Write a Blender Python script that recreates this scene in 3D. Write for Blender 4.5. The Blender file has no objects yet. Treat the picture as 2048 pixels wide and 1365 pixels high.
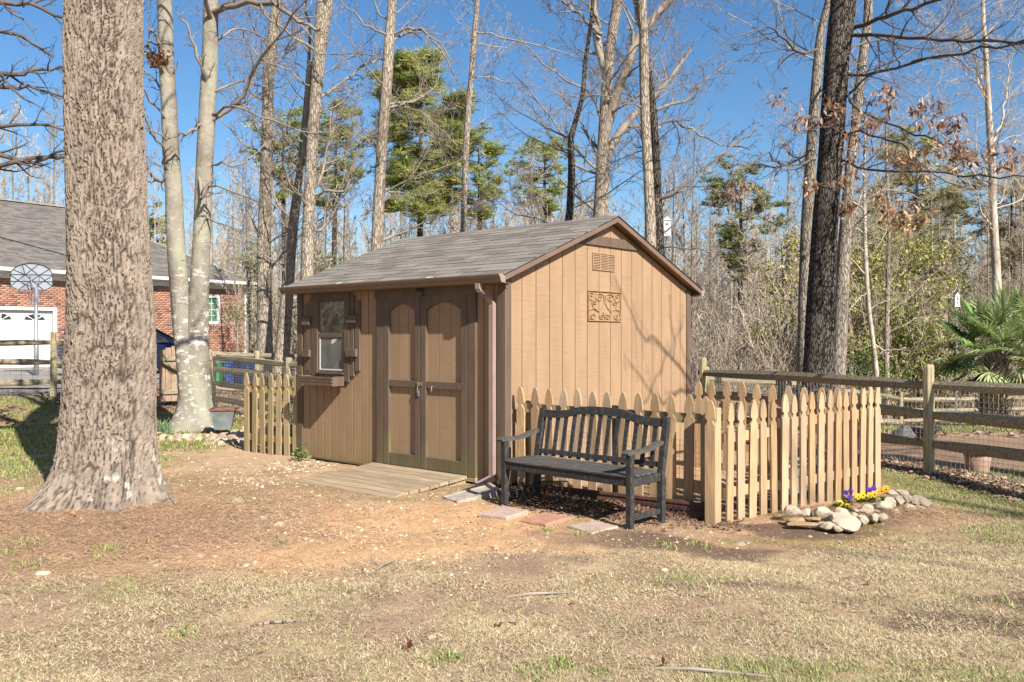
import bpy, math, random
import numpy as np
from mathutils import Vector, Matrix
R = math.radians
scene = bpy.context.scene
COL = scene.collection

# ---------------------------------------------------------------- camera, sky, sun, exposure
CAMZ = 1.5
F = 1760.0
GA = .84      # common scale of all surface colours
cam = bpy.data.cameras.new('camera'); camo = bpy.data.objects.new('camera', cam); COL.objects.link(camo)
camo.location = (0, 0, CAMZ); camo.rotation_euler = (R(90), 0, 0)
cam.sensor_width = 36; cam.lens = F/2048*36; cam.shift_y = -8.5/2048
cam.clip_start = .05; cam.clip_end = 2000
scene.camera = camo

SUN_EL = R(37)
SUN = Vector((.537*math.cos(SUN_EL), -.843*math.cos(SUN_EL), math.sin(SUN_EL))).normalized()
world = bpy.data.worlds.new('World'); scene.world = world; world.use_nodes = True
nt = world.node_tree; nt.nodes.clear()
sky = nt.nodes.new('ShaderNodeTexSky'); sky.sky_type = 'NISHITA'; sky.sun_disc = False
sky.sun_elevation = SUN_EL; sky.sun_rotation = math.atan2(SUN.x, SUN.y)
sky.air_density = 1.0; sky.dust_density = .9; sky.ozone_density = 3.0; sky.altitude = 200
bg = nt.nodes.new('ShaderNodeBackground'); bg.inputs[1].default_value = .072
wo = nt.nodes.new('ShaderNodeOutputWorld')
hs_ = nt.nodes.new('ShaderNodeHueSaturation'); hs_.inputs['Saturation'].default_value = 1.22
nt.links.new(sky.outputs[0], hs_.inputs['Color']); nt.links.new(hs_.outputs[0], bg.inputs[0]); nt.links.new(bg.outputs[0], wo.inputs[0])
sl = bpy.data.lights.new('sun', 'SUN'); sl.energy = 5.0; sl.angle = R(.5); sl.color = (1, .945, .86)
so = bpy.data.objects.new('sun', sl); COL.objects.link(so)
so.rotation_euler = SUN.to_track_quat('Z', 'Y').to_euler(); so.location = SUN*50
scene.view_settings.view_transform = 'Standard'; scene.view_settings.look = 'None'
scene.view_settings.exposure = 1.03; scene.view_settings.gamma = 1
scene.view_settings.use_curve_mapping = False
scene.cycles.max_bounces = 6; scene.cycles.diffuse_bounces = 3; scene.cycles.glossy_bounces = 3
scene.cycles.transparent_max_bounces = 6

# ---------------------------------------------------------------- numeric helpers
def hsh(ix, iy, s=0):
    ix = np.asarray(ix, dtype=np.int64); iy = np.asarray(iy, dtype=np.int64)
    h = (ix*374761393 + iy*668265263 + s*974634777) & 0xffffffff
    h = ((h ^ (h >> 13))*1274126177) & 0xffffffff
    h = ((h ^ (h >> 15))*2246822519) & 0xffffffff
    return ((h ^ (h >> 16)) & 0xffffff)/float(0xffffff)
def vn(x, y, s=0):
    x = np.asarray(x, float); y = np.asarray(y, float)
    ix = np.floor(x); iy = np.floor(y); fx = x-ix; fy = y-iy
    fx = fx*fx*(3-2*fx); fy = fy*fy*(3-2*fy)
    a = hsh(ix, iy, s); b = hsh(ix+1, iy, s); c = hsh(ix, iy+1, s); d = hsh(ix+1, iy+1, s)
    return (a*(1-fx)+b*fx)*(1-fy)+(c*(1-fx)+d*fx)*fy
def fbm(x, y, s=0, o=4):
    x = np.asarray(x, float); y = np.asarray(y, float)
    t = 0; a = .5; n = 0
    for k in range(o):
        t = t+a*vn(x*2**k+k*17.3, y*2**k-k*9.1, s+k); n += a; a *= .5
    return t/n
def worley(x, y, s=0):
    x = np.asarray(x, float); y = np.asarray(y, float)
    ix = np.floor(x); iy = np.floor(y)
    f1 = np.full(x.shape, 9.); f2 = np.full(x.shape, 9.)
    for dx in (-1, 0, 1):
        for dy in (-1, 0, 1):
            cx = ix+dx; cy = iy+dy
            px = cx+hsh(cx, cy, s); py = cy+hsh(cx, cy, s+91)
            d = np.sqrt((px-x)**2+(py-y)**2)
            f2 = np.where(d < f1, f1, np.minimum(f2, d)); f1 = np.minimum(f1, d)
    return f1, f2
def S(v, a, b):
    t = np.clip((np.asarray(v, float)-a)/(b-a), 0, 1)
    return t*t*(3-2*t)

def H(x, y):
    """height of the ground"""
    h = .34*S(y, 11, 17)*S(-np.asarray(x, float), 5.5, 9.5)
    h = h - 1.0*S(y, 13, 26)*S(x, -1, 6)
    h = h - .08*S(x, .9, 1.8)*(1-S(y, 8.7, 9.7))*S(y, 5.0, 6.6)
    h = h + .9*S(y, 34, 90)*S(x, -8, 4)
    h = h + .04*(fbm(np.asarray(x)*.35, np.asarray(y)*.35, 5, 3)-.5)*S(y, 1, 3)*(1-np.exp(-((np.asarray(x)-.3)**2+(np.asarray(y)-9.5)**2)/9.))
    return h
def Hf(x, y): return float(H(x, y))
def P(px, py, Y): return Vector(((px-1024)/F*Y, Y, CAMZ+(674-py)/F*Y))

# ---------------------------------------------------------------- mesh helpers
def mesh_np(name, V, faces, mats=None, mi=None, col=None, smooth=False):
    """faces: list of int arrays (n,k)"""
    me = bpy.data.meshes.new(name)
    V = np.asarray(V, dtype=np.float32).reshape(-1, 3)
    faces = [np.asarray(f, dtype=np.int32) for f in faces if len(f)]
    me.vertices.add(len(V)); me.vertices.foreach_set('co', V.ravel())
    loops = np.concatenate([f.ravel() for f in faces])
    tot = np.concatenate([np.full(len(f), f.shape[1], dtype=np.int32) for f in faces])
    start = np.concatenate([[0], np.cumsum(tot)[:-1]]).astype(np.int32)
    me.loops.add(len(loops)); me.loops.foreach_set('vertex_index', loops)
    me.polygons.add(len(tot)); me.polygons.foreach_set('loop_start', start)
    try: me.polygons.foreach_set('loop_total', tot)
    except Exception: pass
    if smooth: me.polygons.foreach_set('use_smooth', np.ones(len(tot), dtype=bool))
    for m in (mats or []): me.materials.append(m)
    if mi is not None: me.polygons.foreach_set('material_index', np.asarray(mi, dtype=np.int32))
    me.update(calc_edges=True); me.validate()
    if col is not None:
        col = np.asarray(col, dtype=np.float32)*GA
        dom = 'FACE' if len(col) == len(tot) else 'POINT'
        if col.shape[1] == 3: col = np.concatenate([col, np.ones((len(col), 1), np.float32)], 1)
        at = me.attributes.new('tint', 'FLOAT_COLOR', dom)
        at.data.foreach_set('color', col.ravel())
    return me
def link(name, me, parent=None, loc=None, rot=None):
    o = bpy.data.objects.new(name, me); COL.objects.link(o)
    if parent is not None: o.parent = parent
    if loc is not None: o.location = loc
    if rot is not None: o.rotation_euler = rot
    return o
def tag(o, label=None, cat=None, group=None, kind=None):
    if label: o['label'] = label
    if cat: o['category'] = cat
    if group: o['group'] = group
    if kind: o['kind'] = kind
    return o
def thing(name, label, cat, loc=(0, 0, 0), rz=0, group=None):
    o = bpy.data.objects.new(name, None); COL.objects.link(o)
    o.location = loc; o.rotation_euler = (0, 0, rz); o.empty_display_size = .1
    return tag(o, label, cat, group)

class MB:
    def __init__(s): s.v = []; s.f = []; s.m = []; s.cur = 0
    def add(s, vs, fs):
        b = len(s.v); s.v += [tuple(v) for v in vs]
        for f in fs: s.f.append(tuple(b+i for i in f)); s.m.append(s.cur)
        return s
    def hexa(s, p):  # 8 points: bottom 4 ccw, top 4 ccw
        return s.add(p, [(3, 2, 1, 0), (4, 5, 6, 7), (0, 1, 5, 4), (1, 2, 6, 5), (2, 3, 7, 6), (3, 0, 4, 7)])
    def box(s, x0, x1, y0, y1, z0, z1, c=0):
        if x0 > x1: x0, x1 = x1, x0
        if y0 > y1: y0, y1 = y1, y0
        if z0 > z1: z0, z1 = z1, z0
        if c <= 0:
            return s.hexa([(x0, y0, z0), (x1, y0, z0), (x1, y1, z0), (x0, y1, z0), (x0, y0, z1), (x1, y0, z1), (x1, y1, z1), (x0, y1, z1)])
        c = min(c, (x1-x0)*.4, (y1-y0)*.4, (z1-z0)*.4)
        vs = []; idx = {}
        for ix, (X, sx) in enumerate(((x0, 1), (x1, -1))):
            for iy, (Y, sy) in enumerate(((y0, 1), (y1, -1))):
                for iz, (Z, sz) in enumerate(((z0, 1), (z1, -1))):
                    for a in range(3):
                        p = [X+sx*c, Y+sy*c, Z+sz*c]
                        p[a] = (X, Y, Z)[a]
                        idx[(ix, iy, iz, a)] = len(vs); vs.append(p)
        fs = []
        I = idx
        for sgn in (0, 1):
            fs.append([I[(sgn, 0, 0, 0)], I[(sgn, 1, 0, 0)], I[(sgn, 1, 1, 0)], I[(sgn, 0, 1, 0)]][::(1 if sgn else -1)])
            fs.append([I[(0, sgn, 0, 1)], I[(0, sgn, 1, 1)], I[(1, sgn, 1, 1)], I[(1, sgn, 0, 1)]][::(1 if sgn else -1)])
            fs.append([I[(0, 0, sgn, 2)], I[(1, 0, sgn, 2)], I[(1, 1, sgn, 2)], I[(0, 1, sgn, 2)]][::(1 if sgn else -1)])
        ctr = Vector(((x0+x1)/2, (y0+y1)/2, (z0+z1)/2))
        def addf(f):
            q = [Vector(vs[i]) for i in f]
            n = (q[1]-q[0]).cross(q[2]-q[0])
            if n.dot(sum(q, Vector())/len(q)-ctr) < 0: f = f[::-1]
            fs.append(f)
        for a in (0, 1):
            for b in (0, 1):
                addf([I[(a, b, 0, 0)], I[(a, b, 1, 0)], I[(a, b, 1, 1)], I[(a, b, 0, 1)]])
                addf([I[(a, 0, b, 0)], I[(a, 1, b, 0)], I[(a, 1, b, 2)], I[(a, 0, b, 2)]])
                addf([I[(0, a, b, 1)], I[(1, a, b, 1)], I[(1, a, b, 2)], I[(0, a, b, 2)]])
                for d in (0, 1): addf([I[(a, b, d, 0)], I[(a, b, d, 1)], I[(a, b, d, 2)]])
        return s.add(vs, fs)
    def prism(s, poly, axis, t0, t1):
        """poly list of 2D; axis 'x','y','z' = extrusion axis"""
        n = len(poly)
        def p3(p, t): return {'x': (t, p[0], p[1]), 'y': (p[0], t, p[1]), 'z': (p[0], p[1], t)}[axis]
        vs = [p3(p, t0) for p in poly]+[p3(p, t1) for p in poly]
        fs = [tuple(range(n)), tuple(range(2*n-1, n-1, -1))]
        for i in range(n):
            j = (i+1) % n; fs.append((i, i+n, j+n, j))
        ar = sum(poly[i][0]*poly[(i+1) % n][1]-poly[(i+1) % n][0]*poly[i][1] for i in range(n))
        flip = (ar > 0) if axis in 'xz' else (ar < 0)
        if t1 < t0: flip = not flip
        if flip: fs = [tuple(reversed(f)) for f in fs]
        return s.add(vs, fs)
    def bar(s, a, b, w, h, up=(0, 0, 1)):
        a = Vector(a); b = Vector(b); d = (b-a).normalized(); u = Vector(up)
        r = d.cross(u)
        if r.length < 1e-4: r = d.cross(Vector((1, 0, 0)))
        r.normalize(); u = r.cross(d)
        r *= w/2; u *= h/2
        return s.hexa([a-r-u, a+r-u, b+r-u, b-r-u, a-r+u, a+r+u, b+r+u, b-r+u])
    def tube(s, pts, rad, n=8, cap=True):
        pts = [Vector(p) for p in pts]
        if not hasattr(rad, '__len__'): rad = [rad]*len(pts)
        b = len(s.v); ref = None
        for i, p in enumerate(pts):
            d = (pts[min(i+1, len(pts)-1)]-pts[max(i-1, 0)]).normalized()
            if ref is None: ref = d.orthogonal().normalized()
            ref = (ref-d*ref.dot(d)).normalized(); o = d.cross(ref)
            for k in range(n):
                a = 2*math.pi*k/n
                s.v.append(tuple(p+(ref*math.cos(a)+o*math.sin(a))*rad[i]))
        for i in range(len(pts)-1):
            for k in range(n):
                k2 = (k+1) % n
                s.f.append((b+i*n+k, b+i*n+k2, b+(i+1)*n+k2, b+(i+1)*n+k)); s.m.append(s.cur)
        if cap:
            s.f.append(tuple(b+k for k in range(n))[::-1]); s.m.append(s.cur)
            e = b+(len(pts)-1)*n
            s.f.append(tuple(e+k for k in range(n))); s.m.append(s.cur)
        return s
    def lathe(s, prof, n=20, c=(0, 0, 0)):
        return s.tube([(c[0], c[1], c[2]+z) for r, z in prof], [max(r, 1e-4) for r, z in prof], n)
    def mesh(s, name, mats, smooth=False):
        me = bpy.data.meshes.new(name); me.from_pydata(s.v, [], s.f)
        for m in (mats if isinstance(mats, (list, tuple)) else [mats]): me.materials.append(m)
        if any(s.m): me.polygons.foreach_set('material_index', s.m)
        if smooth: me.polygons.foreach_set('use_smooth', [True]*len(s.f))
        me.update(); return me
    def build(s, name, mats, parent=None, smooth=False, loc=None, rot=None):
        return link(name, s.mesh(name, mats, smooth), parent, loc, rot)

def strands_np(groups):
    """groups: dict (npts,sides)-> list of (pts list, radii list). returns V, F"""
    VV = []; FF = []; base = 0
    for (n, k), L in groups.items():
        if not L: continue
        Pn = np.array([l[0] for l in L], float); Rn = np.array([l[1] for l in L], float)
        T = np.empty_like(Pn); T[:, 1:-1] = Pn[:, 2:]-Pn[:, :-2]; T[:, 0] = Pn[:, 1]-Pn[:, 0]; T[:, -1] = Pn[:, -1]-Pn[:, -2]
        T /= np.linalg.norm(T, axis=2, keepdims=True)+1e-9
        D = Pn[:, -1]-Pn[:, 0]; D /= np.linalg.norm(D, axis=1, keepdims=True)+1e-9
        ref = np.where(np.abs(D[:, 2:3]) < .8, np.array([[0, 0, 1.]]), np.array([[1., 0, 0]]))[:, None, :]
        A = ref-T*(T*ref).sum(2, keepdims=True); A /= np.linalg.norm(A, axis=2, keepdims=True)+1e-9
        B = np.cross(T, A)
        an = np.arange(k)*2*math.pi/k
        ring = Pn[:, :, None, :]+Rn[:, :, None, None]*(A[:, :, None, :]*np.cos(an)[None, None, :, None]+B[:, :, None, :]*np.sin(an)[None, None, :, None])
        m = len(L)
        VV.append(ring.reshape(-1, 3))
        i = np.arange(m)[:, None, None]*n*k+np.arange(n-1)[None, :, None]*k
        j = np.arange(k)[None, None, :]; j2 = (j+1) % k
        q = np.stack([i+j, i+j2, i+k+j2, i+k+j], -1).reshape(-1, 4)
        FF.append(q+base); base += m*n*k
    return np.concatenate(VV), np.concatenate(FF)
# ---------------------------------------------------------------- materials
def newmat(name):
    m = bpy.data.materials.new(name); m.use_nodes = True
    nt = m.node_tree; b = nt.nodes['Principled BSDF']
    return m, nt, b
def nd(nt, t, **k):
    n = nt.nodes.new(t)
    for a, v in k.items():
        if a.startswith('i_'):
            key = a[2:]; key = int(key) if key.isdigit() else key
            n.inputs[key].default_value = v
        else: setattr(n, a, v)
    return n
def mixc(nt, fac, a, b, mode='MIX'):
    n = nd(nt, 'ShaderNodeMix', data_type='RGBA', blend_type=mode)
    for sock, v in ((0, fac), (6, a), (7, b)):
        if isinstance(v, (int, float)): n.inputs[sock].default_value = v
        elif isinstance(v, tuple): n.inputs[sock].default_value = (*v, 1) if len(v) == 3 else v
        else: nt.links.new(v, n.inputs[sock])
    return n.outputs[2]
def ramp(nt, sock, a, b):
    n = nd(nt, 'ShaderNodeMapRange', interpolation_type='SMOOTHSTEP'); n.inputs[1].default_value = a; n.inputs[2].default_value = b
    nt.links.new(sock, n.inputs[0]); return n.outputs[0]
def coords(nt, scale=(1, 1, 1), rnd=True, rot=(0, 0, 0)):
    tc = nd(nt, 'ShaderNodeTexCoord'); out = tc.outputs['Object']
    if rnd:
        oi = nd(nt, 'ShaderNodeObjectInfo')
        mu = nd(nt, 'ShaderNodeVectorMath', operation='SCALE'); mu.inputs[0].default_value = (37, 51, 23)
        nt.links.new(oi.outputs['Random'], mu.inputs['Scale'])
        ad = nd(nt, 'ShaderNodeVectorMath', operation='ADD'); nt.links.new(out, ad.inputs[0]); nt.links.new(mu.outputs[0], ad.inputs[1]); out = ad.outputs[0]
    mp = nd(nt, 'ShaderNodeMapping'); mp.inputs['Scale'].default_value = scale; mp.inputs['Rotation'].default_value = rot
    nt.links.new(out, mp.inputs[0]); return mp.outputs[0]
def noise(nt, co, sc, det=5, rough=.6):
    n = nd(nt, 'ShaderNodeTexNoise'); n.inputs['Scale'].default_value = sc; n.inputs['Detail'].default_value = det; n.inputs['Roughness'].default_value = rough
    if co is not None: nt.links.new(co, n.inputs['Vector'])
    return n.outputs[0]
def mat(name, c1, c2, sc=8, stretch=(1, 1, 1), rough=.8, bump=.3, bs=30, var=.0, tint=False, spec=.3, lo=.35, hi=.65, metal=0, bdist=.01, extra=None, rnd=True, det=5):
    c1 = tuple(v*GA for v in c1); c2 = tuple(v*GA for v in c2)
    m, nt, b = newmat(name)
    co = coords(nt, stretch, rnd)
    c = mixc(nt, ramp(nt, noise(nt, co, sc, det), lo, hi), c1, c2)
    if extra: c = extra(nt, c)
    if tint:
        at = nd(nt, 'ShaderNodeAttribute', attribute_name='tint'); c = mixc(nt, 1.0, c, at.outputs['Color'], 'MULTIPLY')
    if var > 0:
        oi = nd(nt, 'ShaderNodeObjectInfo'); mr = nd(nt, 'ShaderNodeMapRange'); mr.inputs[3].default_value = 1-var; mr.inputs[4].default_value = 1+var
        nt.links.new(oi.outputs['Random'], mr.inputs[0])
        hs = nd(nt, 'ShaderNodeHueSaturation'); nt.links.new(mr.outputs[0], hs.inputs['Value']); nt.links.new(c, hs.inputs['Color']); c = hs.outputs[0]
    nt.links.new(c, b.inputs['Base Color'])
    b.inputs['Roughness'].default_value = rough; b.inputs['Specular IOR Level'].default_value = spec; b.inputs['Metallic'].default_value = metal
    if bump > 0:
        bp = nd(nt, 'ShaderNodeBump'); bp.inputs['Strength'].default_value = bump; bp.inputs['Distance'].default_value = bdist
        nt.links.new(noise(nt, co, bs, 4, .65), bp.inputs['Height']); nt.links.new(bp.outputs[0], b.inputs['Normal'])
    return m
def bark(name, ridge, deep, sx=22, sz=5.5, patch=None, patchz=None, bump=.8, bd=.03, patchlo=.5, green=None):
    ridge = tuple(v*GA for v in ridge); deep = tuple(v*GA for v in deep); patch = patch and tuple(v*GA for v in patch); green = green and tuple(v*GA for v in green)
    m, nt, b = newmat(name)
    co = coords(nt, (1, 1, sz/sx), True)
    vo = nd(nt, 'ShaderNodeTexVoronoi', feature='DISTANCE_TO_EDGE'); vo.inputs['Scale'].default_value = sx
    wn = nd(nt, 'ShaderNodeTexNoise'); wn.inputs['Scale'].default_value = sx*.8; wn.inputs['Detail'].default_value = 3; nt.links.new(co, wn.inputs['Vector'])
    wa = nd(nt, 'ShaderNodeVectorMath', operation='SCALE'); nt.links.new(wn.outputs['Color'], wa.inputs[0]); wa.inputs['Scale'].default_value = 1.2/sx
    ad = nd(nt, 'ShaderNodeVectorMath', operation='ADD'); nt.links.new(co, ad.inputs[0]); nt.links.new(wa.outputs[0], ad.inputs[1])
    nt.links.new(ad.outputs[0], vo.inputs['Vector'])
    e = ramp(nt, vo.outputs['Distance'], .0, .16)
    c = mixc(nt, e, deep, ridge)
    c = mixc(nt, ramp(nt, noise(nt, co, 2.3, 5), .3, .75), c, mixc(nt, 1.0, c, (.62, .6, .58), 'MULTIPLY'))
    if patch:
        co2 = coords(nt, (1, 1, 2.2), True)
        pf = ramp(nt, noise(nt, co2, 5.5, 6, .7), patchlo, patchlo+.06)
        if patchz:
            g_ = nd(nt, 'ShaderNodeNewGeometry'); s_ = nd(nt, 'ShaderNodeSeparateXYZ'); nt.links.new(g_.outputs['Position'], s_.inputs[0])
            m_ = nd(nt, 'ShaderNodeMapRange'); m_.inputs[1].default_value = patchz[0]; m_.inputs[2].default_value = patchz[1]; m_.inputs[3].default_value = 1; m_.inputs[4].default_value = patchz[2]; nt.links.new(s_.outputs[2], m_.inputs[0])
            k_ = nd(nt, 'ShaderNodeMath', operation='MULTIPLY'); nt.links.new(pf, k_.inputs[0]); nt.links.new(m_.outputs[0], k_.inputs[1]); pf = k_.outputs[0]
        c = mixc(nt, pf, c, patch)
    if green:
        c = mixc(nt, ramp(nt, noise(nt, coords(nt, (1, 1, .5)), 2.1, 4), .5, .7), c, green)
    nt.links.new(c, b.inputs['Base Color']); b.inputs['Roughness'].default_value = .9; b.inputs['Specular IOR Level'].default_value = .15
    hh = nd(nt, 'ShaderNodeMath', operation='MULTIPLY_ADD'); nt.links.new(noise(nt, co, sx*3, 4), hh.inputs[0]); hh.inputs[1].default_value = .35; nt.links.new(e, hh.inputs[2])
    bp = nd(nt, 'ShaderNodeBump'); bp.inputs['Strength'].default_value = bump; bp.inputs['Distance'].default_value = bd
    nt.links.new(hh.outputs[0], bp.inputs['Height']); nt.links.new(bp.outputs[0], b.inputs['Normal'])
    return m
def greyed(nt, c):
    """some boards have weathered greyer than others"""
    oi = nd(nt, 'ShaderNodeObjectInfo'); mu = nd(nt, 'ShaderNodeMath', operation='MULTIPLY'); fr = nd(nt, 'ShaderNodeMath', operation='FRACT'); m7 = nd(nt, 'ShaderNodeMath', operation='MULTIPLY')
    nt.links.new(oi.outputs['Random'], m7.inputs[0]); m7.inputs[1].default_value = 7.3; nt.links.new(m7.outputs[0], fr.inputs[0]); nt.links.new(fr.outputs[0], mu.inputs[0]); mu.inputs[1].default_value = .55
    return mixc(nt, mu.outputs[0], c, (.36, .29, .21))
def algae(z0, z1, amt=.75, colr=(.16, .17, .05)):
    """patchy green growth that has crept up the lower boards"""
    def f(nt, c):
        g = nd(nt, 'ShaderNodeNewGeometry'); sp = nd(nt, 'ShaderNodeSeparateXYZ'); nt.links.new(g.outputs['Position'], sp.inputs[0])
        mr = nd(nt, 'ShaderNodeMapRange'); mr.inputs[1].default_value = z0; mr.inputs[2].default_value = z1; mr.inputs[3].default_value = .32; mr.inputs[4].default_value = -.35
        nt.links.new(sp.outputs[2], mr.inputs[0])
        n = nd(nt, 'ShaderNodeTexNoise'); n.inputs['Scale'].default_value = 3.2; n.inputs['Detail'].default_value = 6; nt.links.new(g.outputs['Position'], n.inputs['Vector'])
        ad = nd(nt, 'ShaderNodeMath', operation='ADD'); nt.links.new(n.outputs[0], ad.inputs[0]); nt.links.new(mr.outputs[0], ad.inputs[1])
        fac = ramp(nt, ad.outputs[0], .45, .95)
        mu = nd(nt, 'ShaderNodeMath', operation='MULTIPLY'); nt.links.new(fac, mu.inputs[0]); mu.inputs[1].default_value = amt
        return mixc(nt, mu.outputs[0], c, colr)
    return f
def sawn(name, c1, c2, extra=None):
    """painted rough-sawn board: fine horizontal saw marks"""
    c1 = tuple(v*GA for v in c1); c2 = tuple(v*GA for v in c2)
    m, nt, b = newmat(name)
    co = coords(nt, (1, 1, 1), True)
    streak = noise(nt, coords(nt, (1.2, 1.2, 60)), 3, 3)
    c = mixc(nt, ramp(nt, noise(nt, coords(nt, (2, 2, .5)), 2.5, 5), .3, .7), c1, c2)
    c = mixc(nt, ramp(nt, streak, .45, .75), c, mixc(nt, 1.0, c, (.83, .81, .78), 'MULTIPLY'))
    if extra: c = extra(nt, c)
    nt.links.new(c, b.inputs['Base Color']); b.inputs['Roughness'].default_value = .75; b.inputs['Specular IOR Level'].default_value = .25
    bp = nd(nt, 'ShaderNodeBump'); bp.inputs['Strength'].default_value = .45; bp.inputs['Distance'].default_value = .004
    nt.links.new(streak, bp.inputs['Height']); nt.links.new(bp.outputs[0], b.inputs['Normal'])
    return m
def tinted(name, rough=.8, spec=.2, bump=0, bs=40, trans=0, fine=0, fs=60):
    m, nt, b = newmat(name)
    at = nd(nt, 'ShaderNodeAttribute', attribute_name='tint'); c = at.outputs['Color']
    if fine > 0:
        n = noise(nt, coords(nt, rnd=False), fs, 6, .75)
        mr = nd(nt, 'ShaderNodeMapRange'); mr.inputs[1].default_value = .25; mr.inputs[2].default_value = .75; mr.inputs[3].default_value = 1-fine; mr.inputs[4].default_value = 1+fine
        nt.links.new(n, mr.inputs[0])
        hs = nd(nt, 'ShaderNodeHueSaturation'); nt.links.new(mr.outputs[0], hs.inputs['Value']); nt.links.new(c, hs.inputs['Color']); c = hs.outputs[0]
    nt.links.new(c, b.inputs['Base Color']); b.inputs['Roughness'].default_value = rough; b.inputs['Specular IOR Level'].default_value = spec
    if bump > 0:
        bp = nd(nt, 'ShaderNodeBump'); bp.inputs['Strength'].default_value = bump; bp.inputs['Distance'].default_value = .02
        nt.links.new(noise(nt, coords(nt, rnd=False), bs, 6, .7), bp.inputs['Height']); nt.links.new(bp.outputs[0], b.inputs['Normal'])
    if trans > 0:
        tr = nd(nt, 'ShaderNodeBsdfTranslucent'); nt.links.new(c, tr.inputs['Color'])
        mx = nd(nt, 'ShaderNodeMixShader'); mx.inputs[0].default_value = trans
        nt.links.new(b.outputs[0], mx.inputs[1]); nt.links.new(tr.outputs[0], mx.inputs[2])
        nt.links.new(mx.outputs[0], nt.nodes['Material Output'].inputs[0])
    return m

M = {}
M['tan'] = sawn('tan_paint', (.38, .25, .15), (.33, .215, .127), lambda nt, c: algae(-.02, .34, .6, (.20, .125, .075))(nt, algae(.1, .9, .32, (.23, .2, .06))(nt, c)))
M['trim'] = mat('brown_trim_paint', (.155, .108, .076), (.12, .084, .058), 6, (2, 2, .4), .6, .3, 60, bdist=.002, extra=algae(.1, .8, .35))
M['gutter'] = mat('brown_gutter_enamel', (.20, .13, .092), (.17, .11, .078), 5, rough=.35, bump=.05, spec=.5)
M['spout'] = mat('pinkish_brown_downspout_enamel', (.36, .26, .225), (.31, .22, .19), 5, rough=.4, bump=.05, spec=.5)
M['soffit'] = mat('soffit_tan', (.40, .25, .12), (.34, .2, .1), 5)
M['shingle'] = mat('asphalt_shingle', (.25, .222, .19), (.18, .158, .137), 90, rough=.95, bump=.6, bs=160, var=.22, bdist=.003, spec=.15, extra=lambda nt, c: mixc(nt, ramp(nt, noise(nt, nd(nt, 'ShaderNodeNewGeometry').outputs['Position'], 2.2, 6), .56, .85), c, (.15, .14, .12)))
M['door'] = M['tan']
M['glass'] = None
m, nt, b = newmat('window_glass'); b.inputs['Base Color'].default_value = (.03, .035, .035, 1); b.inputs['Roughness'].default_value = .04; b.inputs['Specular IOR Level'].default_value = 1.0; b.inputs['IOR'].default_value = 1.9; M['glass'] = m
m, nt, b = newmat('window_glass_dusty')
b.inputs['Roughness'].default_value = .18; b.inputs['Specular IOR Level'].default_value = .7
nt.links.new(mixc(nt, ramp(nt, noise(nt, coords(nt), 6, 5), .3, .7), (.10, .10, .095), (.16, .155, .14)), b.inputs['Base Color']); M['glass_dusty'] = m
M['white'] = mat('white_paint', (.8, .79, .76), (.72, .71, .68), 4, bump=.05, rough=.5)
M['metal'] = mat('galvanised_steel', (.45, .46, .48), (.33, .34, .36), 12, rough=.45, bump=.05, metal=.6, spec=.5)
M['brass'] = mat('brass_latch', (.5, .42, .28), (.35, .3, .2), 10, rough=.4, metal=.7, bump=.05)
M['hasp'] = mat('dull_zinc', (.34, .33, .31), (.24, .23, .21), 30, rough=.5, metal=.5, bump=.05)
M['black_iron'] = mat('black_iron', (.03, .03, .03), (.05, .045, .04), 30, rough=.55, bump=.1)
M['deck'] = mat('weathered_deck_board', (.42, .32, .21), (.27, .2, .125), 5, (.6, 9, 9), .85, .5, 14, var=.12, bdist=.004)
M['picket'] = mat('pine_picket', (.50, .325, .17), (.35, .22, .112), 5, (7, 7, .7), .8, .5, 12, var=.2, extra=lambda nt, c: algae(-.1, .5, .45, (.2, .15, .09))(nt, mixc(nt, ramp(nt, noise(nt, coords(nt, (9, 9, 3)), 3, 2), .70, .76), greyed(nt, c), (.2, .11, .055))), bdist=.003)
M['picket_old'] = mat('greenish_pine_picket', (.41, .305, .155), (.29, .22, .11), 5, (7, 7, .7), .8, .4, 12, var=.14, bdist=.003)
M['rail'] = mat('weathered_split_rail', (.40, .345, .225), (.21, .175, .12), 4, (.7, 12, 12), .9, .8, 9, var=.14, bdist=.012)
M['post'] = mat('weathered_fence_post', (.44, .38, .22), (.25, .21, .13), 4, (12, 12, .8), .9, .8, 9, var=.12, bdist=.012)
M['bench'] = mat('charcoal_weathered_wood', (.034, .033, .033), (.085, .079, .07), 9, (3, 3, 3), .75, .5, 28, lo=.4, hi=.8, bdist=.004, spec=.2)
M['bench_worn'] = mat('worn_grey_bench_wood', (.062, .058, .054), (.15, .136, .118), 7, (1.2, 8, 8), .8, .5, 20, lo=.35, hi=.8, bdist=.004, spec=.2)
M['wire'] = mat('galvanised_wire', (.52, .49, .43), (.36, .33, .28), 30, rough=.5, metal=.4, bump=0)
M['paver_grey'] = mat('buff_concrete_paver', (.50, .36, .29), (.40, .29, .235), 18, rough=.9, bump=.5, bs=90, bdist=.004, var=.05)
M['paver_red'] = mat('red_concrete_paver', (.48, .25, .17), (.40, .205, .14), 14, rough=.9, bump=.4, bs=90, bdist=.004)
M['concrete'] = mat('pale_concrete', (.50, .47, .42), (.36, .34, .30), 12, rough=.9, bump=.4, bs=50, bdist=.005)
M['splash'] = mat('worn_splash_block', (.44, .38, .31), (.28, .24, .2), 9, rough=.9, bump=.5, bs=40, bdist=.006)
M['rust'] = mat('rusty_edging', (.155, .07, .045), (.09, .045, .035), 9, rough=.85, bump=.5)
M['stone'] = mat('quartz_stone', (.74, .62, .46), (.47, .32, .19), 13, rough=.85, bump=.9, bs=26, lo=.5, hi=.68, var=.12, bdist=.015)
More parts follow.
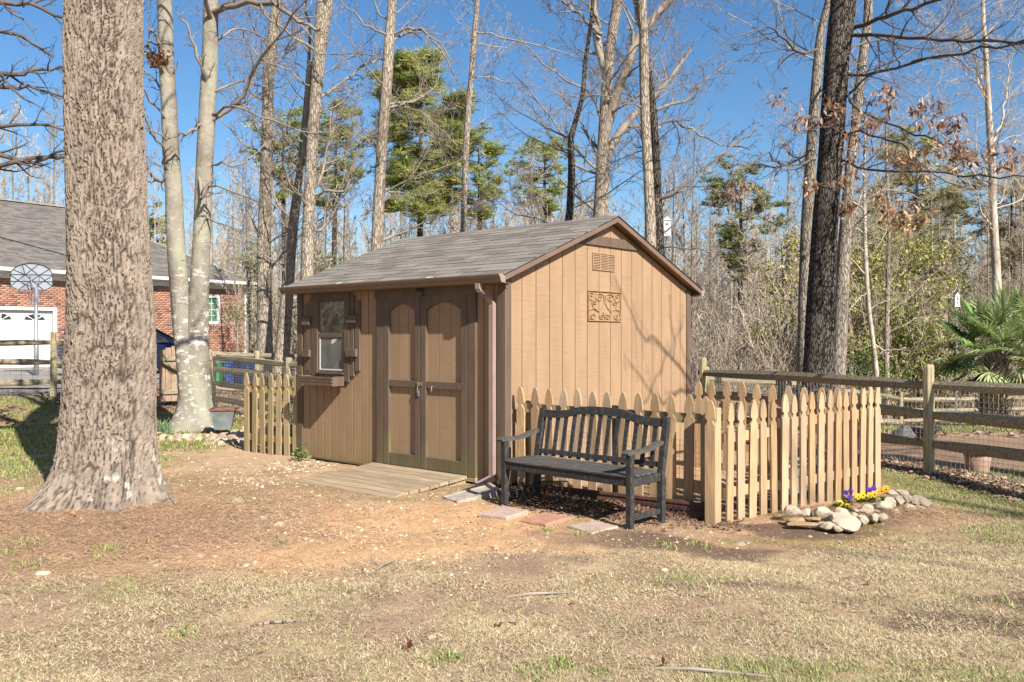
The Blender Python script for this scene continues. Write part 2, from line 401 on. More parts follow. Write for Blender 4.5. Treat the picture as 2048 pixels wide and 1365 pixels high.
M['slate'] = mat('thin_tan_flagstone', (.5, .34, .18), (.33, .22, .13), 9, rough=.9, bump=.6)
M['boulder'] = mat('grey_boulder', (.17, .165, .15), (.075, .075, .07), 8, rough=.9, bump=.8, bs=22)
M['bark_beech'] = bark('beech_bark', (.32, .285, .23), (.29, .26, .205), 6, 5, patch=(.66, .63, .57), patchz=(1.2, 3.6, .12), bump=.3, bd=.01, patchlo=.54, green=(.33, .32, .235))
M['bark_tan'] = bark('tan_furrowed_bark', (.47, .40, .315), (.25, .205, .16), 24, 5)
M['bark_grey'] = bark('grey_furrowed_bark', (.40, .35, .285), (.20, .17, .135), 24, 5)
M['bark_dark'] = bark('dark_oak_bark', (.165, .14, .118), (.025, .022, .02), 30, 7, patch=(.31, .285, .235), bump=1, bd=.05, patchlo=.6)
M['bark_pale'] = bark('pale_smooth_bark', (.56, .5, .41), (.4, .34, .27), 6, 3, bump=.3, bd=.01)
M['twig'] = mat('twig_bark', (.36, .30, .24), (.22, .18, .145), 3, rough=.9, bump=0, var=.2)
M['twig_dark'] = mat('dark_twig_bark', (.15, .12, .10), (.085, .07, .06), 3, rough=.9, bump=0, var=.15)
M['twig_pale'] = mat('pale_twig_bark', (.58, .475, .36), (.42, .34, .255), 1.2, rough=.9, bump=0, var=.18)
M['leaf'] = tinted('leaf', .6, .25, trans=.3)
M['needle'] = tinted('pine_needle', .55, .3, trans=.35)
M['litter'] = tinted('ground_litter', .85, .15)
M['ground'] = tinted('soil', .95, .1, bump=.8, bs=24, fine=.38, fs=70)
M['asphalt'] = mat('driveway_asphalt', (.34, .315, .28), (.27, .25, .225), 3, rough=.9, bump=.2, rnd=False)
M['brick'] = tinted('brick_face', .85, .2, bump=.3, bs=60)
M['mortar'] = mat('mortar', (.46, .38, .31), (.38, .31, .25), 20, rough=.9, bump=.1)
M['roof_grey'] = tinted('grey_roof_shingle', .95, .15, fine=.15, fs=25)
M['terracotta'] = mat('terracotta', (.40, .25, .19), (.30, .19, .14), 8, rough=.8, bump=.15)
M['tub'] = mat('brown_plastic_tub', (.17, .105, .08), (.12, .075, .06), 5, rough=.6, bump=.1)
M['tub_rim'] = mat('dark_tub_rim', (.035, .035, .04), (.06, .058, .06), 5, rough=.4, bump=.1)
M['planter'] = mat('blue_grey_glazed_planter', (.22, .245, .23), (.15, .17, .16), 7, rough=.5, bump=.1)
M['planter_rim'] = mat('red_brown_rim', (.23, .08, .055), (.16, .055, .04), 8, rough=.6, bump=.1)
M['car'] = mat('navy_car_paint', (.008, .014, .042), (.01, .017, .05), 2, rough=.2, bump=0, spec=.7)
M['rubber'] = mat('black_rubber', (.02, .02, .02), (.03, .03, .03), 9, rough=.8, bump=.1)
M['bin_blue'] = mat('blue_bin_plastic', (.02, .17, .55), (.025, .2, .6), 4, rough=.45, bump=.03)
M['bin_navy'] = mat('dark_blue_bin_plastic', (.012, .06, .26), (.015, .07, .3), 4, rough=.45, bump=.03)
M['bin_green'] = mat('green_bin_plastic', (.02, .27, .10), (.025, .3, .12), 4, rough=.45, bump=.03)
M['bin_teal'] = mat('pale_blue_tub_plastic', (.22, .5, .58), (.25, .55, .63), 4, rough=.45, bump=.03)
M['gate'] = mat('tan_gate_board', (.40, .28, .19), (.29, .2, .135), 5, (8, 8, .8), .85, .4, 10, var=.12)
M['petal_y'] = mat('yellow_petal', (.85, .62, .02), (.8, .5, .01), 20, rough=.6, bump=0, var=.1)
M['petal_v'] = mat('violet_petal', (.10, .03, .33), (.06, .015, .22), 20, rough=.6, bump=0, var=.1)
M['petal_o'] = mat('orange_petal', (.75, .33, .015), (.6, .22, .01), 20, rough=.6, bump=0, var=.1)
M['petal_c'] = mat('dark_petal_blotch', (.05, .01, .03), (.03, .01, .02), 20, rough=.7, bump=0)
m, nt, b = newmat('hoop_acrylic'); b.inputs['Base Color'].default_value = (.27, .29, .33, 1); b.inputs['Roughness'].default_value = .35; M['acrylic'] = m
# ---------------------------------------------------------------- ground
OAK = (-3.5, 7.65)
def zones(x, y):
    """weights of the kinds of ground cover at x, y"""
    x = np.asarray(x, float); y = np.asarray(y, float)
    n1 = fbm(x*.9, y*.9, 11, 5)-.5; n2 = fbm(x*2.3, y*2.3, 23, 5)-.5; n3 = fbm(x*.35, y*.35, 31, 3)-.5
    # front edge of the lawn
    edge = 5.75+.95*S(x, .2, 1.6)+1.3*S(x, 2.8, 4.6)-.25*S(-x, 1.2, 3.5)
    lawn = S(edge-y+n1*2.2+n2*.8, -.35, .55)
    right = S(x, 3.3, 4.2)*S(y, 7.2, 8.1)*S(10.3-y, 0, .5)
    green = right*.9
    back = S(-x, 3.6, 4.6)*S(y, 9.3, 10.6)*(1-S(y, 15.5, 17.5))
    back2 = S(-x, 4.3, 5.0)*S(y, 7.0, 8.2)*(1-S(y, 10, 11))*.7
    green = np.maximum(green, np.maximum(back, back2)*S(n2, -.25, .05))
    far = S(x, 2.6, 3.4)*S(y, 13.3, 14.3)*(1-S(y, 17.0, 18.4)); green = np.maximum(green, far*S(n2, -.2, .1))
    clay = np.exp(-(((x+.62)/1.25)**2+((y-7.1)/.95)**2)**1.3)
    clay = np.maximum(clay, .85*np.exp(-(((x+1.0)/1.7)**2+((y-6.2)/.8)**2)**1.2))
    clay = clay*S(n1+.25, -.15, .25)
    straw = np.exp(-(((x-OAK[0]-.1)/1.75)**2+((y-OAK[1]+.75)/1.15)**2)**1.8)
    bed = np.exp(-(((x-3.2)/.9)**2+((y-7.75)/.5)**2)**2)
    mulch = np.exp(-(((x-.75)/.8)**2+((y-7.9)/.42)**2)**2.)
    behind = S(x+.4826*(y-9.63)-4.3, 0, .4)*S(y, 8, 9)*(1-S(y, 12.6, 13.6))
    return dict(lawn=lawn, green=green, clay=clay, straw=straw, bed=bed, mulch=mulch, behind=behind, n1=n1, n2=n2, n3=n3)
def gcol(x, y):
    z = zones(x, y)
    def L(c, w, d):
        w = np.clip(w, 0, 1)[..., None]; return c*(1-w)+np.array(d)*w
    n = z['n2'][..., None]*.5+.5
    c = np.array((.42, .27, .16))*(.7+.6*n)
    c = L(c, S(z['n1'], 0.0, .2)*.6, (.50, .35, .225))
    c = L(c, S(z['n2']+z['n3'], .05, .25)*.45, (.21, .14, .095))
    c = L(c, z['clay'], (.62, .37, .19))
    c = L(c, z['clay']*S(z['n2'], .02, .2)*.6, (.66, .46, .28))
    c = L(c, z['straw']*.8, (.43, .275, .175))
    c = L(c, np.maximum(z['mulch']*.8, z['bed']*.6), (.17, .105, .07))
    c = L(c, z['lawn']*.8, (.46, .34, .205))
    c = L(c, z['lawn']*S(z['n2'], .04, .16)*.6, (.30, .2, .13))
    c = L(c, z['lawn']*S(fbm(np.asarray(x)*1.1+2, np.asarray(y)*2.0, 205, 5), .53, .66)*.7, (.36, .24, .16))
    c = L(c, S(fbm(np.asarray(x)*.8+9, np.asarray(y)*1.4, 71, 4), .58, .68)*S(x, -.5, 1.2)*.85*(np.asarray(y) < 9), (.125, .085, .062))
    moss = S(fbm(np.asarray(x)*1.7+3, np.asarray(y)*3.1, 88, 5), .60, .68)*(1-S(y, 9, 11))*(1-z['clay'])
    c = L(c, moss*.5*(1-z['lawn']), (.25, .20, .06))
    c = L(c, z['green']*.7, (.17, .18, .06))
    c = L(c, z['behind']*.9, (.27, .175, .12))
    w = S(y, 12, 15)*(1-z['green']); c = L(c, w*.8, (.30, .2, .13))
    # gravel verge by the drive, far left
    g = S(-np.asarray(x), 8.5, 9.5)*S(y, 16.6, 17.6); c = L(c, g*.8, (.34, .29, .235))
    c = c*(.78+.44*fbm(np.asarray(x)*9, np.asarray(y)*9, 55, 3))[..., None]
    return np.clip(c, .01, 1), z

def axis_pts(a0, a1, fine0, fine1, step, grow=1.12):
    p = list(np.arange(fine0, fine1+1e-6, step)); s = step; v = fine1
    while v < a1: s *= grow; v += s; p.append(v)
    s = step; v = fine0
    while v > a0: s *= grow; v -= s; p.insert(0, v)
    return np.array(p)
xs = axis_pts(-450, 450, -5.5, 5.5, .055, 1.1); ys = axis_pts(-60, 700, 3.4, 10.5, .05, 1.06)
X, Y = np.meshgrid(xs, ys); Z = H(X, Y)
near = (1-S(np.hypot(X, Y-7), 9, 14))
Z = Z+near*(.022*(fbm(X*2.1, Y*2.1, 3, 3)-.5)+.016*(fbm(X*9, Y*9, 4, 3)-.5)+.008*(vn(X*21, Y*21, 6)-.5))
Z = Z+.10*np.exp(-((X-OAK[0])**2+(Y-OAK[1])**2)/1.3)          # mound round the oak
Z = Z+.07*np.exp(-((((X-3.2)/.75)**2+((Y-7.78)/.34)**2)**2))     # raised bed
nx, ny = len(xs), len(ys)
idx = np.arange(nx*ny).reshape(ny, nx)
q = np.stack([idx[:-1, :-1], idx[:-1, 1:], idx[1:, 1:], idx[1:, :-1]], -1).reshape(-1, 4)
C, _ = gcol(X, Y)
g = link('ground', mesh_np('ground', np.stack([X, Y, Z], -1), [q], [M['ground']], col=C.reshape(-1, 3), smooth=True))
tag(g, kind='structure')
def Hz(x, y):  # ground with the mounds
    x = np.asarray(x, float); y = np.asarray(y, float)
    return H(x, y)+.10*np.exp(-((x-OAK[0])**2+(y-OAK[1])**2)/1.3)+.07*np.exp(-((((x-3.2)/.75)**2+((y-7.78)/.34)**2)**2))

# driveway in front of the neighbouring house
b_ = MB(); n_ = 24
for i in range(n_):
    for j in range(10):
        x0 = -32+22.3*i/n_; x1 = -32+22.3*(i+1)/n_; y0 = 19.5+21*j/10; y1 = 19.5+21*(j+1)/10
        b_.add([(x, y, Hf(x, y)+.03) for x, y in ((x0, y0), (x1, y0), (x1, y1), (x0, y1))], [(0, 1, 2, 3)])
tag(b_.build('driveway', M['asphalt']), kind='structure')

# ---------------------------------------------------------------- scatter helpers
rng = np.random.default_rng(7)
def in_view(x, y, pad=.05):
    return (np.abs(x/y) < 1024/F+pad)
SHED_K = np.array((-.07, 8.68)); SA = np.array((.755, -.656)); SB = np.array((.656, .755))
def in_shed(x, y, m=0.):
    u = (x-SHED_K[0])*SA[0]+(y-SHED_K[1])*SA[1]; v = (x-SHED_K[0])*SB[0]+(y-SHED_K[1])*SB[1]
    return (u < m) & (u > -3.42-m) & (v > -m) & (v < 3.62+m)
def on_ramp(x, y, m=0.):
    u = (x-SHED_K[0])*SA[0]+(y-SHED_K[1])*SA[1]; v = (x-SHED_K[0])*SB[0]+(y-SHED_K[1])*SB[1]
    return (u < -.42+m) & (u > -1.98-m) & (v > -1.12-m) & (v < 0)
def blades(n, x, y, z, length, width, lean, col, rngl, curl=.3):
    """one bent blade (2 triangles) each"""
    az = rngl.uniform(0, 2*np.pi, n); dx = np.cos(az); dy = np.sin(az)
    px, py = -dy*width/2, dx*width/2
    el = lean
    m1 = length*.55
    ax = x+dx*np.cos(el)*m1; ay = y+dy*np.cos(el)*m1; az_ = z+np.sin(el)*m1
    el2 = el-curl*rngl.uniform(-.3, 1.6, n)
    az2 = az+rngl.normal(0, .7, n)
    tx = ax+np.cos(az2)*np.cos(el2)*length*.45; ty = ay+np.sin(az2)*np.cos(el2)*length*.45; tz = np.maximum(az_+np.sin(el2)*length*.45, z-.002)
    V = np.stack([np.stack([x-px, y-py, z], -1), np.stack([x+px, y+py, z], -1), np.stack([ax+px*.8, ay+py*.8, az_], -1), np.stack([ax-px*.8, ay-py*.8, az_], -1), np.stack([tx, ty, tz], -1)], 1)
    b = np.arange(n)[:, None]*5
    q = b+np.array([[0, 1, 2, 3]]); t = b+np.array([[3, 2, 4]])
    return V.reshape(-1, 3), q, t, np.concatenate([col, col])
def stuff_blades(name, label, x, y, z, length, width, lean, col, curl=.3, mt=None):
    V, q, t, c = blades(len(x), x, y, z, length, width, lean, col, rng, curl)
    o = link(name, mesh_np(name, V, [q, t], [mt or M['litter']], col=c)); tag(o, label, name.replace('_', ' '), kind='stuff'); return o

# dormant straw-coloured lawn, with green blades among it
N = 1500000
yy = 3.3+(rng.random(N)**1.35)*7.2; xx = (rng.random(N)*2-1)*(yy*.62+.1)
z_ = zones(xx, yy)
tuft = .35+.65*S(fbm(xx*5, yy*5, 101, 3), .38, .6)
bare = S(fbm(xx*1.1+2, yy*2.0, 205, 5), .53, .66); dens = z_['lawn']*tuft*(1-.75*S(z_['n2'], .03, .17))*(1-.8*bare)+.07
dark = S(fbm(xx*.8+9, yy*1.4, 71, 4), .56, .66)*S(xx, -.5, 1.2)
dens = dens*(1-.8*dark)*(1-.85*z_['clay'])*(1-z_['straw'])*(1-z_['mulch'])*(1-z_['bed'])
dens = np.maximum(dens, z_['green']*.55*(yy < 10.6))
k = (rng.random(N) < dens) & ~in_shed(xx, yy, .02) & ~on_ramp(xx, yy, .01) & (np.hypot(xx-OAK[0], yy-OAK[1]) > .6)
k &= ~((xx > .9) & (xx < 3.6) & (yy > 7.9) & (yy < 9.6) & (rng.random(N) < .8))
xx, yy = xx[k], yy[k]; z_ = {a: v[k] for a, v in z_.items()}; n = len(xx)
gm = S(fbm(xx*.9+4, yy*1.3, 61, 4), .55, .70)*.32+z_['green']*.6+.035
isg = rng.random(n) < gm
c = np.array((.72, .585, .37))*(.5+.75*rng.random(n))[:, None]
c = c*(.72+.56*fbm(xx*1.6, yy*2.2, 515, 4))[:, None]; c = np.where(rng.random(n)[:, None] < .36, c*np.array((.62, .52, .46)), c)
gc = np.array((.30, .32, .12))*(.6+.8*rng.random(n))[:, None]; c = np.where(isg[:, None], gc, c)
ln = rng.uniform(.014, .038, n)*(1+.2*z_['lawn']); le = np.where(isg, rng.uniform(.4, 1.2, n), rng.uniform(-.1, .45, n))
w_ = rng.uniform(.002, .0038, n)*(.8+.5*(yy/6))
az = rng.uniform(0, 6.283, n); le = np.maximum(le, .05); zz = Hz(xx, yy)+.002; dx, dy = np.cos(az), np.sin(az)
V = np.stack([np.stack([xx+dy*w_*.6, yy-dx*w_*.6, zz], -1), np.stack([xx-dy*w_*.6, yy+dx*w_*.6, zz], -1), np.stack([xx+dx*np.cos(le)*ln, yy+dy*np.cos(le)*ln, zz+np.sin(le)*ln], -1)], 1).reshape(-1, 3)
tag(link('lawn_grass', mesh_np('lawn_grass', V, [np.arange(3*n).reshape(-1, 3)], [M['litter']], col=c)), 'short dormant straw-coloured grass with green patches across the yard', 'grass', kind='stuff')
# long loose straws and pine needles strewn everywhere
N = 26000; yb = 3.4+rng.random(N)**1.2*6.5; xb = (rng.random(N)*2-1)*yb*.62; k = ~in_shed(xb, yb, .02) & ~on_ramp(xb, yb) & (rng.random(N) < .3+.7*S(fbm(xb*1.3, yb*1.6, 313, 4), .4, .6)); xb, yb = xb[k], yb[k]; m_ = len(xb)
cb_ = np.where(rng.random(m_)[:, None] < .5, np.array((.62, .47, .29)), np.array((.34, .22, .14)))*rng.uniform(.6, 1.2, m_)[:, None]
stuff_blades('loose_straw', 'loose straws and needles strewn over lawn and bare soil', xb, yb, Hz(xb, yb)+.006, rng.uniform(.04, .11, m_), rng.uniform(.002, .0032, m_), rng.uniform(0, .12, m_), cb_, .1)

# green grass further back
N = 150000
yy = np.concatenate([9.2+rng.random(N//2)*8.2, 13.2+rng.random(N//2)*5.4]); xx = np.concatenate([-3.6-rng.random(N//2)*8, 2.6+rng.random(N//2)*9])
z_ = zones(xx, yy); k = (rng.random(len(xx)) < z_['green']) & (np.abs(xx/yy) < .63); xx, yy = xx[k], yy[k]; n = len(xx)
c = np.array((.21, .26, .06))*(.5+.9*rng.random(n))[:, None]; c = np.where(rng.random(n)[:, None] < .25, np.array((.42, .35, .2)), c)
stuff_blades('green_grass', 'green winter grass beside the fences behind the shed and oak', xx, yy, Hz(xx, yy), rng.uniform(.03, .07, n), rng.uniform(.006, .012, n), rng.uniform(.5, 1.4, n), c)

# bright clumps of green weed grass
tuf = [(30, 1098, 60, 1), (215, 1105, 45, .9), (560, 1085, 18, .5), (1080, 1345, 45, .8), (880, 1320, 40, .8), (1160, 1070, 20, .5), (1125, 1330, 30, .8), (1200, 1345, 22, .6), (1390, 1080, 35, .5), (905, 1318, 26, .7), (370, 1268, 30, .6), (1330, 1090, 30, .5), (1190, 1065, 14, .6), (1090, 1062, 14, .5), (2010, 1200, 40, .4), (60, 1130, 40, .6)]
X_ = []; L_ = []
for px, py, rp, s in tuf:
    D = F*CAMZ/(py-674); x0 = (px-1024)/F*D; r_ = rp/F*D
    nn = int(90*s*max(1, (r_/.1)**1.3)); a = rng.random(nn)*6.28; rr = rng.random(nn)**.7*r_
    X_.append(np.stack([x0+np.cos(a)*rr, D+np.sin(a)*rr*1.3], -1)); L_.append(np.full(nn, .025+.035*s))
X_ = np.concatenate(X_); L_ = np.concatenate(L_); n = len(X_)
c = np.array((.27, .32, .10))*(.5+.9*rng.random(n))[:, None]
stuff_blades('weed_tufts', 'bright green weed tufts dotted over the dry lawn', X_[:, 0], X_[:, 1], Hz(X_[:, 0], X_[:, 1]), L_*rng.uniform(.5, 1.2, n), rng.uniform(.004, .008, n), rng.uniform(.3, 1.4, n), c, .7)

# pine straw round the oak, in the flower bed
N = 52000
a = rng.normal(0, 1, (N, 2)); xx = OAK[0]+.1+a[:, 0]*1.0; yy = OAK[1]-.75+a[:, 1]*.62
xx[:7000] = 3.2+rng.normal(0, .45, 7000); yy[:7000] = 7.8+rng.normal(0, .2, 7000)
k = (np.hypot(xx-OAK[0], yy-OAK[1]) > .5) & (yy > 4) & ((xx < 2) | ((yy < 8.15+.6*(xx-3.0)) & (yy > 7.3))); xx, yy = xx[k], yy[k]; n = len(xx)
c = np.array((.64, .42, .26))*(.45+.9*rng.random(n))[:, None]
stuff_blades('pine_straw', 'reddish brown pine straw heaped around the foot of the big oak', xx, yy, Hz(xx, yy)+.004+rng.random(n)*.015, rng.uniform(.06, .13, n), rng.uniform(.0022, .0035, n), rng.uniform(0, .25, n), c, .15)

# dead leaves: curled quads
def leaf_litter(name, label, x, y, size, col):
    n = len(x); az = rng.random(n)*6.28; s = size*rng.uniform(.6, 1.2, n); zz = Hz(x, y)+.004
    pts = np.array([(0, -.5, 0), (.32, -.1, .16), (.12, .1, .04), (.25, .38, .15), (0, .6, .06), (-.25, .35, .2), (-.1, .1, .03), (-.34, -.12, .12)])
    tl = rng.normal(0, .35, n)
    ca, sa = np.cos(az)[:, None], np.sin(az)[:, None]
    lx = pts[None, :, 0]*s[:, None]; ly = pts[None, :, 1]*s[:, None]; lz = pts[None, :, 2]*s[:, None]*rng.uniform(.3, 2.2, n)[:, None]+np.abs(ly*np.sin(tl)[:, None])
    V = np.stack([x[:, None]+lx*ca-ly*sa, y[:, None]+lx*sa+ly*ca, zz[:, None]+lz], -1).reshape(-1, 3)
    b = np.arange(n)[:, None]*8
    q1 = b+np.array([[7, 0, 1, 2]]); q2 = b+np.array([[7, 2, 3, 6]]); q3 = b+np.array([[6, 3, 4, 5]])
    cc = col*(.55+.8*rng.random(n))[:, None]
    o = link(name, mesh_np(name, V, [q1, q2, q3], [M['litter']], col=np.concatenate([cc, cc, cc]))); tag(o, label, 'leaves', kind='stuff')
def flt(x, y, f): return x[f], y[f]
# drift along the right-hand fence
t = rng.random(5200); off = rng.normal(0, .16, 5200)+.12
xa = 5.3-2.3*t+off*.9; ya = 8.1+4.75*t+off*.43
k = ~((xa < 3.7) & (ya < 8.9)); xa, ya = flt(xa, ya, k)
leaf_litter('fallen_leaves', 'drift of pale brown fallen leaves along the foot of the wire fence', xa, ya, .075, np.array((.42, .29, .2)))
t = rng.random(1700); xa = -.0+1.75*t+rng.normal(0, .2, 1700); ya = 8.62-1.2*t+rng.normal(-.08, .16, 1700); k = ~in_shed(xa, ya, .02); xa, ya = flt(xa, ya, k)
xb = rng.uniform(-.1, 1.2, 1500); yb = 8.1-.72*xb+rng.normal(0, .17, 1500)
leaf_litter('mulch', 'dark brown leaf and bark mulch under the bench', np.concatenate([xa, xb]), np.concatenate([ya, yb]), .045, np.array((.22, .14, .095)))
N = 5200; yy = 3.6+rng.random(N)*7; xx = (rng.random(N)*2-1)*yy*.6; k = ~in_shed(xx, yy) & ~on_ramp(xx, yy, .02) & (rng.random(N) < .5); xx, yy = flt(xx, yy, k)
leaf_litter('scattered_leaves', 'small brown leaf scraps scattered over the lawn and bare soil', xx, yy, .022, np.array((.32, .19, .12)))
N = 16000; yy = 13+rng.random(N)*22; xx = rng.uniform(-9, 17, N); z_ = zones(xx, yy); k = (rng.random(N) > z_['green']) & (np.abs(xx/yy) < .62); xx, yy = flt(xx, yy, k)
leaf_litter('woodland_litter', 'carpet of dry brown leaves under the bare trees behind the fences', xx, yy, .14, np.array((.38, .26, .17)))

# stones and chips
def chips(name, label, x, y, size, col, flat=.45):
    n = len(x); base = np.array([(1, 0, 0), (.5, .87, 0), (-.5, .87, 0), (-1, 0, 0), (-.5, -.87, 0), (.5, -.87, 0), (.55, .2, 1), (-.25, .5, .9), (-.45, -.35, 1), (.3, -.5, .85)])
    s = size*rng.uniform(.5, 1.3, n)*.5; az = rng.random(n)*6.28; st = rng.uniform(.5, 1., n)
    J = base[None]*(1+rng.normal(0, .13, (n, 10, 3)))
    lx = J[:, :, 0]*s[:, None]; ly = J[:, :, 1]*s[:, None]*st[:, None]; lz = (J[:, :, 2]*1.2-.25)*s[:, None]*flat*2*.6
    ca, sa = np.cos(az)[:, None], np.sin(az)[:, None]
    V = np.stack([x[:, None]+lx*ca-ly*sa, y[:, None]+lx*sa+ly*ca, Hz(x, y)[:, None]+lz], -1).reshape(-1, 3)
    b = np.arange(n)[:, None]*10
    T = [[0, 1, 6], [1, 7, 6], [1, 2, 7], [2, 3, 7], [3, 8, 7], [3, 4, 8], [4, 9, 8], [4, 5, 9], [5, 6, 9], [5, 0, 6]]; Q = [[6, 7, 8, 9]]
    fs = [b+np.array([t]) for t in T]; cc = col*(.55+.75*rng.random(n))[:, None]
    o = link(name, mesh_np(name, V, fs+[b+np.array(Q)], [M['litter']], col=np.concatenate([cc]*11))); tag(o, label, 'stones', kind='stuff')
def img_xy(px, py):
    D = F*CAMZ/(np.asarray(py, float)-674); return (np.asarray(px)-1024)/F*D, D
pts = []
def cl(px, py, sx, sy, n):
    n = int(n*1.7); pts.append(np.stack([rng.normal(px, sx, n), rng.normal(py, sy, n)], -1))
cl(480, 970, 70, 22, 260); cl(600, 935, 45, 8, 380); cl(520, 955, 90, 12, 420); cl(540, 1040, 70, 12, 110); cl(440, 1110, 90, 14, 60); cl(840, 1090, 130, 40, 520); cl(700, 1060, 110, 35, 500); cl(900, 985, 60, 10, 60); cl(960, 960, 30, 5, 50); cl(1500, 1060, 200, 20, 120); cl(1000, 1180, 400, 60, 130); cl(400, 900, 40, 12, 120)
q_ = np.concatenate(pts); k = (q_[:, 1] > 872); q_ = q_[k]; xx, yy = img_xy(q_[:, 0], q_[:, 1]); k = ~in_shed(xx, yy, .02) & ~on_ramp(xx, yy, .03) & (np.hypot(xx-OAK[0], yy-OAK[1]) > .75); xx, yy = flt(xx, yy, k)
sz = rng.choice([.012, .018, .03, .045], len(xx), p=[.5, .3, .15, .05])
chips('gravel_chips', 'pale quartz chips strewn over the bare clay before the shed', xx, yy, sz, np.array((.56, .42, .29)), .4)
N = 9000; yy = 3.5+rng.random(N)**1.1*7.5; xx = (rng.random(N)*2-1)*yy*.62; k = ~in_shed(xx, yy, .02) & ~on_ramp(xx, yy, .01) & (np.hypot(xx-OAK[0], yy-OAK[1]) > .7) & (rng.random(N) < S(fbm(xx*1.7, yy*2, 909, 4), .42, .62)); xx, yy = flt(xx, yy, k)
chips('soil_clods', 'small brown clods and bark crumbs on the bare soil', xx, yy, rng.choice([.01, .016, .028], len(xx), p=[.5, .35, .15]), np.array((.34, .22, .14)), .5)
big = [(446, 1040, .10), (735, 1030, .0), (168, 1036, .085), (277, 1033, .075), (400, 1112, .14), (430, 1112, .06), (328, 1130, .05), (313, 1130, .08), (87, 1147, .11), (190, 1152, .12), (510, 1123, .07), (350, 1095, .07), (640, 1118, .04), (470, 1088, .09), (385, 1063, .06), (655, 1160, .05), (525, 1040, .12), (505, 1030, .14), (475, 1012, .16), (560, 1050, .1), (600, 1046, .09), (493, 1128, .07), (545, 1035, .06), (928, 1357, .07), (380, 1090, .05), (1480, 1068, .1), (1495, 1066, .07), (1690, 1080, .05), (40, 985, .13)]
xx, yy = img_xy([b[0] for b in big], [b[1] for b in big]); chips('loose_stones', 'larger white stones lying on the soil around the oak', xx, yy, np.array([b[2] for b in big]), np.array((.50, .40, .29)), .28)
N = 900; a = rng.random(N)*6.28; r_ = rng.uniform(.6, 1.35, N); xx = -5.0+np.cos(a)*r_*1.25; yy = 13.9+np.sin(a)*r_; k = (yy < 14.3)
xx, yy = flt(xx, yy, k)
chips('pale_rubble', 'ring of pale rubble stones around the foot of the twin beech', xx, yy, rng.uniform(.05, .17, len(xx)), np.array((.50, .38, .27)), .6)
xx = rng.uniform(-4.3, -2.9, 700); yy = rng.uniform(12.2, 13.4, 700)
chips('pale_rubble', 'pale rubble stones behind the small left picket fence', xx, yy, rng.uniform(.05, .13, 700), np.array((.47, .35, .25)), .6)
# ---------------------------------------------------------------- shed
SH = thing('shed', 'tan wooden garden shed with brown trim, double doors and shingled gable roof', 'shed', (SHED_K[0], SHED_K[1], 0), math.atan2(SA[1], SA[0]))
SL, SW = 3.4, 3.6                       # front length (x from -SL to 0), gable width (y 0..SW)
Z0, ZE, ZR = .075, 2.12, 2.87           # wall bottom, roof edge, ridge
def wall_x(px):
    q = (px-1024)/F; return (SHED_K[1]*q-SHED_K[0])/(SA[0]-SA[1]*q)
def wall_z(px, py, dy=0):
    x = wall_x(px); D = SHED_K[1]+SA[1]*x+SB[1]*dy; return CAMZ+(674-py)/F*D
def gab_y(px):
    q = (px-1024)/F; return (SHED_K[1]*q-SHED_K[0])/(SB[0]-SB[1]*q)
def gab_z(px, py):
    y = gab_y(px); return CAMZ+(674-py)/F*(SHED_K[1]+SB[1]*y)
slope = (ZR-ZE)/(SW/2+.12)
def roof_under(y): return ZR-.07-abs(y-SW/2)*slope
# plinth / skids
b = MB(); b.box(-SL+.03, -.03, .03, SW-.03, -.1, Z0+.02); b.build('floor_frame', M['rust'], SH)
# wall backing so grooves are dark and closed
b = MB(); b.box(-SL+.02, -.02, .022, .04, Z0, 2.08); b.box(-SL+.02, -.02, SW-.04, SW-.022, Z0, 2.08); b.box(-SL+.022, -SL+.04, .04, SW-.04, Z0, 2.08)
b.prism([(.045, Z0), (SW-.045, Z0), (SW-.045, 2.1), (SW/2, ZR-.1), (.045, 2.1)], 'x', -.04, -.022)
b.prism([(.045, 2.08), (SW-.045, 2.08), (SW/2, ZR-.1)], 'x', -SL+.022, -SL+.04)
b.build('wall_sheathing', M['soffit'], SH)
# gable planks
pitch = .2226; y = 0.055; e = [y]
first = gab_y(1044)
e = [.0]+[first+i*pitch for i in range(20) if first+i*pitch < SW-.1]+[SW]
for i in range(len(e)-1):
    y0, y1 = e[i]+.0055, e[i+1]-.0055
    if i == 0: y0 = .02
    if i == len(e)-2: y1 = SW-.02
    poly = [(y0, Z0-.03), (y1, Z0-.03), (y1, roof_under(y1))]
    if y0 < SW/2 < y1: poly.append((SW/2, roof_under(SW/2)))
    poly.append((y0, roof_under(y0)))
    MB().prism(poly, 'x', -.02, 0).build('siding_plank', M['tan'], SH)
# front planks, cut round door and window
DX0, DX1 = wall_x(757), wall_x(955); DZ1 = wall_z(950, 573)
WX0, WX1 = wall_x(629), wall_x(701); WZ0, WZ1 = wall_z(660, 752), 1.96
ed = [-SL+.02]; x = wall_x(725)
xs_ = sorted([wall_x(737)+k*.2226*.62 for k in range(-12, 30)])
xs_ = [v for v in xs_ if -SL+.1 < v < -.06]
ed = [-SL+.02]+xs_+[-.02]
for i in range(len(ed)-1):
    x0, x1 = ed[i]+.0065, ed[i+1]-.0065
    if x1 > DX0 and x0 < DX1:
        for a, c_ in ((x0, min(x1, DX0)), (max(x0, DX1), x1)):
            if c_-a > .02: MB().box(a, c_, 0, .02, Z0-.03, 2.08).build('siding_plank', M['tan'], SH)
        if min(x1, DX1)-max(x0, DX0) > .02: MB().box(max(x0, DX0), min(x1, DX1), 0, .02, DZ1, 2.08).build('siding_plank', M['tan'], SH)
    else: MB().box(x0, x1, 0, .02, Z0-.03, 2.08).build('siding_plank', M['tan'], SH)
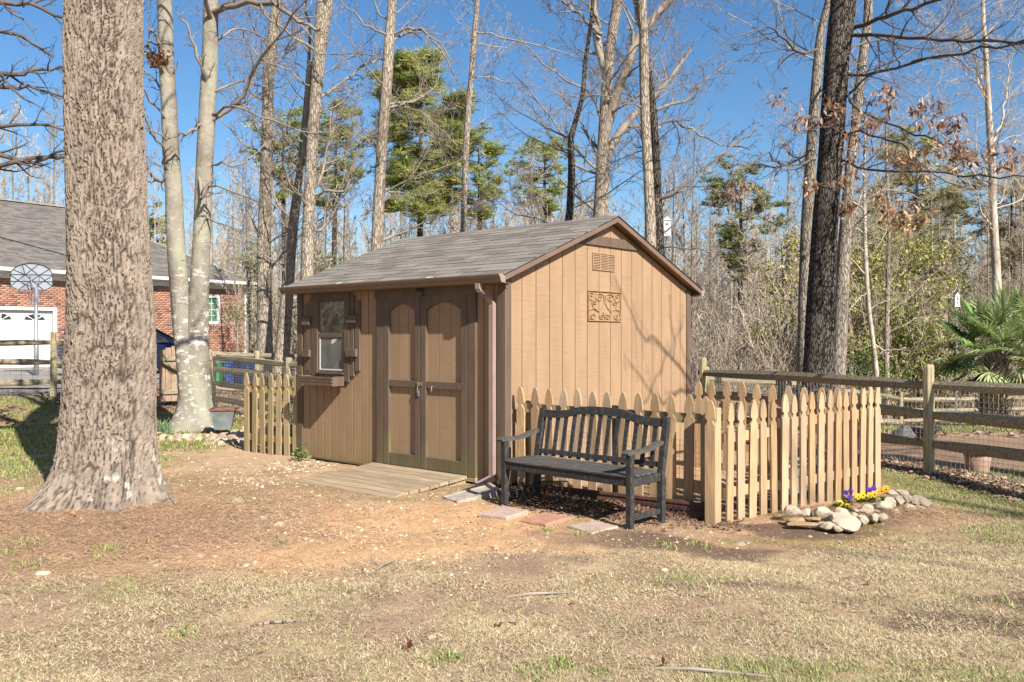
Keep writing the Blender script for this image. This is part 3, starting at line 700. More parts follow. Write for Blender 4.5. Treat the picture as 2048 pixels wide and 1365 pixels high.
# left and rear walls (out of sight): one sheet of boards each
b = MB()
for i in range(16): b.box(-SL, -SL+.02, .02+i*.2225+.004, .02+(i+1)*.2225-.004, Z0-.03, 2.05)
for i in range(15): b.box(-SL+.03+i*.2225+.004, -SL+.03+(i+1)*.2225-.004, SW-.02, SW, Z0-.03, 2.05)
o = b.build('rear_siding', M['tan'], SH); o['kind'] = 'stuff'
# corner boards
def cb(x0, x1, y0, y1, z1=2.07): MB().box(x0, x1, y0, y1, Z0-.04, z1, .003).build('corner_board', M['trim'], SH)
cb(-.085, .0, -.02, -.001); cb(.001, .021, -.02, .075, 2.1); cb(.001, .021, SW-.075, SW+.02, 2.1); cb(-SL-.02, -SL+.085, -.021, -.001)
cb(-SL-.021, -SL-.001, 0, .08); cb(-.08, .0, SW+.001, SW+.02)
# bottom trim of the front
MB().box(-SL+.09, DX0-.01, -.012, .0, Z0-.05, Z0-.028).build('drip_board', M['trim'], SH)
# gable collar board
yc0 = gab_y(1137); yc1 = gab_y(1281); zc = gab_z(1220, 495)
ya = SW/2-(ZR-.1-zc)/slope; yb = SW/2+(ZR-.1-zc)/slope; zt = zc+.105; yat = SW/2-(ZR-.1-zt)/slope; ybt = SW/2+(ZR-.1-zt)/slope
MB().prism([(ya, zc), (yb, zc), (ybt, zt), (yat, zt)], 'x', .001, .026).build('collar_board', M['trim'], SH)
# roof deck, soffit, fascia
x0r, x1r = -SL-.12, .10
def roof_pt(y, s): return (y, ZR-.012-abs(y-SW/2)*slope+s)
yl, yr = -.12, SW+.12
b = MB()
b.prism([roof_pt(yl, -.02), roof_pt(yl, 0), roof_pt(SW/2, 0), roof_pt(SW/2, -.02)], 'x', x0r, x1r)
b.prism([roof_pt(SW/2, -.02), roof_pt(SW/2, 0), roof_pt(yr, 0), roof_pt(yr, -.02)], 'x', x0r, x1r)
b.build('roof_deck', M['soffit'], SH)
for nm, xa, xb in (('rake_board', x1r+.001, x1r+.02), ('rake_board', x0r-.02, x0r-.001)):
    for s in (0, 1):
        ya_, yb_ = (yl-.0, SW/2) if s == 0 else (SW/2, yr)
        MB().prism([roof_pt(ya_, -.058), roof_pt(ya_, .003), roof_pt(yb_, .003), roof_pt(yb_, -.058)], 'x', xa, xb).build(nm, M['gutter'], SH)
# roof drip edge, dark line
b = MB()
for s in (0, 1):
    ya_, yb_ = (yl-.02, SW/2) if s == 0 else (SW/2, yr+.02)
    b.prism([roof_pt(ya_, .003), roof_pt(ya_, .010), roof_pt(yb_, .010), roof_pt(yb_, .003)], 'x', x1r, x1r+.03)
b.build('drip_edge', M['rubber'], SH)
# fascias under the eaves
MB().box(x0r, x1r, yl-.001, yl+.018, ZE-.1, ZE-.014).build('fascia', M['gutter'], SH)
MB().box(x0r, x1r, yr-.018, yr+.001, ZE-.1, ZE-.014).build('fascia', M['gutter'], SH)
MB().box(x0r+.02, x1r-.01, yl+.02, -.022, ZE-.098, ZE-.09).build('soffit', M['trim'], SH)
MB().box(x0r+.02, x1r-.01, SW+.022, yr-.02, ZE-.098, ZE-.09).build('soffit', M['trim'], SH)
# K-style gutters
def gutter(y_in, sgn, x0, x1):
    prof = [(0, .0), (0, -.082), (.055, -.082), (.070, -.055), (.074, -.034), (.094, -.012), (.094, .0), (.088, .0), (.088, -.010), (.066, -.034), (.053, -.076), (.006, -.076), (.006, 0)]
    pr = [(y_in+sgn*a, ZE-.012+c_) for a, c_ in prof]
    g_ = MB(); g_.prism(pr, 'x', x0, x1); o_ = g_.build('gutter', M['gutter'], SH)
    # end caps
    cap = [(y_in+sgn*a, ZE-.012+c_) for a, c_ in prof[:7]]
    for xx_ in (x0-.003, x1): MB().prism(cap, 'x', xx_, xx_+.003).build('end_cap', M['spout'], o_)
gutter(yl-.002, -1, x0r-.01, x1r+.012); gutter(yr+.002, 1, x0r-.01, x1r+.012)
for k in range(2): MB().bar((-.9-1.5*k, yl-.004, ZE+.004), (-.9-1.5*k, yl-.094, ZE-.008), .012, .004).build('gutter_hanger', M['white'], SH)
# downspouts
def spout(y_w, sgn, xc):
    w, d = .058, .045
    yo = y_w+sgn*.035
    b = MB(); top = ZE-.095
    path = [(xc-.06, y_w+sgn*.17, top+.005), (xc-.06, y_w+sgn*.17, top-.05), (xc-.045, y_w+sgn*.155, top-.09), (xc-.01, y_w+sgn*.07, top-.15), (xc, yo, top-.2), (xc, yo, .16)]
    vs = []
    for i, p in enumerate(path):
        sc = 1.0
        p = Vector(p)
        for sx, sy in ((-1, -1), (1, -1), (1, 1), (-1, 1)): vs.append((p.x+sx*w/2*sc, p.y+sy*d/2*sc, p.z+(0 if i in (0, 1, 4, 5) else sy*.012*sgn)))
    fs = []
    for i in range(len(path)-1):
        for k in range(4): fs.append((i*4+k, i*4+(k+1) % 4, i*4+4+(k+1) % 4, i*4+4+k))
    b.add(vs, fs); b.box(xc-.006, xc+.006, yo+sgn*.0226-.003, yo+sgn*.0226+.003, .16, top-.2)
    b.box(xc-.026, xc-.018, yo+sgn*.0226-.003, yo+sgn*.0226+.003, .16, top-.2); b.box(xc+.018, xc+.026, yo+sgn*.0226-.003, yo+sgn*.0226+.003, .16, top-.2)
    o_ = b.build('downspout', M['spout'], SH)
    e_ = MB()
    for i in range(6):
        z = top-.075-.013*i; yy_ = y_w+sgn*(.155-.014*i); e_.box(xc-.085+.011*i, xc-.012+.009*i, yy_-.029, yy_+.029, z-.004, z+.004)
    e_.build('elbow', M['spout'], o_)
    # kicked-out foot
    f_ = MB(); f_.hexa([(xc-.03, yo-.024, .05), (xc+.03, yo-.024, .05), (xc+.03, yo+.024, .16), (xc-.03, yo+.024, .16), (xc-.03, yo-.024, .16), (xc+.03, yo-.024, .16), (xc+.03, yo+.02, .165), (xc-.03, yo+.02, .165)])
    f_.bar((xc, yo, .1), (xc-.02, yo-.2 if sgn < 0 else yo+.2, .045), .06, .05); f_.build('foot', M['spout'], o_)
spout(0, -1, -.135); spout(SW, 1, -.06)
# shingles
shm = []
for v in range(4):
    w = .292+.002*v; b = MB(); b.hexa([(0, 0, 0), (w, 0, 0), (w, .19, -.004), (0, .19, -.004), (0, 0, .007+.0012*v), (w, 0, .007+.001*v), (w, .19, .003), (0, .19, .003)])
    shm.append(b.mesh('shingle', M['shingle']))
ang = math.atan(slope); expo = .1325; nrow = int(((SW/2+.14)/math.cos(ang))/expo)+1
R_ = random.Random(4)
far = MB()
for i in range(nrow):
    s = -.02+i*expo; yb = yl-.012+s*math.cos(ang); zb = ZR-.012-(SW/2-yb)*slope+.004+.003
    if yb > SW/2-.03: break
    xx_ = x0r-.012-((i % 2)*.146+R_.random()*.03)
    while xx_ < x1r+.02:
        me = shm[R_.randrange(4)]
        a0 = max(xx_, x0r-.012); a1 = min(xx_+.29, x1r+.028)
        if a1-a0 > .03:
            o = link('shingle', me, SH, (a0, yb, zb), (ang+R_.uniform(-.004, .006), 0, 0))
            sy = min(1, max(.15, (SW/2-yb-.002)/math.cos(ang)/.19)); o.scale = ((a1-a0)/.294, sy, 1)
            far.box(a0, a1, SW-yb, SW-yb-.19*sy*math.cos(ang), zb-.002, zb+.001)
        xx_ += .300
o = MB()
b = MB()
for i in range(nrow):
    s = i*expo; y_b = yr+.012-s*math.cos(ang)
    if y_b < SW/2+.19: break
    z_b = ZR-.012-(y_b-SW/2)*slope+.005
    for j in range(12):
        a0 = x0r-.01+j*.303; b.hexa([(a0, y_b, z_b), (a0, y_b-.18, z_b+.18*slope-.004), (a0+.295, y_b-.18, z_b+.18*slope-.004), (a0+.295, y_b, z_b), (a0, y_b, z_b+.008), (a0, y_b-.18, z_b+.18*slope+.003), (a0+.295, y_b-.18, z_b+.18*slope+.003), (a0+.295, y_b, z_b+.008)])
o = b.build('rear_shingles', M['shingle'], SH); o['kind'] = 'stuff'
for j in range(12):   # ridge caps
    a0 = x0r-.01+j*.3025; w_ = .12; lf = .0035
    MB().prism([(SW/2-w_, ZR-w_*slope+.000), (SW/2-w_, ZR-w_*slope+.006), (SW/2, ZR+.004+lf), (SW/2+w_, ZR-w_*slope+.006), (SW/2+w_, ZR-w_*slope), (SW/2, ZR-.004)], 'x', a0, a0+.3).build('ridge_cap', M['shingle'], SH)
# louvred gable vent
vy0, vy1 = gab_y(1184), gab_y(1228.5); vz0, vz1 = gab_z(1206, 542), gab_z(1206, 507.5)
vo = MB(); fr = .012
vo.box(.001, .014, vy0, vy1, vz0, vz0+fr); vo.box(.001, .014, vy0, vy1, vz1-fr, vz1)
cw = (vy1-vy0)/3
for k in range(4): vo.box(.001, .014, vy0+k*cw-(0 if k == 0 else .008)-(.004 if k == 3 else 0), vy0+k*cw+(.012 if k == 0 else .008 if k < 3 else 0), vz0+fr+.0005, vz1-fr-.0005)
vent = vo.build('gable_vent', M['tan'], SH)
for k in range(3):
    for i in range(9):
        z = vz0+fr+.006+i*(vz1-vz0-2*fr-.006)/9
        l_ = MB(); l_.hexa([(.002, vy0+k*cw+.010, z+.010), (.013, vy0+k*cw+.010, z), (.013, vy0+(k+1)*cw-.010, z), (.002, vy0+(k+1)*cw-.010, z+.010), (.002, vy0+k*cw+.010, z+.013), (.013, vy0+k*cw+.010, z+.003), (.013, vy0+(k+1)*cw-.010, z+.003), (.002, vy0+(k+1)*cw-.010, z+.013)])
        l_.build('louvre', M['tan'], vent)
# scrollwork wall ornament (a thing that hangs on the wall)
oy0, oy1 = gab_y(1175), gab_y(1240.5); oz0, oz1 = gab_z(1207, 643), gab_z(1207, 583)
W_, H_ = oy1-oy0, oz1-oz0
OR = thing('wall_ornament', 'square tan scrollwork panel hanging on the gable wall', 'wall ornament')
OR.parent = None
mw = SH.matrix_basis
OR.matrix_world = Matrix.Translation(Vector((SHED_K[0], SHED_K[1], 0))) @ Matrix.Rotation(math.atan2(SA[1], SA[0]), 4, 'Z') @ Matrix.Translation((0.004, oy0, oz0))
b = MB(); t_ = .007
b.box(0, .014, 0, W_, 0, t_); b.box(0, .014, 0, W_, H_-t_, H_); b.box(0, .014, 0, t_, t_+.0005, H_-t_-.0005); b.box(0, .014, W_-t_, W_, t_+.0005, H_-t_-.0005)
b.build('frame', M['tan_dark'] if 'tan_dark' in M else M['soffit'], OR)
def spiral(cx, cy, r0, a0, turns, hand):
    out = []
    for i in range(15):
        t = i/14; r = r0*(1-.8*t); a = a0+hand*turns*2*math.pi*t; out.append((.008, (cx+r*math.cos(a))*W_, (cy+r*math.sin(a))*H_))
    return out
def scroll(pre, sp):
    pts_ = [(.008, x*W_, y*H_) for x, y in pre]+sp
    MB().tube(pts_, .0048, 5).build('scroll', M['soffit'], OR)
for s in (0, 1):
    m_ = (lambda x: x) if s == 0 else (lambda x: 1-x)
    h_ = 1 if s == 0 else -1
    def sp(cx, cy, r, a, tn, hd): return spiral(m_(cx), cy, r, a if s == 0 else math.pi-a, tn, hd*h_)
    scroll([(m_(.30), .33), (m_(.42), .45), (m_(.49), .62), (m_(.47), .85)], sp(.34, .78, .15, .45, 1.35, 1))
    scroll([(m_(.30), .33), (m_(.16), .42), (m_(.13), .55)], sp(.19, .60, .08, 3.6, 1.2, -1))
    scroll([(m_(.28), .95), (m_(.16), .66), (m_(.03), .72)], sp(.10, .86, .09, 3.9, 1.2, -1))
    scroll([(m_(.33), .30), (m_(.20), .43), (m_(.05), .36), (m_(.02), .2)], sp(.13, .17, .12, 2.9, 1.3, 1))
    scroll([(m_(.50), .04), (m_(.50), .16), (m_(.44), .29)], sp(.42, .14, .09, 1.2, 1.2, 1))
# doors
trimM = M['trim']
def fb(name, x0, x1, z0, z1, y0=-.028, y1=-.001, par=SH, c=.003, mt=None): return MB().box(x0, x1, y0, y1, z0, z1, c).build(name, mt or trimM, par)
LX0, LX1 = wall_x(772), wall_x(843.5); RX0, RX1 = wall_x(846.5), wall_x(938)
LX1 = (wall_x(845)) - .004; RX0 = wall_x(845)+.004
DT = wall_z(850, 590); DBt = Z0+.0
fb('door_frame', DX0, LX0-.006, Z0, DZ1-.085, -.034)
fb('door_frame', RX1+.006, DX1, Z0, DZ1-.085, -.034)
fb('door_frame', DX0-.03, DX1, DZ1-.084, DZ1+.03, -.036)
b = MB(); b.box(DX0, DX1, .016, .0205, Z0, DZ1); b.build('door_backing', M['rubber'], SH)
mid = wall_z(850, 770)
for n_d, (x0, x1) in enumerate(((LX0, LX1), (RX0, RX1))):
    d = thing('door', None, None); del_ = None
    d.parent = SH; d.location = (0, 0, 0)
    st = .085; zt = DT; zb = Z0+.01
    pw = (x1-x0-2*st)
    k = 3
    for j in range(k):
        MB().box(x0+st-.01+j*(pw+.02)/k+.003, x0+st-.01+(j+1)*(pw+.02)/k-.003, -.002, .010, zb+.1, zt-.05).build('door_plank', M['tan'], d)
    MB().box(x0+st-.02, x1-st+.02, .0105, .0125, zb+.1, zt-.05).build('door_panel', M['soffit'], d)
    fb('stile', x0, x0+st, zb, zt, -.036, .012, d); fb('stile', x1-st, x1, zb, zt, -.034, -.002, d)
    fb('rail', x0+st+.001, x1-st-.001, zb, zb+.135, -.033, -.002, d)
    fb('rail', x0+st+.001, x1-st-.001, mid-.035, mid+.04, -.033, -.002, d)
    arch = [(x0+st+.001, zt), (x0+st+.001, zt-.16)]
    for j in range(13):
        t = j/12; u = x0+st+.001+(pw-.002)*t; s_ = math.sin(math.pi*min(1, max(0, (t-.06)/.88)))**.75 if .06 < t < .94 else 0
        arch.append((u, zt-.16+.075*s_))
    arch += [(x1-st-.001, zt-.16), (x1-st-.001, zt)]
    arch_lo = arch[1:-1]; ab = MB()
    for j in range(len(arch_lo)-1):   # curved rail built of vertical slices
        (ua, za), (ub, zb_) = arch_lo[j], arch_lo[j+1]
        if ub-ua < 1e-4: continue

        ab.prism([(ua, za), (ub, zb_), (ub, zt), (ua, zt)], 'y', -.033, -.002)
    ab.build('arched_rail', trimM, d)
cx = wall_x(845)
hz = wall_z(845, 768)
b = MB(); b.box(cx-.05, cx+.035, -.042, -.035, hz-.02, hz+.02); b.box(cx-.03, cx-.012, -.05, -.042, hz-.014, hz+.014); b.build('hasp', M['brass'], SH)
b = MB(); b.tube([(cx-.02, -.05, hz-.02), (cx-.02, -.055, hz-.05), (cx-.018, -.05, hz-.1)], .005, 6); b.box(cx-.035, cx-.01, -.05, -.035, hz-.13, hz-.075); b.build('padlock', M['hasp'], SH)
hx = wall_x(870); b = MB(); b.tube([(hx, -.036, hz-.02), (hx, -.05, hz-.02), (hx+.004, -.055, hz-.05), (hx-.004, -.05, hz-.075)], .005, 6); b.build('door_handle', M['metal'], SH)
b = MB(); zz = DZ1-.1
b.box(cx-.05, cx-.01, -.05, -.037, DZ1-.03, DZ1+.02); b.box(cx+.01, cx+.05, -.05, -.037, DZ1-.03, DZ1+.02); b.tube([(cx-.04, -.06, DZ1+.0), (cx+.02, -.065, DZ1-.01), (cx+.06, -.06, DZ1+.005)], .006, 6); b.tube([(cx+.05, -.055, DZ1), (cx+.055, -.055, DZ1-.08)], .007, 6); b.build('door_latch', M['black_iron'], SH)
for xh in (x0,): pass
# threshold
MB().box(DX0, DX1, -.03, .0, Z0-.05, Z0-.002, .003).build('threshold', M['deck'], SH)
# window
WN = thing('window', None, None); WN.parent = SH
gx0, gx1 = wall_x(640.6), wall_x(689.5)
z_gt, z_gm1, z_gm0, z_gb = wall_z(665, 604), wall_z(665, 667), wall_z(665, 675), wall_z(665, 741)
for k_, (a0, a1, c0, c1) in enumerate(((WX0-.02, gx0-.022, WZ0-.02, 2.04), (gx1+.022, WX1+.005, WZ0-.06, 2.04))): fb('window_trim', a0, a1, c0, c1, -.03, -.001, WN)
fb('window_trim', gx0-.021, gx1+.021, z_gt+.022, 2.04, -.028, -.001, WN)
fb('sash', gx0-.021, gx0, z_gb-.02, z_gt+.021, -.016, -.001, WN); fb('sash', gx1, gx1+.021, z_gb-.02, z_gt+.021, -.016, -.001, WN)
fb('sash', gx0+.001, gx1-.001, z_gt, z_gt+.021, -.015, -.001, WN); fb('sash', gx0+.001, gx1-.001, z_gm0, z_gm1, -.018, -.001, WN); fb('sash', gx0+.001, gx1-.001, z_gb-.02, z_gb, -.015, -.001, WN)
MB().box(gx0, gx1, -.006, -.003, z_gm1, z_gt).build('pane', M['glass'], WN)
MB().box(gx0, gx1, -.005, -.002, z_gb, z_gm0).build('pane', M['glass_dusty'], WN)
b = MB(); b.box(gx0+.001, gx0+.012, -.011, -.0065, z_gb+.014, z_gm0-.001); b.box(gx0+.001, gx1-.001, -.012, -.0062, z_gb+.001, z_gb+.014); b.build('bead', M['white'], WN)
b = MB()
for (u, v_, l_) in ((.58, .9, .10), (.57, .83, .07)):
    xa = gx0+(gx1-gx0)*(u-.1); za = z_gb+(z_gm0-z_gb)*v_; b.hexa([(xa, -.0075, za-.012), (xa+l_, -.0075, za+.006), (xa+l_, -.0065, za+.006), (xa, -.0065, za-.012), (xa, -.0075, za+.006), (xa+l_, -.0075, za+.024), (xa+l_, -.0065, za+.024), (xa, -.0065, za+.006)])
b.build('sticker', M['white'], WN)
fb('sill', gx0-.03, gx1+.021, z_gb-.045, z_gb-.0205, -.045, -.001, WN)
# shutters: two staggered boards with two battens each
def shutter(bd, bt):
    s_ = thing('shutter', None, None); s_.parent = SH
    for (p0, p1, y1_, y0_) in bd: fb('board', wall_x(p0)+.002, wall_x(p1)-.002, wall_z(p0, y0_), wall_z(p0, y1_), -.026, -.001, s_)
    for (p0, p1, y1_, y0_) in bt: fb('batten', wall_x(p0), wall_x(p1), wall_z(p0, y0_), wall_z(p0, y1_), -.062, -.0265, s_)
shutter([(612, 620.5, 609, 741), (620.8, 627.5, 600, 748)], [(611, 625.5, 636, 651), (609.5, 625.5, 700, 714)])
shutter([(702.3, 711, 592, 753), (712.5, 722.5, 603, 742)], [(699.8, 718.5, 631, 646), (698.5, 719, 698, 713.5)])
# window box
WB = thing('window_box', None, None); WB.parent = SH
bx0, bx1 = wall_x(624), wall_x(692.5); bz0, bz1 = wall_z(665, 774)-.0, wall_z(665, 752); dp = .19
bz0 += .02
for i in range(3):
    h_ = (bz1-bz0)/3; zi = bz0+i*h_; MB().box(bx0, bx1, -dp-.02, -dp, zi+.003, zi+h_-.003, .002).build('slat', trimM, WB)
MB().box(bx0, bx0+.018, -dp+.001, -.031, bz0, bz1, .002).build('side_board', trimM, WB); MB().box(bx1-.018, bx1, -dp+.001, -.031, bz0, bz1, .002).build('side_board', trimM, WB)
MB().box(bx0+.019, bx1-.019, -dp+.001, -.031, bz0, bz0+.015).build('bottom_board', trimM, WB)
MB().box(bx0+.019, bx1-.019, -dp+.001, -.031, bz0+.016, bz1-.02).build('soil', M['tub'], WB)

# ramp (a thing of its own: boards laid before the door)
RP = thing('ramp', 'weathered wooden ramp of parallel boards before the shed doors', 'ramp', (SHED_K[0], SHED_K[1], 0), math.atan2(SA[1], SA[0]))
rx0, rx1 = -1.93, -.47
nb = 8; ln_ = 1.06/nb
R_ = random.Random(3)
for i in range(nb):
    y0 = -.035-(i+1)*ln_; y1 = -.035-i*ln_-.012
    za = .085-.078*(i+1)/nb; zb_ = .085-.078*i/nb; dx_ = R_.uniform(-.012, .012); t_ = .032
    p = [(rx0+dx_, y0, za-t_), (rx1+dx_, y0, za-t_), (rx1+dx_, y1, zb_-t_), (rx0+dx_, y1, zb_-t_)]; p += [(a, b_, c+t_) for a, b_, c in p]
    MB().hexa(p).build('board', M['deck'], RP)
for xk in (rx0+.05, (rx0+rx1)/2, rx1-.05): MB().hexa([(xk-.02, -1.08, -.02), (xk+.02, -1.08, -.02), (xk+.02, -.04, -.02), (xk-.02, -.04, -.02), (xk-.02, -1.08, -.022+.0), (xk+.02, -1.08, -.021), (xk+.02, -.04, .05), (xk-.02, -.04, .05)]).build('joist', M['deck'], RP)
# ---------------------------------------------------------------- picket fences
def picket_poly(h, w=.089):
    a = w/2
    right = [(a, 0), (a, h-.215), (a*.80, h-.205), (a*.56, h-.19), (a*.50, h-.178), (a*.56, h-.168), (a*.95, h-.155), (a*1.0, h-.146), (a*.98, h-.125), (a*.88, h-.085), (a*.68, h-.045), (a*.42, h-.015), (a*.15, h)]
    return right+[(-x, z) for x, z in reversed(right)]
PK = {}
def picket_mesh(h, mt):
    k = (h, mt)
    if k not in PK:
        # a picket cut into convex quads, front and back, plus its edge
        poly = picket_poly(h); n = len(poly)//2; th = .019
        vs = []; fs = []
        for (x, z) in poly[:n]: vs += [(x, -th/2, z), (-x, -th/2, z), (x, th/2, z), (-x, th/2, z)]
        for i in range(n-1):
            a = i*4; b = a+4
            fs += [(a+1, a, b, b+1), (a+2, a+3, b+3, b+2), (a, a+2, b+2, b), (a+3, a+1, b+1, b+3)]
        fs += [(0, 1, 3, 2), ((n-1)*4+1, (n-1)*4, (n-1)*4+2, (n-1)*4+3)]
        me = bpy.data.meshes.new('picket'); me.from_pydata(vs, [], fs); me.materials.append(M[mt]); me.update(); PK[k] = me
    return PK[k]
def picket_fence(label, p0, p1, n, h, z0, z1, front, mt='picket', rails=(.2, .8), lean=.012, seed=1, posts=(0, 1), rail_y=.028, jit=.01, group=None, mesh_h=0, zs=None, twist=.05, railmt=None):
    """front = +1 if the pickets face the camera side (local -y)"""
    R_ = random.Random(seed)
    p0 = Vector((*p0, z0)); p1 = Vector((*p1, z1)); d = p1-p0; L = math.hypot(d.x, d.y); az = math.atan2(d.y, d.x)
    T = thing('picket_fence', label, 'fence', p0, az, group)
    dz = (z1-z0)/L
    pw = .089
    for i in range(n):
        x = pw/2+(L-pw)*i/(n-1); me = picket_mesh(h, mt)
        zz = dz*x+R_.uniform(-jit, jit)
        o = link('picket', me, T, (x, 0, zz)); o.rotation_euler = (R_.uniform(-.012, .012), R_.uniform(-lean, lean), R_.uniform(-twist, twist))
    y0 = front*.0125; y1 = front*(.0125+.038)
    for rz in rails:
        b = MB(); b.hexa([(0, min(y0, y1), rz-.042), (L, min(y0, y1), rz-.042+dz*L), (L, max(y0, y1), rz-.042+dz*L), (0, max(y0, y1), rz-.042), (0, min(y0, y1), rz+.042), (L, min(y0, y1), rz+.042+dz*L), (L, max(y0, y1), rz+.042+dz*L), (0, max(y0, y1), rz+.042)]); b.build('rail', M[railmt or mt], T)
    for t in posts:
        x = .06+(L-.12)*t; y = front*(.052+.045)
        MB().box(x-.044, x+.044, y-.044, y+.044, dz*x-.15, dz*x+h-.13, .004).build('post', M[railmt or mt], T)
    if mesh_h: wire_panel(T, L, front*.056, .0, mesh_h, .05, .05, dz)
    return T
def wire_panel(T, L, y, z0, h, sx, sz, dz=0, r=.0013, sag=.004):
    g = {(2, 3): []}
    nx_ = int(L/sx); nz_ = int(h/sz)
    for i in range(nx_+1): x = i*sx; g[(2, 3)].append(([(x, y, z0+dz*x), (x, y+sag*math.sin(i), z0+nz_*sz+dz*x)], [r, r]))
    for j in range(nz_+1):
        z = z0+j*sz; g[(2, 3)].append(([(0, y, z), (L, y, z+dz*L)], [r, r]))
    V, Fq = strands_np(g)
    o = link('wire_mesh', mesh_np('wire_mesh', V, [Fq], [M['wire']]), T); o['kind'] = 'stuff'; return o
G_P = 'picket fences round the shed'
picket_fence('gothic-topped picket fence running behind the black bench', (.06, 8.70), (1.70, 7.53), 13, 1.0, 0, -.01, 1, rails=(.22, .80), posts=(0.02, .52), seed=2, group=G_P, mesh_h=.62, railmt='picket_old')
# right-hand fence: a gate of five pickets, then the long run
p_a = Vector((1.74, 7.43)); p_b = Vector((3.72, 8.90)); dv = (p_b-p_a); u_ = dv.normalized()
picket_fence('picket gate of five pale boards next to the fence corner by the bench', tuple(p_a+u_*.10), tuple(p_a+u_*.80), 5, 1.04, -.105, -.09, 1, rails=(.27, .74), posts=(), seed=5, group=G_P, lean=.02, twist=.10)
picket_fence('long picket fence slanting away behind the pansy bed', tuple(p_a+u_*.86), tuple(p_b), 12, 1.06, -.085, -.06, 1, rails=(.24, .80), posts=(.03, .97), seed=6, group=G_P, twist=.06)
picket_fence('rear picket fence seen from its rail side beyond the small garden plot', (3.70, 8.93), (2.08, 10.05), 12, 1.02, -.055, -.02, -1, rails=(.3, .76), posts=(.04, .6, .96), seed=8, group=G_P)
picket_fence('short greenish picket fence joining the left corner of the shed', (-3.50, 11.52), (-2.66, 10.93), 7, 1.03, .0, .0, 1, mt='picket_old', rails=(.2, .82), posts=(.0,), seed=9, group=G_P, lean=.015, mesh_h=.0)
# corner gate post where the two fences meet
GP = thing('gate_post', 'thick square gate post where the two picket fences meet', 'post', (1.71, 7.44, -.12), R(-36))
MB().box(-.045, .045, -.011, .011, 0, .90, .003).build('face_board', M['picket'], GP, loc=(0, -.058, 0))
link('picket', picket_mesh(1.06, 'picket'), GP, (0, -.082, .03))
MB().box(-.045, .045, -.044, .044, -.1, 1.02, .004).build('post', M['picket'], GP)
# rusty steel edging along the foot of the fence
ED = thing('garden_edging', 'rust-brown metal edging strip along the foot of the picket fence', 'edging', (.1, 8.59, 0), math.atan2(-1.17, 1.64))
b = MB(); b.box(0, 1.93, -.012, .0, -.06, .085); b.box(0, 1.93, -.022, -.0125, .06, .085); b.build('strip', M['rust'], ED)
R_ = random.Random(1)
b = MB()
for i in range(14): x = 1.2+.05*i; b.box(x, x+.03, -.026, -.0225, .01+R_.uniform(0, .01), .03)
b.build('slot', M['rubber'], ED)

# ---------------------------------------------------------------- split rail and wire fences
def rail_poly(R_): return [(math.cos(a)*.045*R_.uniform(.8, 1.1), math.sin(a)*.062*R_.uniform(.85, 1.1)) for a in [k*math.pi/3+.3 for k in range(6)]]
def split_fence(label, P_, rails, hpost, mesh=True, seed=1, post_r=.062, sunk=.3, mx=.10, mz=.05, zoff=None, wr=.0025):
    R_ = random.Random(seed)
    T = thing('split_rail_fence', label, 'fence', (P_[0][0], P_[0][1], 0), 0)
    O = Vector((P_[0][0], P_[0][1], 0))
    Q = [Vector((p[0], p[1], (p[2] if len(p) > 2 else Hf(p[0], p[1]))))-O for p in P_]
    for i, q in enumerate(Q):
        b = MB(); n = 8; rings = [(-sunk, 1.05), (0, 1.05), (hpost*.5, 1.0), (hpost-.03, .95), (hpost, .8)]
        ph = R_.random(); prof = [R_.uniform(.85, 1.1) for _ in range(n)]; lx, ly = R_.uniform(-.02, .02), R_.uniform(-.02, .02)
        vs = []
        for z, s in rings:
            for k in range(n): a = 2*math.pi*(k+ph)/n; vs.append((q.x+math.cos(a)*post_r*s*prof[k]+lx*z, q.y+math.sin(a)*post_r*s*prof[k]+ly*z, q.z+z))
        fs = [(r*n+k, r*n+(k+1) % n, (r+1)*n+(k+1) % n, (r+1)*n+k) for r in range(len(rings)-1) for k in range(n)]+[tuple((len(rings)-1)*n+k for k in range(n))]
        b.add(vs, fs).build('post', M['post'], T, smooth=False)
    for i in range(len(Q)-1):
        a, c = Q[i], Q[i+1]; d = (c-a).normalized(); side = Vector((-d.y, d.x, 0)).normalized()
        for rz in rails:
            pts_ = []; ns = 7; b = MB(); ph = R_.uniform(-.5, .5); sg = R_.uniform(-.02, .015); pol = rail_poly(R_)
            vs = []
            for k in range(ns):
                t = -.02+1.04*k/(ns-1); s = .62 if k in (0, ns-1) else 1.0
                c0 = a+(c-a)*t+Vector((0, 0, rz+sg*math.sin(math.pi*t)*1.5+R_.uniform(-.006, .006)))+side*R_.uniform(-.008, .008)
                for (u, v) in pol: vs.append(c0+side*u*s*R_.uniform(.93, 1.07)+Vector((0, 0, v*s*R_.uniform(.93, 1.07))))
            n = 6; fs = [(r*n+k, r*n+(k+1) % n, (r+1)*n+(k+1) % n, (r+1)*n+k) for r in range(ns-1) for k in range(n)]+[tuple(range(n))[::-1], tuple((ns-1)*n+k for k in range(n))]
            b.add(vs, fs).build('rail', M['rail'], T)
        if mesh:
            L = math.hypot(*(c-a).xy);
            g_ = {(2, 3): []}
            nx_ = int(L/mx); hm = max(rails)-.02; dz = (c.z-a.z)/L; ux, uy = (c.x-a.x)/L, (c.y-a.y)/L; off = Vector((uy, -ux, 0))*.068
            for k in range(nx_+1):
                x = k*mx; o_ = a+Vector((ux*x, uy*x, dz*x))+off; g_[(2, 3)].append(([o_, o_+Vector((0, 0, hm))], [wr, wr]))
            j = 0
            while j*mz <= hm: g_[(2, 3)].append(([a+off+Vector((0, 0, j*mz)), c+off+Vector((0, 0, j*mz))], [wr, wr])); j += 1
            V, Fq = strands_np(g_); o_ = link('wire_mesh', mesh_np('wire_mesh', V, [Fq], [M['wire']]), T); o_['kind'] = 'stuff'
    return T
Bp = (2.85, 13.17, -.02)
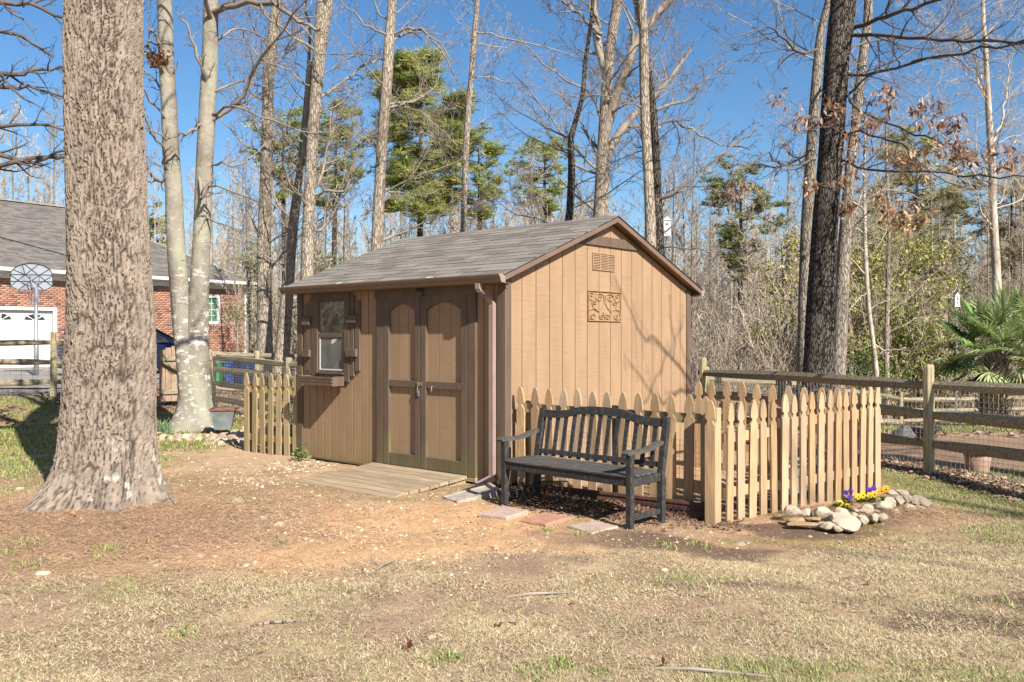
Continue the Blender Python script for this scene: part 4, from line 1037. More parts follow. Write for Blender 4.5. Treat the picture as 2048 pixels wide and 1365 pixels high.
split_fence('weathered split-rail fence with wire mesh beyond the picket plot at right', [(6.28, 6.06, 0), (4.56, 9.63, -.01), Bp], (.34, .66, .98), 1.21, seed=11, mx=.055, mz=.055)
split_fence('split-rail fence running downhill from the shed fence into the woods', [(2.9, 13.2, -.05), (4.9, 16.0, -.25), (7.2, 19.2, -.6), (10.6, 24, -1.1)], (.3, .6, .92), 1.1, mesh=False, seed=12)
split_fence('far split-rail fence crossing in front of the woods', [(4.1, 27.6, -1.05), (7.3, 25.8, -1.07), (10.62, 24.05, -1.1), (13.0, 24.4, -1.12), (15.8, 24.8, -1.1), (18.6, 25.2, -1.1)], (.3, .6, .9), 1.08, mesh=False, seed=13)
split_fence('split-rail fence with wire mesh in front of the brick garage', [(-15.6, 16.3, .34), (-12.3, 16.8, .34), (-8.96, 17.2, .34), (-7.15, 17.55, .24)], (.28, .66, 1.05), 1.26, seed=14, mx=.1, mz=.06)
split_fence('split-rail fence with wire mesh between the beech and the shed', [(-6.2, 18.2, .05), (-3.9, 15.3, .0), (-1.6, 13.4, 0)], (.2, .5, .78, 1.02), 1.14, seed=15, mx=.08, mz=.05)
split_fence('back split-rail fence in front of the recycling bins', [(-7.3, 21.0, .12), (-6.0, 20.8, .05), (-4.0, 20.5, 0), (-1.0, 20.2, 0)], (.2, .6, 1.0), 1.12, seed=16, mesh=False)
# board gate by the beech
GT = thing('yard_gate', 'tan wooden yard gate of upright boards with a diagonal brace', 'gate', (-7.08, 17.62, .2), math.atan2(.55, .9))
for i in range(9): MB().box(.02+i*.115, .02+i*.115+.108, .0, .02, 0, 1.02+.12*math.sin(math.pi*(i+.5)/9), .002).build('board', M['gate'], GT)
for z in (.15, .82): MB().box(.02, 1.05, -.04, -.001, z, z+.09).build('rail', M['rail'], GT)
b = MB(); b.bar((.06, -.06, .8), (1.02, -.06, .22), .035, .09, (0, -1, 0)); b.build('brace', M['rail'], GT)

# ---------------------------------------------------------------- bench
BN = thing('bench', 'black weathered slatted garden bench with arched backrest', 'bench', (-.10, 7.82, 0), math.atan2(-.683, .73))
BL, BD = 1.405, .49
zl = -.01; zr = -.06   # the ground falls a little to the right
Bm = M['bench']
def bb(name, *a, c=.004, par=None): return MB().box(*a, c).build(name, Bm, par or BN)
lw = .052
def post_leg(x, z):   # rear leg, raked back above the seat
    b = MB(); h = [(-.0, z), (0, .40), (.085, .835)]
    for k in range(2):
        (y0, z0), (y1, z1) = h[k], h[k+1]
        b.hexa([(x, BD-lw+y0, z0), (x+lw, BD-lw+y0, z0), (x+lw, BD+y0, z0), (x, BD+y0, z0), (x, BD-lw+y1, z1), (x+lw, BD-lw+y1, z1), (x+lw, BD+y1-.004, z1), (x, BD+y1-.004, z1)])
    b.build('leg', Bm, BN)
post_leg(0, zl); post_leg(BL-lw, zr)
bb('leg', 0, lw, 0, lw, zl, .575); bb('leg', BL-lw, BL, 0, lw, zr, .575)
bb('apron', lw+.001, BL-lw-.001, .006, .03, .325, .392)
bb('apron', lw+.001, BL-lw-.001, BD-.034, BD-.012, .33, .388)
bb('side_rail', .012, .036, lw+.001, BD-lw-.001, .32, .388); bb('side_rail', BL-.036, BL-.012, lw+.001, BD-lw-.001, .32, .388)
bb('stretcher', .014, .036, lw+.001, BD-lw-.001, .07, .115); bb('stretcher', BL-.036, BL-.014, lw+.001, BD-lw-.001, .05, .095)
for i in range(6):
    y0 = .002+i*.0755+(.0 if i else -.006); b = MB(); b.box(lw*(.0 if 1 <= i <= 5 and False else 1)+.002, BL-lw-.002, y0, y0+.066, .393, .411, .003) if i in (0, 5) else b.box(.004, BL-.004, y0, y0+.066, .393, .411, .003)
    if i == 5: b = MB(); b.box(lw+.002, BL-lw-.002, y0-.006, y0+.052, .393, .411, .003)
    b.build('seat_slat', M['bench_worn'], BN)
# back frame
def bk(z): return BD-.03+.085*(z-.40)/.435
def arch_z(t): return .755+.0+.058*math.exp(-((t-.5)/.27)**4)
b = MB(); n = 24
for i in range(n):
    t0, t1 = i/n, (i+1)/n; x0, x1 = lw+(BL-2*lw)*t0, lw+(BL-2*lw)*t1
    za, zb = arch_z(t0), arch_z(t1); h = .068
    p = [(x0, bk(za)-.014, za-.0), (x1, bk(zb)-.014, zb), (x1, bk(zb)+.014, zb), (x0, bk(za)+.014, za)]
    p += [(a, c_+.012, e_+h) for a, c_, e_ in p]
    b.hexa(p)
b.build('top_rail', Bm, BN)
b = MB(); zq = .43; b.hexa([(lw, bk(zq)-.014, zq), (BL-lw, bk(zq)-.014, zq), (BL-lw, bk(zq)+.014, zq), (lw, bk(zq)+.014, zq), (lw, bk(zq)-.006, zq+.04), (BL-lw, bk(zq)-.006, zq+.04), (BL-lw, bk(zq)+.022, zq+.04), (lw, bk(zq)+.022, zq+.04)]); b.build('lower_back_rail', Bm, BN)
for i in range(13):
    t = (i+.75)/13.5; x = lw+(BL-2*lw)*t; zt = arch_z(t)+.01; z0 = .412
    MB().hexa([(x-.019, bk(z0)-.008, z0), (x+.019, bk(z0)-.008, z0), (x+.019, bk(z0)+.006, z0), (x-.019, bk(z0)+.006, z0), (x-.019, bk(zt)-.008, zt), (x+.019, bk(zt)-.008, zt), (x+.019, bk(zt)+.006, zt), (x-.019, bk(zt)+.006, zt)]).build('back_slat', Bm, BN)
def arm(x0):
    pr = [(-.035, .574), (-.045, .590), (-.035, .606), (.02, .610), (.12, .603), (.25, .607), (.36, .632), (.45, .650), (.45, .622), (.36, .604), (.25, .580), (.12, .574)]
    MB().prism(pr, 'x', x0-.008, x0+lw+.008).build('armrest', M['bench_worn'], BN)
arm(0); arm(BL-lw)
# boot rack: a bent wire thing under the bench
RK = thing('wire_rack', 'small black bent-wire rack standing under the left end of the bench', 'rack', (.13, 8.12, .0), math.atan2(-.683, .73))
b = MB(); r_ = .0045
b.tube([(0, 0, .02), (0, .0, .10), (.02, 0, .125), (.36, 0, .165), (.38, 0, .15), (.40, .0, .01)], r_, 6); b.tube([(0, .16, .02), (0, .16, .13), (.02, .16, .15), (.36, .16, .19), (.38, .16, .17), (.40, .16, .01)], r_, 6); b.build('frame', M['black_iron'], RK)
for i in range(8):
    t = i/7; z = .125+.04*t; MB().tube([(.02+.34*t, .0, z-.07), (.02+.34*t, .0, z), (.02+.34*t, .16, z+.025), (.02+.34*t, .16, z-.04)], .004, 5).build('bar', M['black_iron'], RK)

# ---------------------------------------------------------------- pavers and splash block
def gpt(px, py, z=0.): D = F*(CAMZ-z)/(py-674); return Vector(((px-1024)/F*D, D, z))
def paver(label, quad, z, mt, th=.055, tilt=0):
    q = [gpt(px, py, z) for px, py in quad]; c = sum(q, Vector())/4; T = MB(); q = [p-c for p in q]
    ins = [p*.965 for p in q]; n = 4; R_ = random.Random(len(label))
    edge = []
    def ringp(f, zz, jit=0):
        out = []
        for k in range(4):
            for j in range(5): t = j/5; p = q[k]*(1-t)+q[(k+1) % 4]*t; out.append((p.x*f*(1+R_.uniform(-jit, jit)), p.y*f*(1+R_.uniform(-jit, jit)), zz+R_.uniform(-jit, jit)*.05))
        return out
    r = [ringp(1.0, -th, .012), ringp(1.01, -.012, .014), ringp(.985, -.001, .008), ringp(.9, 0, .0)]
    N_ = 20; vs = [v for x in r for v in x]; fs = [(i*N_+k, i*N_+(k+1) % N_, (i+1)*N_+(k+1) % N_, (i+1)*N_+k) for i in range(3) for k in range(N_)]+[tuple(3*N_+k for k in range(N_))]
    o = MB().add(vs, fs).build('paver', M[mt], None, loc=c); tag(o, label, 'paver', 'three square pavers in front of the bench'); return o
zt_ = .02
paver('buff square paver, leftmost of three and beside the bench leg', [(958, 1026), (1008, 1011), (1056, 1021), (1012, 1034)], .035, 'paver_grey')
paver('reddest square paver, in the middle of the row', [(1041, 1039), (1095, 1025), (1139, 1034), (1091, 1048)], .028, 'paver_red')
paver('tilted greyish square paver, nearest the right bench leg', [(1134, 1051), (1190, 1041), (1236, 1052), (1183, 1066)], .015, 'paver_grey')
SB_ = thing('splash_block', 'grey concrete splash block below the downspout', 'splash block', (-.52, 8.12, .01), 0)
q = [gpt(884, 992, .02), gpt(914, 1003, .02), gpt(1000, 984, .045), gpt(975, 968, .055)]
q = [p-Vector((-.52, 8.12, .01)) for p in q]
def qp(u, v, z=0):
    a = q[0]*(1-u)*(1-v)+q[3]*u*(1-v)+q[1]*(1-u)*v+q[2]*u*v; return (a.x, a.y, a.z+z)
b = MB()
for v0, v1, h0, h1 in ((0, .16, .0, .018), (.16, .84, -.006, -.002), (.84, 1, .0, .018)):
    for i in range(6):
        u0, u1 = i/6, (i+1)/6; ha = h0+(h1-h0)*u0; hb = h0+(h1-h0)*u1
        b.hexa([qp(u0, v0, -.04), qp(u1, v0, -.04), qp(u1, v1, -.04), qp(u0, v1, -.04), qp(u0, v0, ha), qp(u1, v0, hb), qp(u1, v1, hb), qp(u0, v1, ha)])
b.hexa([qp(.93, 0, -.04), qp(1, 0, -.04), qp(1, 1, -.04), qp(.93, 1, -.04), qp(.93, 0, .03), qp(1, 0, .03), qp(1, 1, .03), qp(.93, 1, .03)])
b.build('basin', M['splash'], SB_)

# ---------------------------------------------------------------- flower bed: stones, pansies
def rock_mesh(seed, mt, name='stone'):
    R_ = np.random.default_rng(seed); import bmesh
    bm = bmesh.new(); bmesh.ops.create_icosphere(bm, subdivisions=3, radius=1)
    dirs = R_.normal(size=(15, 3)); dirs /= np.linalg.norm(dirs, axis=1)[:, None]; offs = R_.uniform(.58, .86, 15)
    for v in bm.verts:
        p = np.array(v.co)
        for d_, o_ in zip(dirs, offs):
            e_ = p@d_-o_
            if e_ > 0: p = p-d_*e_*.97
        p = p*(1+.07*(float(vn(p[0]*2.5+seed, p[1]*2.5+p[2]*2.1, seed))-.5)*2+.05*(float(vn(p[0]*7+seed, p[1]*7+p[2]*6, seed+1))-.5)*2)
        v.co = p
    me = bpy.data.meshes.new(name); bm.to_mesh(me); bm.free(); me.materials.append(M[mt]); return me
RM = [rock_mesh(s, 'stone') for s in range(7)]
FB = thing('flower_bed', 'raised bed of pine straw edged with a low wall of white quartz stones', 'flower bed', (3.2, 7.5, 0))
st = [(1589, 1023, 30, 20), (1617, 1028, 22, 14), (1647, 1026, 30, 23), (1663, 1041, 26, 18), (1687, 1028, 28, 20), (1712, 1034, 14, 12), (1695, 1047, 58, 26), (1736, 1022, 28, 22), (1729, 1043, 24, 18), (1766, 1016, 36, 22), (1752, 1038, 22, 18), (1770, 1038, 20, 16), (1783, 1010, 22, 24), (1798, 1028, 20, 15), (1800, 1002, 26, 20), (1818, 1000, 20, 16), (1822, 1018, 30, 17), (1832, 1002, 24, 18), (1848, 1006, 30, 22), (1843, 1022, 20, 12), (1660, 1053, 32, 16), (1680, 1060, 20, 10), (1790, 988, 22, 10), (1810, 987, 22, 9), (1740, 1030, 14, 12), (1715, 1024, 14, 10), (1600, 1042, 12, 8), (1860, 1008, 18, 16), (1838, 1014, 16, 12), (1665, 1030, 14, 10), (1758, 1028, 20, 14), (1785, 1022, 18, 14)]
R_ = random.Random(9)
for i, (px, py, w, h) in enumerate(st):
    yb = py+h*.5; zb = -.03; zc = -.03 if yb > 1030 else 0.0
    zc = -.05
    base_y = {True: yb, False: yb}[True]
    line = 1046-(px-1640)*.10 if px > 1640 else 1042
    up = max(0, (line-yb))/F*7.4*.9
    D = F*(CAMZ-(zc+min(up, .09)))/(yb-674)
    s = w/F*D/2*1.27; hh = h/F*D/2*1.18
    o = link('stone', RM[i % 7], FB, (px/F*D-1024/F*D-3.2, D+.05-7.5, zc+min(up, .09)+hh*.85), (R_.uniform(-.3, .3), R_.uniform(-.3, .3), R_.uniform(0, 6.28))); o.scale = (s, s*.9, hh)
    o.scale = (s*R_.uniform(.9, 1.05), s*R_.uniform(.85, 1.0), hh)
    if i < 30:
        k2 = R_.uniform(.55, .8); o2 = link('stone', RM[(i+3) % 7], FB, tuple(Vector(o.location)+Vector((R_.uniform(-.05, .05), R_.uniform(.02, .07), -hh*.35))), (R_.uniform(-.3, .3), R_.uniform(-.3, .3), R_.uniform(0, 6.28))); o2.scale = (s*k2, s*k2, hh*k2)
for (px, py, w, h) in ((1596, 1038, 44, 9), (1632, 1036, 34, 9), (1608, 1049, 66, 7), (1580, 1034, 18, 14)):
    D = F*(CAMZ+.05)/(py+h-674); o = link('flagstone', rock_mesh(20+px % 5, 'slate', 'flagstone'), FB, ((px-1024)/F*D-3.2, D+.05-7.5, -.03), (0, 0, .25)); o.scale = (w/F*D/2*1.1, .09, .02)
def pansy(px, py, mt, label, s=1.0, face=0.0, n=1, lift=.0):
    D = 7.55+(1020-py)*.012; z = CAMZ+(674-py)/F*D; x = (px-1024)/F*D
    g0 = float(Hz(x, D))
    T = thing('pansy', label, 'flower', (x, D, g0), face, 'pansies in the stone-edged bed')
    hz_ = max(z-g0, .05)
    st_ = MB(); st_.tube([(0, 0, 0), (.01, .0, hz_*.5), (0, -.012, hz_)], .0025, 5)
    rr = random.Random(px)
    fol = MB()
    for k in range(30):
        a = rr.random()*6.28; L = rr.uniform(.035, .075); zz = rr.uniform(.0, .06); w = L*.24
        c = Vector((math.cos(a), math.sin(a), .0)); pr = Vector((-c.y, c.x, 0)); o_ = Vector((0, 0, zz))
        fol.add([o_, o_+c*L*.5+pr*w+Vector((0, 0, .012)), o_+c*L+Vector((0, 0, rr.uniform(-.005, .02))), o_+c*L*.5-pr*w+Vector((0, 0, .012))], [(0, 1, 2, 3)])
    st_.build('stem', M['stem'], T); fol.build('leaves', M['stem'], T)
    R0 = .0185*s
    for j in range(n):
        cx_ = (j-(n-1)/2)*.042; cz = hz_+(.014 if j % 2 else 0)
        for k, (a, r, e) in enumerate(((90-32, 1.0, .0), (90+32, 1.0, .002), (180+8, .95, -.003), (-8, .95, -.004), (-90, 1.15, -.006))):
            a = math.radians(a); p = MB(); cc = Vector((cx_+math.cos(a)*R0*.8, -.014+e, cz+math.sin(a)*R0*.8))
            ring = [cc+Vector((math.cos(t)*R0*r*.85, -.004*math.cos(2*t), math.sin(t)*R0*r*.8)) for t in [q_*math.pi/4 for q_ in range(8)]]
            p.add([cc]+ring, [(0, (k2 % 8)+1, ((k2+1) % 8)+1) for k2 in range(8)]); p.build('petal', M[mt], T)
        MB().add([(cx_+math.cos(t)*R0*.42, -.024, cz-R0*.15+math.sin(t)*R0*.36) for t in [q_*math.pi/3 for q_ in range(6)]], [(5, 4, 3, 2, 1, 0)]).build('flower_eye', M['petal_c'], T)
M['stem'] = mat('pansy_green', (.10, .17, .035), (.15, .23, .05), 20, bump=0, rough=.5)
pansy(1679, 1006, 'petal_y', 'front yellow pansy with a dark blotch, nearest the camera', 1.0)
pansy(1694, 1013, 'petal_o', 'small orange-yellow pansy low beside the front yellow pansy', .75)
pansy(1695, 985, 'petal_v', 'upper left violet pansy pair against the picket feet', .8, n=2)
pansy(1697, 995, 'petal_v', 'lower violet pansy just under the violet pair', .85, n=1)
pansy(1720, 993, 'petal_y', 'lemon yellow pansy in the middle of the bed', 1.0, n=2)
pansy(1724, 990, 'petal_v', 'tiny violet pansy behind the middle yellow one', .6)
pansy(1743, 991, 'petal_y', 'yellow pansy right of the middle, below the tall violet one', 1.05, n=2)
pansy(1741, 980, 'petal_v', 'tallest violet pansy right of the middle', .95, n=2)
pansy(1766, 981, 'petal_o', 'orange and yellow pansy at the right end of the bed', 1.15, n=2)

# ---------------------------------------------------------------- inside the plot and behind the wire
PB = thing('garden_planter', 'grey trough planter with pale rim inside the picket plot', 'planter', (2.95, 8.95, -.06), .5)
b = MB()
for a in ((-.3, .3, -.12, -.1), (-.3, .3, .1, .12), (-.3, -.28, -.099, .099), (.28, .3, -.099, .099)): b.box(*a, 0, .26)
b.build('trough', M['planter'], PB)
b = MB()
for a in ((-.32, .32, -.14, -.1), (-.32, .32, .1, .14), (-.32, -.28, -.099, .099), (.28, .32, -.099, .099)): b.box(*a, .261, .29, .004)
b.build('rim', M['white'], PB); MB().box(-.279, .279, -.099, .099, .02, .22).build('soil', M['tub'], PB)
PB2 = thing('garden_planter', 'second trough planter with pale rim, further right in the picket plot', 'planter', (3.45, 9.55, -.04), .4)
for ch in list(PB.children): c_ = ch.copy(); COL.objects.link(c_); c_.parent = PB2
ST = thing('stone_ornament', 'small white lumpy garden ornament inside the picket plot', 'ornament', (3.66, 9.42, .2))
MB().lathe([(.05, -.2), (.045, -.05), (.05, 0)], 10).build('base', M['concrete'], ST); o = link('figure', RM[2], ST, (0, 0, .06)); o.scale = (.055, .05, .08)
def pot(label, x, y, z, r0, r1, h, mt, rim, cat='pot', rimr=1.1, rimh=.04, square=False, name='plant_pot'):
    T = thing(name, label, cat, (x, y, z)); n = 4 if square else 24
    w = .02
    prof = [(r0, 0), (r1, h), (r1-w, h), (r1-w, h*.75), (0.001, h*.74)]
    b = MB()
    for i, (r, zz) in enumerate(prof):
        for k in range(n): a = 2*math.pi*(k+.5)/n+.2; b.v.append((r*math.cos(a), r*math.sin(a), zz))
    for i in range(len(prof)-1):
        for k in range(n): k2 = (k+1) % n; b.f.append((i*n+k, i*n+k2, (i+1)*n+k2, (i+1)*n+k)); b.m.append(0)
    b.build('body', M[mt], T, smooth=not square)
    prof = [(r1*.98, h-rimh), (r1*rimr, h-rimh), (r1*rimr, h+.006), (r1*.9, h+.006), (r1*.9, h-.01)]; b = MB()
    for i, (r, zz) in enumerate(prof):
        for k in range(n): a = 2*math.pi*(k+.5)/n+.2; b.v.append((r*math.cos(a), r*math.sin(a), zz))
    for i in range(len(prof)-1):
        for k in range(n): k2 = (k+1) % n; b.f.append((i*n+k, i*n+k2, (i+1)*n+k2, (i+1)*n+k)); b.m.append(0)
    b.build('rim', M[rim], T, smooth=False); return T
x_, y_ = (1849-1024)/F*12.6, 12.6; pot('brown round tub with wide dark rim beyond the wire fence', x_, y_, CAMZ-(884-674)/F*12.6, .12, .175, .21, 'tub', 'tub_rim', rimr=1.28, rimh=.035)
x_, y_ = (1956-1024)/F*9.8, 9.8; pot('pale terracotta tub with flat rim behind the right-hand wire fence', x_, y_, Hf(x_, y_)-.01, .11, .155, .23, 'terracotta', 'terracotta', rimr=1.06, rimh=.025)
pot('square blue-grey planter with red-brown rim beside the beech', (447-1024)/F*13.4, 13.4, CAMZ-(858-674)/F*13.4, .17, .25, .31, 'planter', 'planter_rim', rimr=1.06, rimh=.025, square=True)
BO = link('boulder', rock_mesh(41, 'boulder', 'boulder'), None, ((1810-1024)/F*12.3, 12.3, CAMZ-(884-674)/F*12.3+.1)); BO.scale = (.2, .17, .13); tag(BO, 'dark grey boulder left of the brown tub behind the fence', 'boulder')
# ---------------------------------------------------------------- brick house
HO = thing('brick_house', 'single-storey red brick house with grey hip roof and white garage door', 'house', (-18.08, 33, .34), math.atan2(.815, .58))
HL0, HL1, HZ = -9.0, 9.75, 3.45
def fx(px): q = (px-1024)/F; return (q*33+18.08)/(.58-.815*q)
def fz(px, py): t = fx(px); return CAMZ+(674-py)/F*(33+.815*t)-.34
gd1 = fx(106); gd0 = gd1-4.9; gdz = fz(106, 622)
wx0, wx1 = fx(398), fx(440); wz0, wz1 = fz(425, 648), fz(425, 592)
b = MB()
def wallbox(x0, x1, z0, z1): b.box(x0, x1, .0, .2, z0, z1)
wallbox(HL0, gd0, 0, HZ); wallbox(gd0, gd1, gdz, HZ); wallbox(gd1, wx0, 0, HZ); wallbox(wx0, wx1, 0, wz0); wallbox(wx0, wx1, wz1, HZ); wallbox(wx1, HL1, 0, HZ)
b.box(HL1-.2, HL1, .2, 11, 0, HZ); b.box(HL0, HL0+.2, .2, 11, 0, HZ); b.box(HL0, HL1, 10.8, 11, 0, HZ)
b.build('wall', M['mortar'], HO)
V = []; Fq = []; Cc = []; R_ = random.Random(12); bwid, bh = .205, .0665; px_, pz_ = .216, .0765
for r in range(int(HZ/pz_)):
    z0 = r*pz_+.005; z1 = z0+bh; x = gd0-1.6+(.108 if r % 2 else 0)
    while x < HL1-.02:
        x1 = min(x+bwid, HL1)
        skip = (x < gd1+.06 and x1 > gd0-.06 and z0 < gdz+.04) or (x < wx1 and x1 > wx0 and z1 > wz0 and z0 < wz1) or x1-x < .05
        if not skip:
            n = len(V); y = -.012-R_.random()*.003
            V += [(x, y, z0), (x1, y, z0), (x1, y, z1), (x, y, z1), (x, .0, z0), (x1, .0, z0), (x1, .0, z1), (x, .0, z1)]
            Fq += [(n, n+1, n+2, n+3), (n+4, n+5, n+1, n), (n+3, n+2, n+6, n+7), (n+4, n, n+3, n+7), (n+1, n+5, n+6, n+2)]
            u = R_.random(); c = (.38, .195, .135) if u < .5 else (.45, .255, .18) if u < .8 else (.32, .155, .11) if u < .9 else (.17, .115, .10)
            k = R_.uniform(.85, 1.15); Cc += [tuple(v*k for v in c)]*5
        x += px_
o = link('brick_facing', mesh_np('brick_facing', V, [Fq], [M['brick']], col=Cc), HO); o['kind'] = 'stuff'
# garage door: jambs, panels, sunburst lights
b = MB(); b.box(gd1, gd1+.12, -.03, .1, 0, gdz+.12); b.box(gd0-.12, gd0, -.03, .1, 0, gdz+.12); b.box(gd0+.001, gd1-.001, -.03, .1, gdz, gdz+.12); b.build('garage_trim', M['white'], HO)
GD = thing('garage_door', None, None); GD.parent = HO
for r in range(4):
    z0 = r*gdz/4; z1 = (r+1)*gdz/4-.006; MB().box(gd0+.002, gd1-.002, .12, .15, z0, z1).build('panel', M['white'], GD)
    for k in range(8):
        xa = gd0+.09+k*(4.9-.02)/8; xb = xa+.43
        if r < 3: MB().box(xa, xb, .108, .119, z0+.1, z1-.1, .01).build('raised_panel', M['white'], GD)
for k in range(4):
    xc = gd0+.33+.61*2*k+.28; z0 = gdz*.75+.16; b = MB()
    for j in range(4):
        a0 = math.pi*(j+.12)/4; a1 = math.pi*(j+.88)/4; ra, rb = .1, .40
        b.add([(xc+math.cos(a0)*ra, .115, z0+math.sin(a0)*ra*.6), (xc+math.cos(a0)*rb, .115, z0+math.sin(a0)*rb*.62), (xc+math.cos(a1)*rb, .115, z0+math.sin(a1)*rb*.62), (xc+math.cos(a1)*ra, .115, z0+math.sin(a1)*ra*.6)], [(0, 1, 2, 3)])
    b.build('pane', M['glass'], GD)
# window
WH = thing('window', None, None); WH.parent = HO
b = MB(); b.box(wx0, wx0+.1, -.02, .1, wz0, wz1); b.box(wx1-.13, wx1, -.02, .1, wz0, wz1); b.box(wx0+.101, wx1-.131, -.02, .1, wz0, wz0+.1); b.box(wx0+.101, wx1-.131, -.02, .1, wz1-.09, wz1); b.build('frame', M['white'], WH)
b = MB(); a0, a1, c0, c1 = wx0+.1, wx1-.13, wz0+.1, wz1-.09
for k in (1, 2): x = a0+(a1-a0)*k/3; b.box(x-.012, x+.012, .02, .04, c0, c1)
for k in (1, 2, 3): z = c0+(c1-c0)*k/4; b.box(a0, a1, .021, .039, z-.012-(.01 if k == 2 else 0), z+.012)
b.build('muntin', M['white'], WH)
mt_, nt_, b_1 = newmat('green_blind_glass'); b_1.inputs['Base Color'].default_value = (.07, .19, .12, 1); b_1.inputs['Roughness'].default_value = .12
MB().box(a0, a1, .045, .05, c0, c1).build('pane', mt_, WH)
b = MB(); b.box(wx0-.03, wx1+.03, -.05, -.001, wz0-.12, wz0-.02); b.build('sill', M['brick_plain'] if 'brick_plain' in M else M['terracotta'], WH)
# frieze, soffit, gutter
b = MB(); b.box(HL0-.5, HL1+.5, -.5, 11.5, HZ+.10, HZ+.13); b.build('soffit', M['white'], HO)
MB().box(HL0, HL1+.02, -.03, -.002, HZ-.13, HZ+.099).build('frieze_board', M['white'], HO)
MB().box(HL0-.5, HL1+.5, -.6, -.501, HZ+.10, HZ+.23, .01).build('gutter', M['white'], HO); MB().box(HL1+.501, HL1+.6, -.6, 11.5, HZ+.10, HZ+.23, .01).build('gutter', M['white'], HO)
MB().box(HL1-.06, HL1+.02, -.09, -.031, 0, HZ+.1).build('downspout', M['white'], HO)
# hip roof with courses of shingles
e0, e1, f0, f1 = HL0-.5, HL1+.5, -.5, 11.5; hw = (f1-f0)/2; rise = hw*.56; zb = HZ+.14
A = [(e0, f0, zb), (e1, f0, zb), (e1, f1, zb), (e0, f1, zb), (e0+hw, f0+hw, zb+rise), (e1-hw, f0+hw, zb+rise)]
MB().add(A, [(0, 1, 5, 4), (1, 2, 5), (2, 3, 4, 5), (3, 0, 4), (3, 2, 1, 0)]).build('roof', M['asphalt'], HO)
V = []; Fq = []; Cc = []; nr = 52
for r in range(nr):
    t0, t1 = r/nr, (r+1)/nr; ya, yb = f0+hw*t0-.02, f0+hw*t1; za, zb_ = zb+rise*t0+.012, zb+rise*t1+.012
    xl = e0+hw*t0; xr = e1-hw*t0; x = max(xl, -6)-(.15 if r % 2 else 0)
    while x < xr:
        xa, xb = max(x, xl), min(x+.3, xr-.02)
        if xb-xa > .04:
            n = len(V); V += [(xa, ya, za+.02), (xb, ya, za+.02), (xb, yb, zb_+.002), (xa, yb, zb_+.002), (xa, ya, za-.01), (xb, ya, za-.01)]
            Fq += [(n, n+1, n+2, n+3), (n+4, n+5, n+1, n)]
            k = R_.choice((.72, .85, .95, 1.0, 1.15)); Cc += [(.155*k, .14*k, .13*k)]*2
        x += .305
o = link('roof_shingles', mesh_np('roof_shingles', V, [Fq], [M['roof_grey']], col=Cc), HO); o['kind'] = 'stuff'
b = MB(); b.bar((e0+hw, f0+hw, zb+rise+.04), (e1-hw, f0+hw, zb+rise+.04), .3, .05); b.bar((e1-hw, f0+hw, zb+rise+.03), (e1, f0, zb+.03), .3, .05)
b.build('ridge_cap', M['asphalt'], HO)
b = MB(); b.bar((-3.6, f0+hw*.72, zb+rise*.72+.04), (4.4, f0+.05, zb+.05), .14, .03); b.build('roof_valley', M['rubber'], HO)
MB().box(gd1+.55, gd1+.67, -.1, -.015, 1.5, 1.85, .02).build('wall_lamp', M['black_iron'], HO)
MB().box(gd1+.7, gd1+1.1, -.35, -.05, .1, 1.0, .03).build('meter_box', M['metal'], HO)

# ---------------------------------------------------------------- basketball hoop
BH = thing('basketball_hoop', 'freestanding basketball hoop seen from behind its fan-shaped backboard', 'basketball hoop', (-13.95, 25.8, .34), R(12))
MB().lathe([(.07, 0), (.07, 1.1), (.055, 1.12), (.055, 2.62)], 12).build('pole', M['metal'], BH, smooth=True)
cx_, cz_ = -.27, 2.95; bw, bhh = .58, .40
out = [(-bw*.62, -bhh), (bw*.62, -bhh), (bw*.98, -bhh*.72), (bw, -bhh*.3)]+[(bw*math.cos(a), bhh*(.1+.9*math.sin(a))) for a in [k*math.pi/10 for k in range(0, 11)]]+[(-bw, -bhh*.3), (-bw*.98, -bhh*.72)]
MB().prism([(cx_+x, cz_+z) for x, z in out], 'y', .5, .512).build('backboard', M['acrylic'], BH)
b = MB()
n = len(out)
for i in range(n): a = out[i]; c = out[(i+1) % n]; b.bar((cx_+a[0], .49, cz_+a[1]), (cx_+c[0], .49, cz_+c[1]), .02, .02)
for (a, c) in (((-1, .15), (1, .15)), ((-.98, -.35), (1, -.35)), ((-.3, .15), (-.98, -.7)), ((-.3, .15), (.55, -.95)), ((.35, .1), (-.6, -.95)), ((.35, .1), (.98, -.7)), ((-.3, .15), (-.9, .55)), ((-.3, .15), (.35, .95)), ((.35, .1), (-.35, .95)), ((.35, .1), (.85, .6)), ((-.3, .15), (-.45, .93)), ((-.98, .1), (-.3, -.6)), ((.98, .1), (.3, -.6))):
    b.bar((cx_+a[0]*bw, .489, cz_+a[1]*bhh), (cx_+c[0]*bw, .489, cz_+c[1]*bhh), .014, .014)
b.build('rib', M['black_iron'], BH)
for (a, c) in (((-.03, 0, 2.35), (-.32, .49, 3.0)), ((.03, 0, 2.35), (-.28, .49, 2.68)), ((0, 0, 2.6), (-.06, .49, 2.95)), ((0, 0, 2.55), (-.4, .49, 2.72))): MB().tube([a, c], .018, 6).build('strut', M['metal'], BH)
MB().tube([(cx_+.22*math.cos(a), .76+.22*math.sin(a), cz_-.35) for a in [k*math.pi/9 for k in range(19)]], .009, 6).build('rim', M['rust'], BH)
g_ = {(2, 3): []}
for k in range(12):
    a = k*math.pi/6
    for s in (1, -1): g_[(2, 3)].append(([(cx_+.22*math.cos(a), .76+.22*math.sin(a), cz_-.36), (cx_+.12*math.cos(a+s*.7), .76+.12*math.sin(a+s*.7), cz_-.75)], [.004, .004]))
V, Fq = strands_np(g_); link('net', mesh_np('net', V, [Fq], [M['white']]), BH)

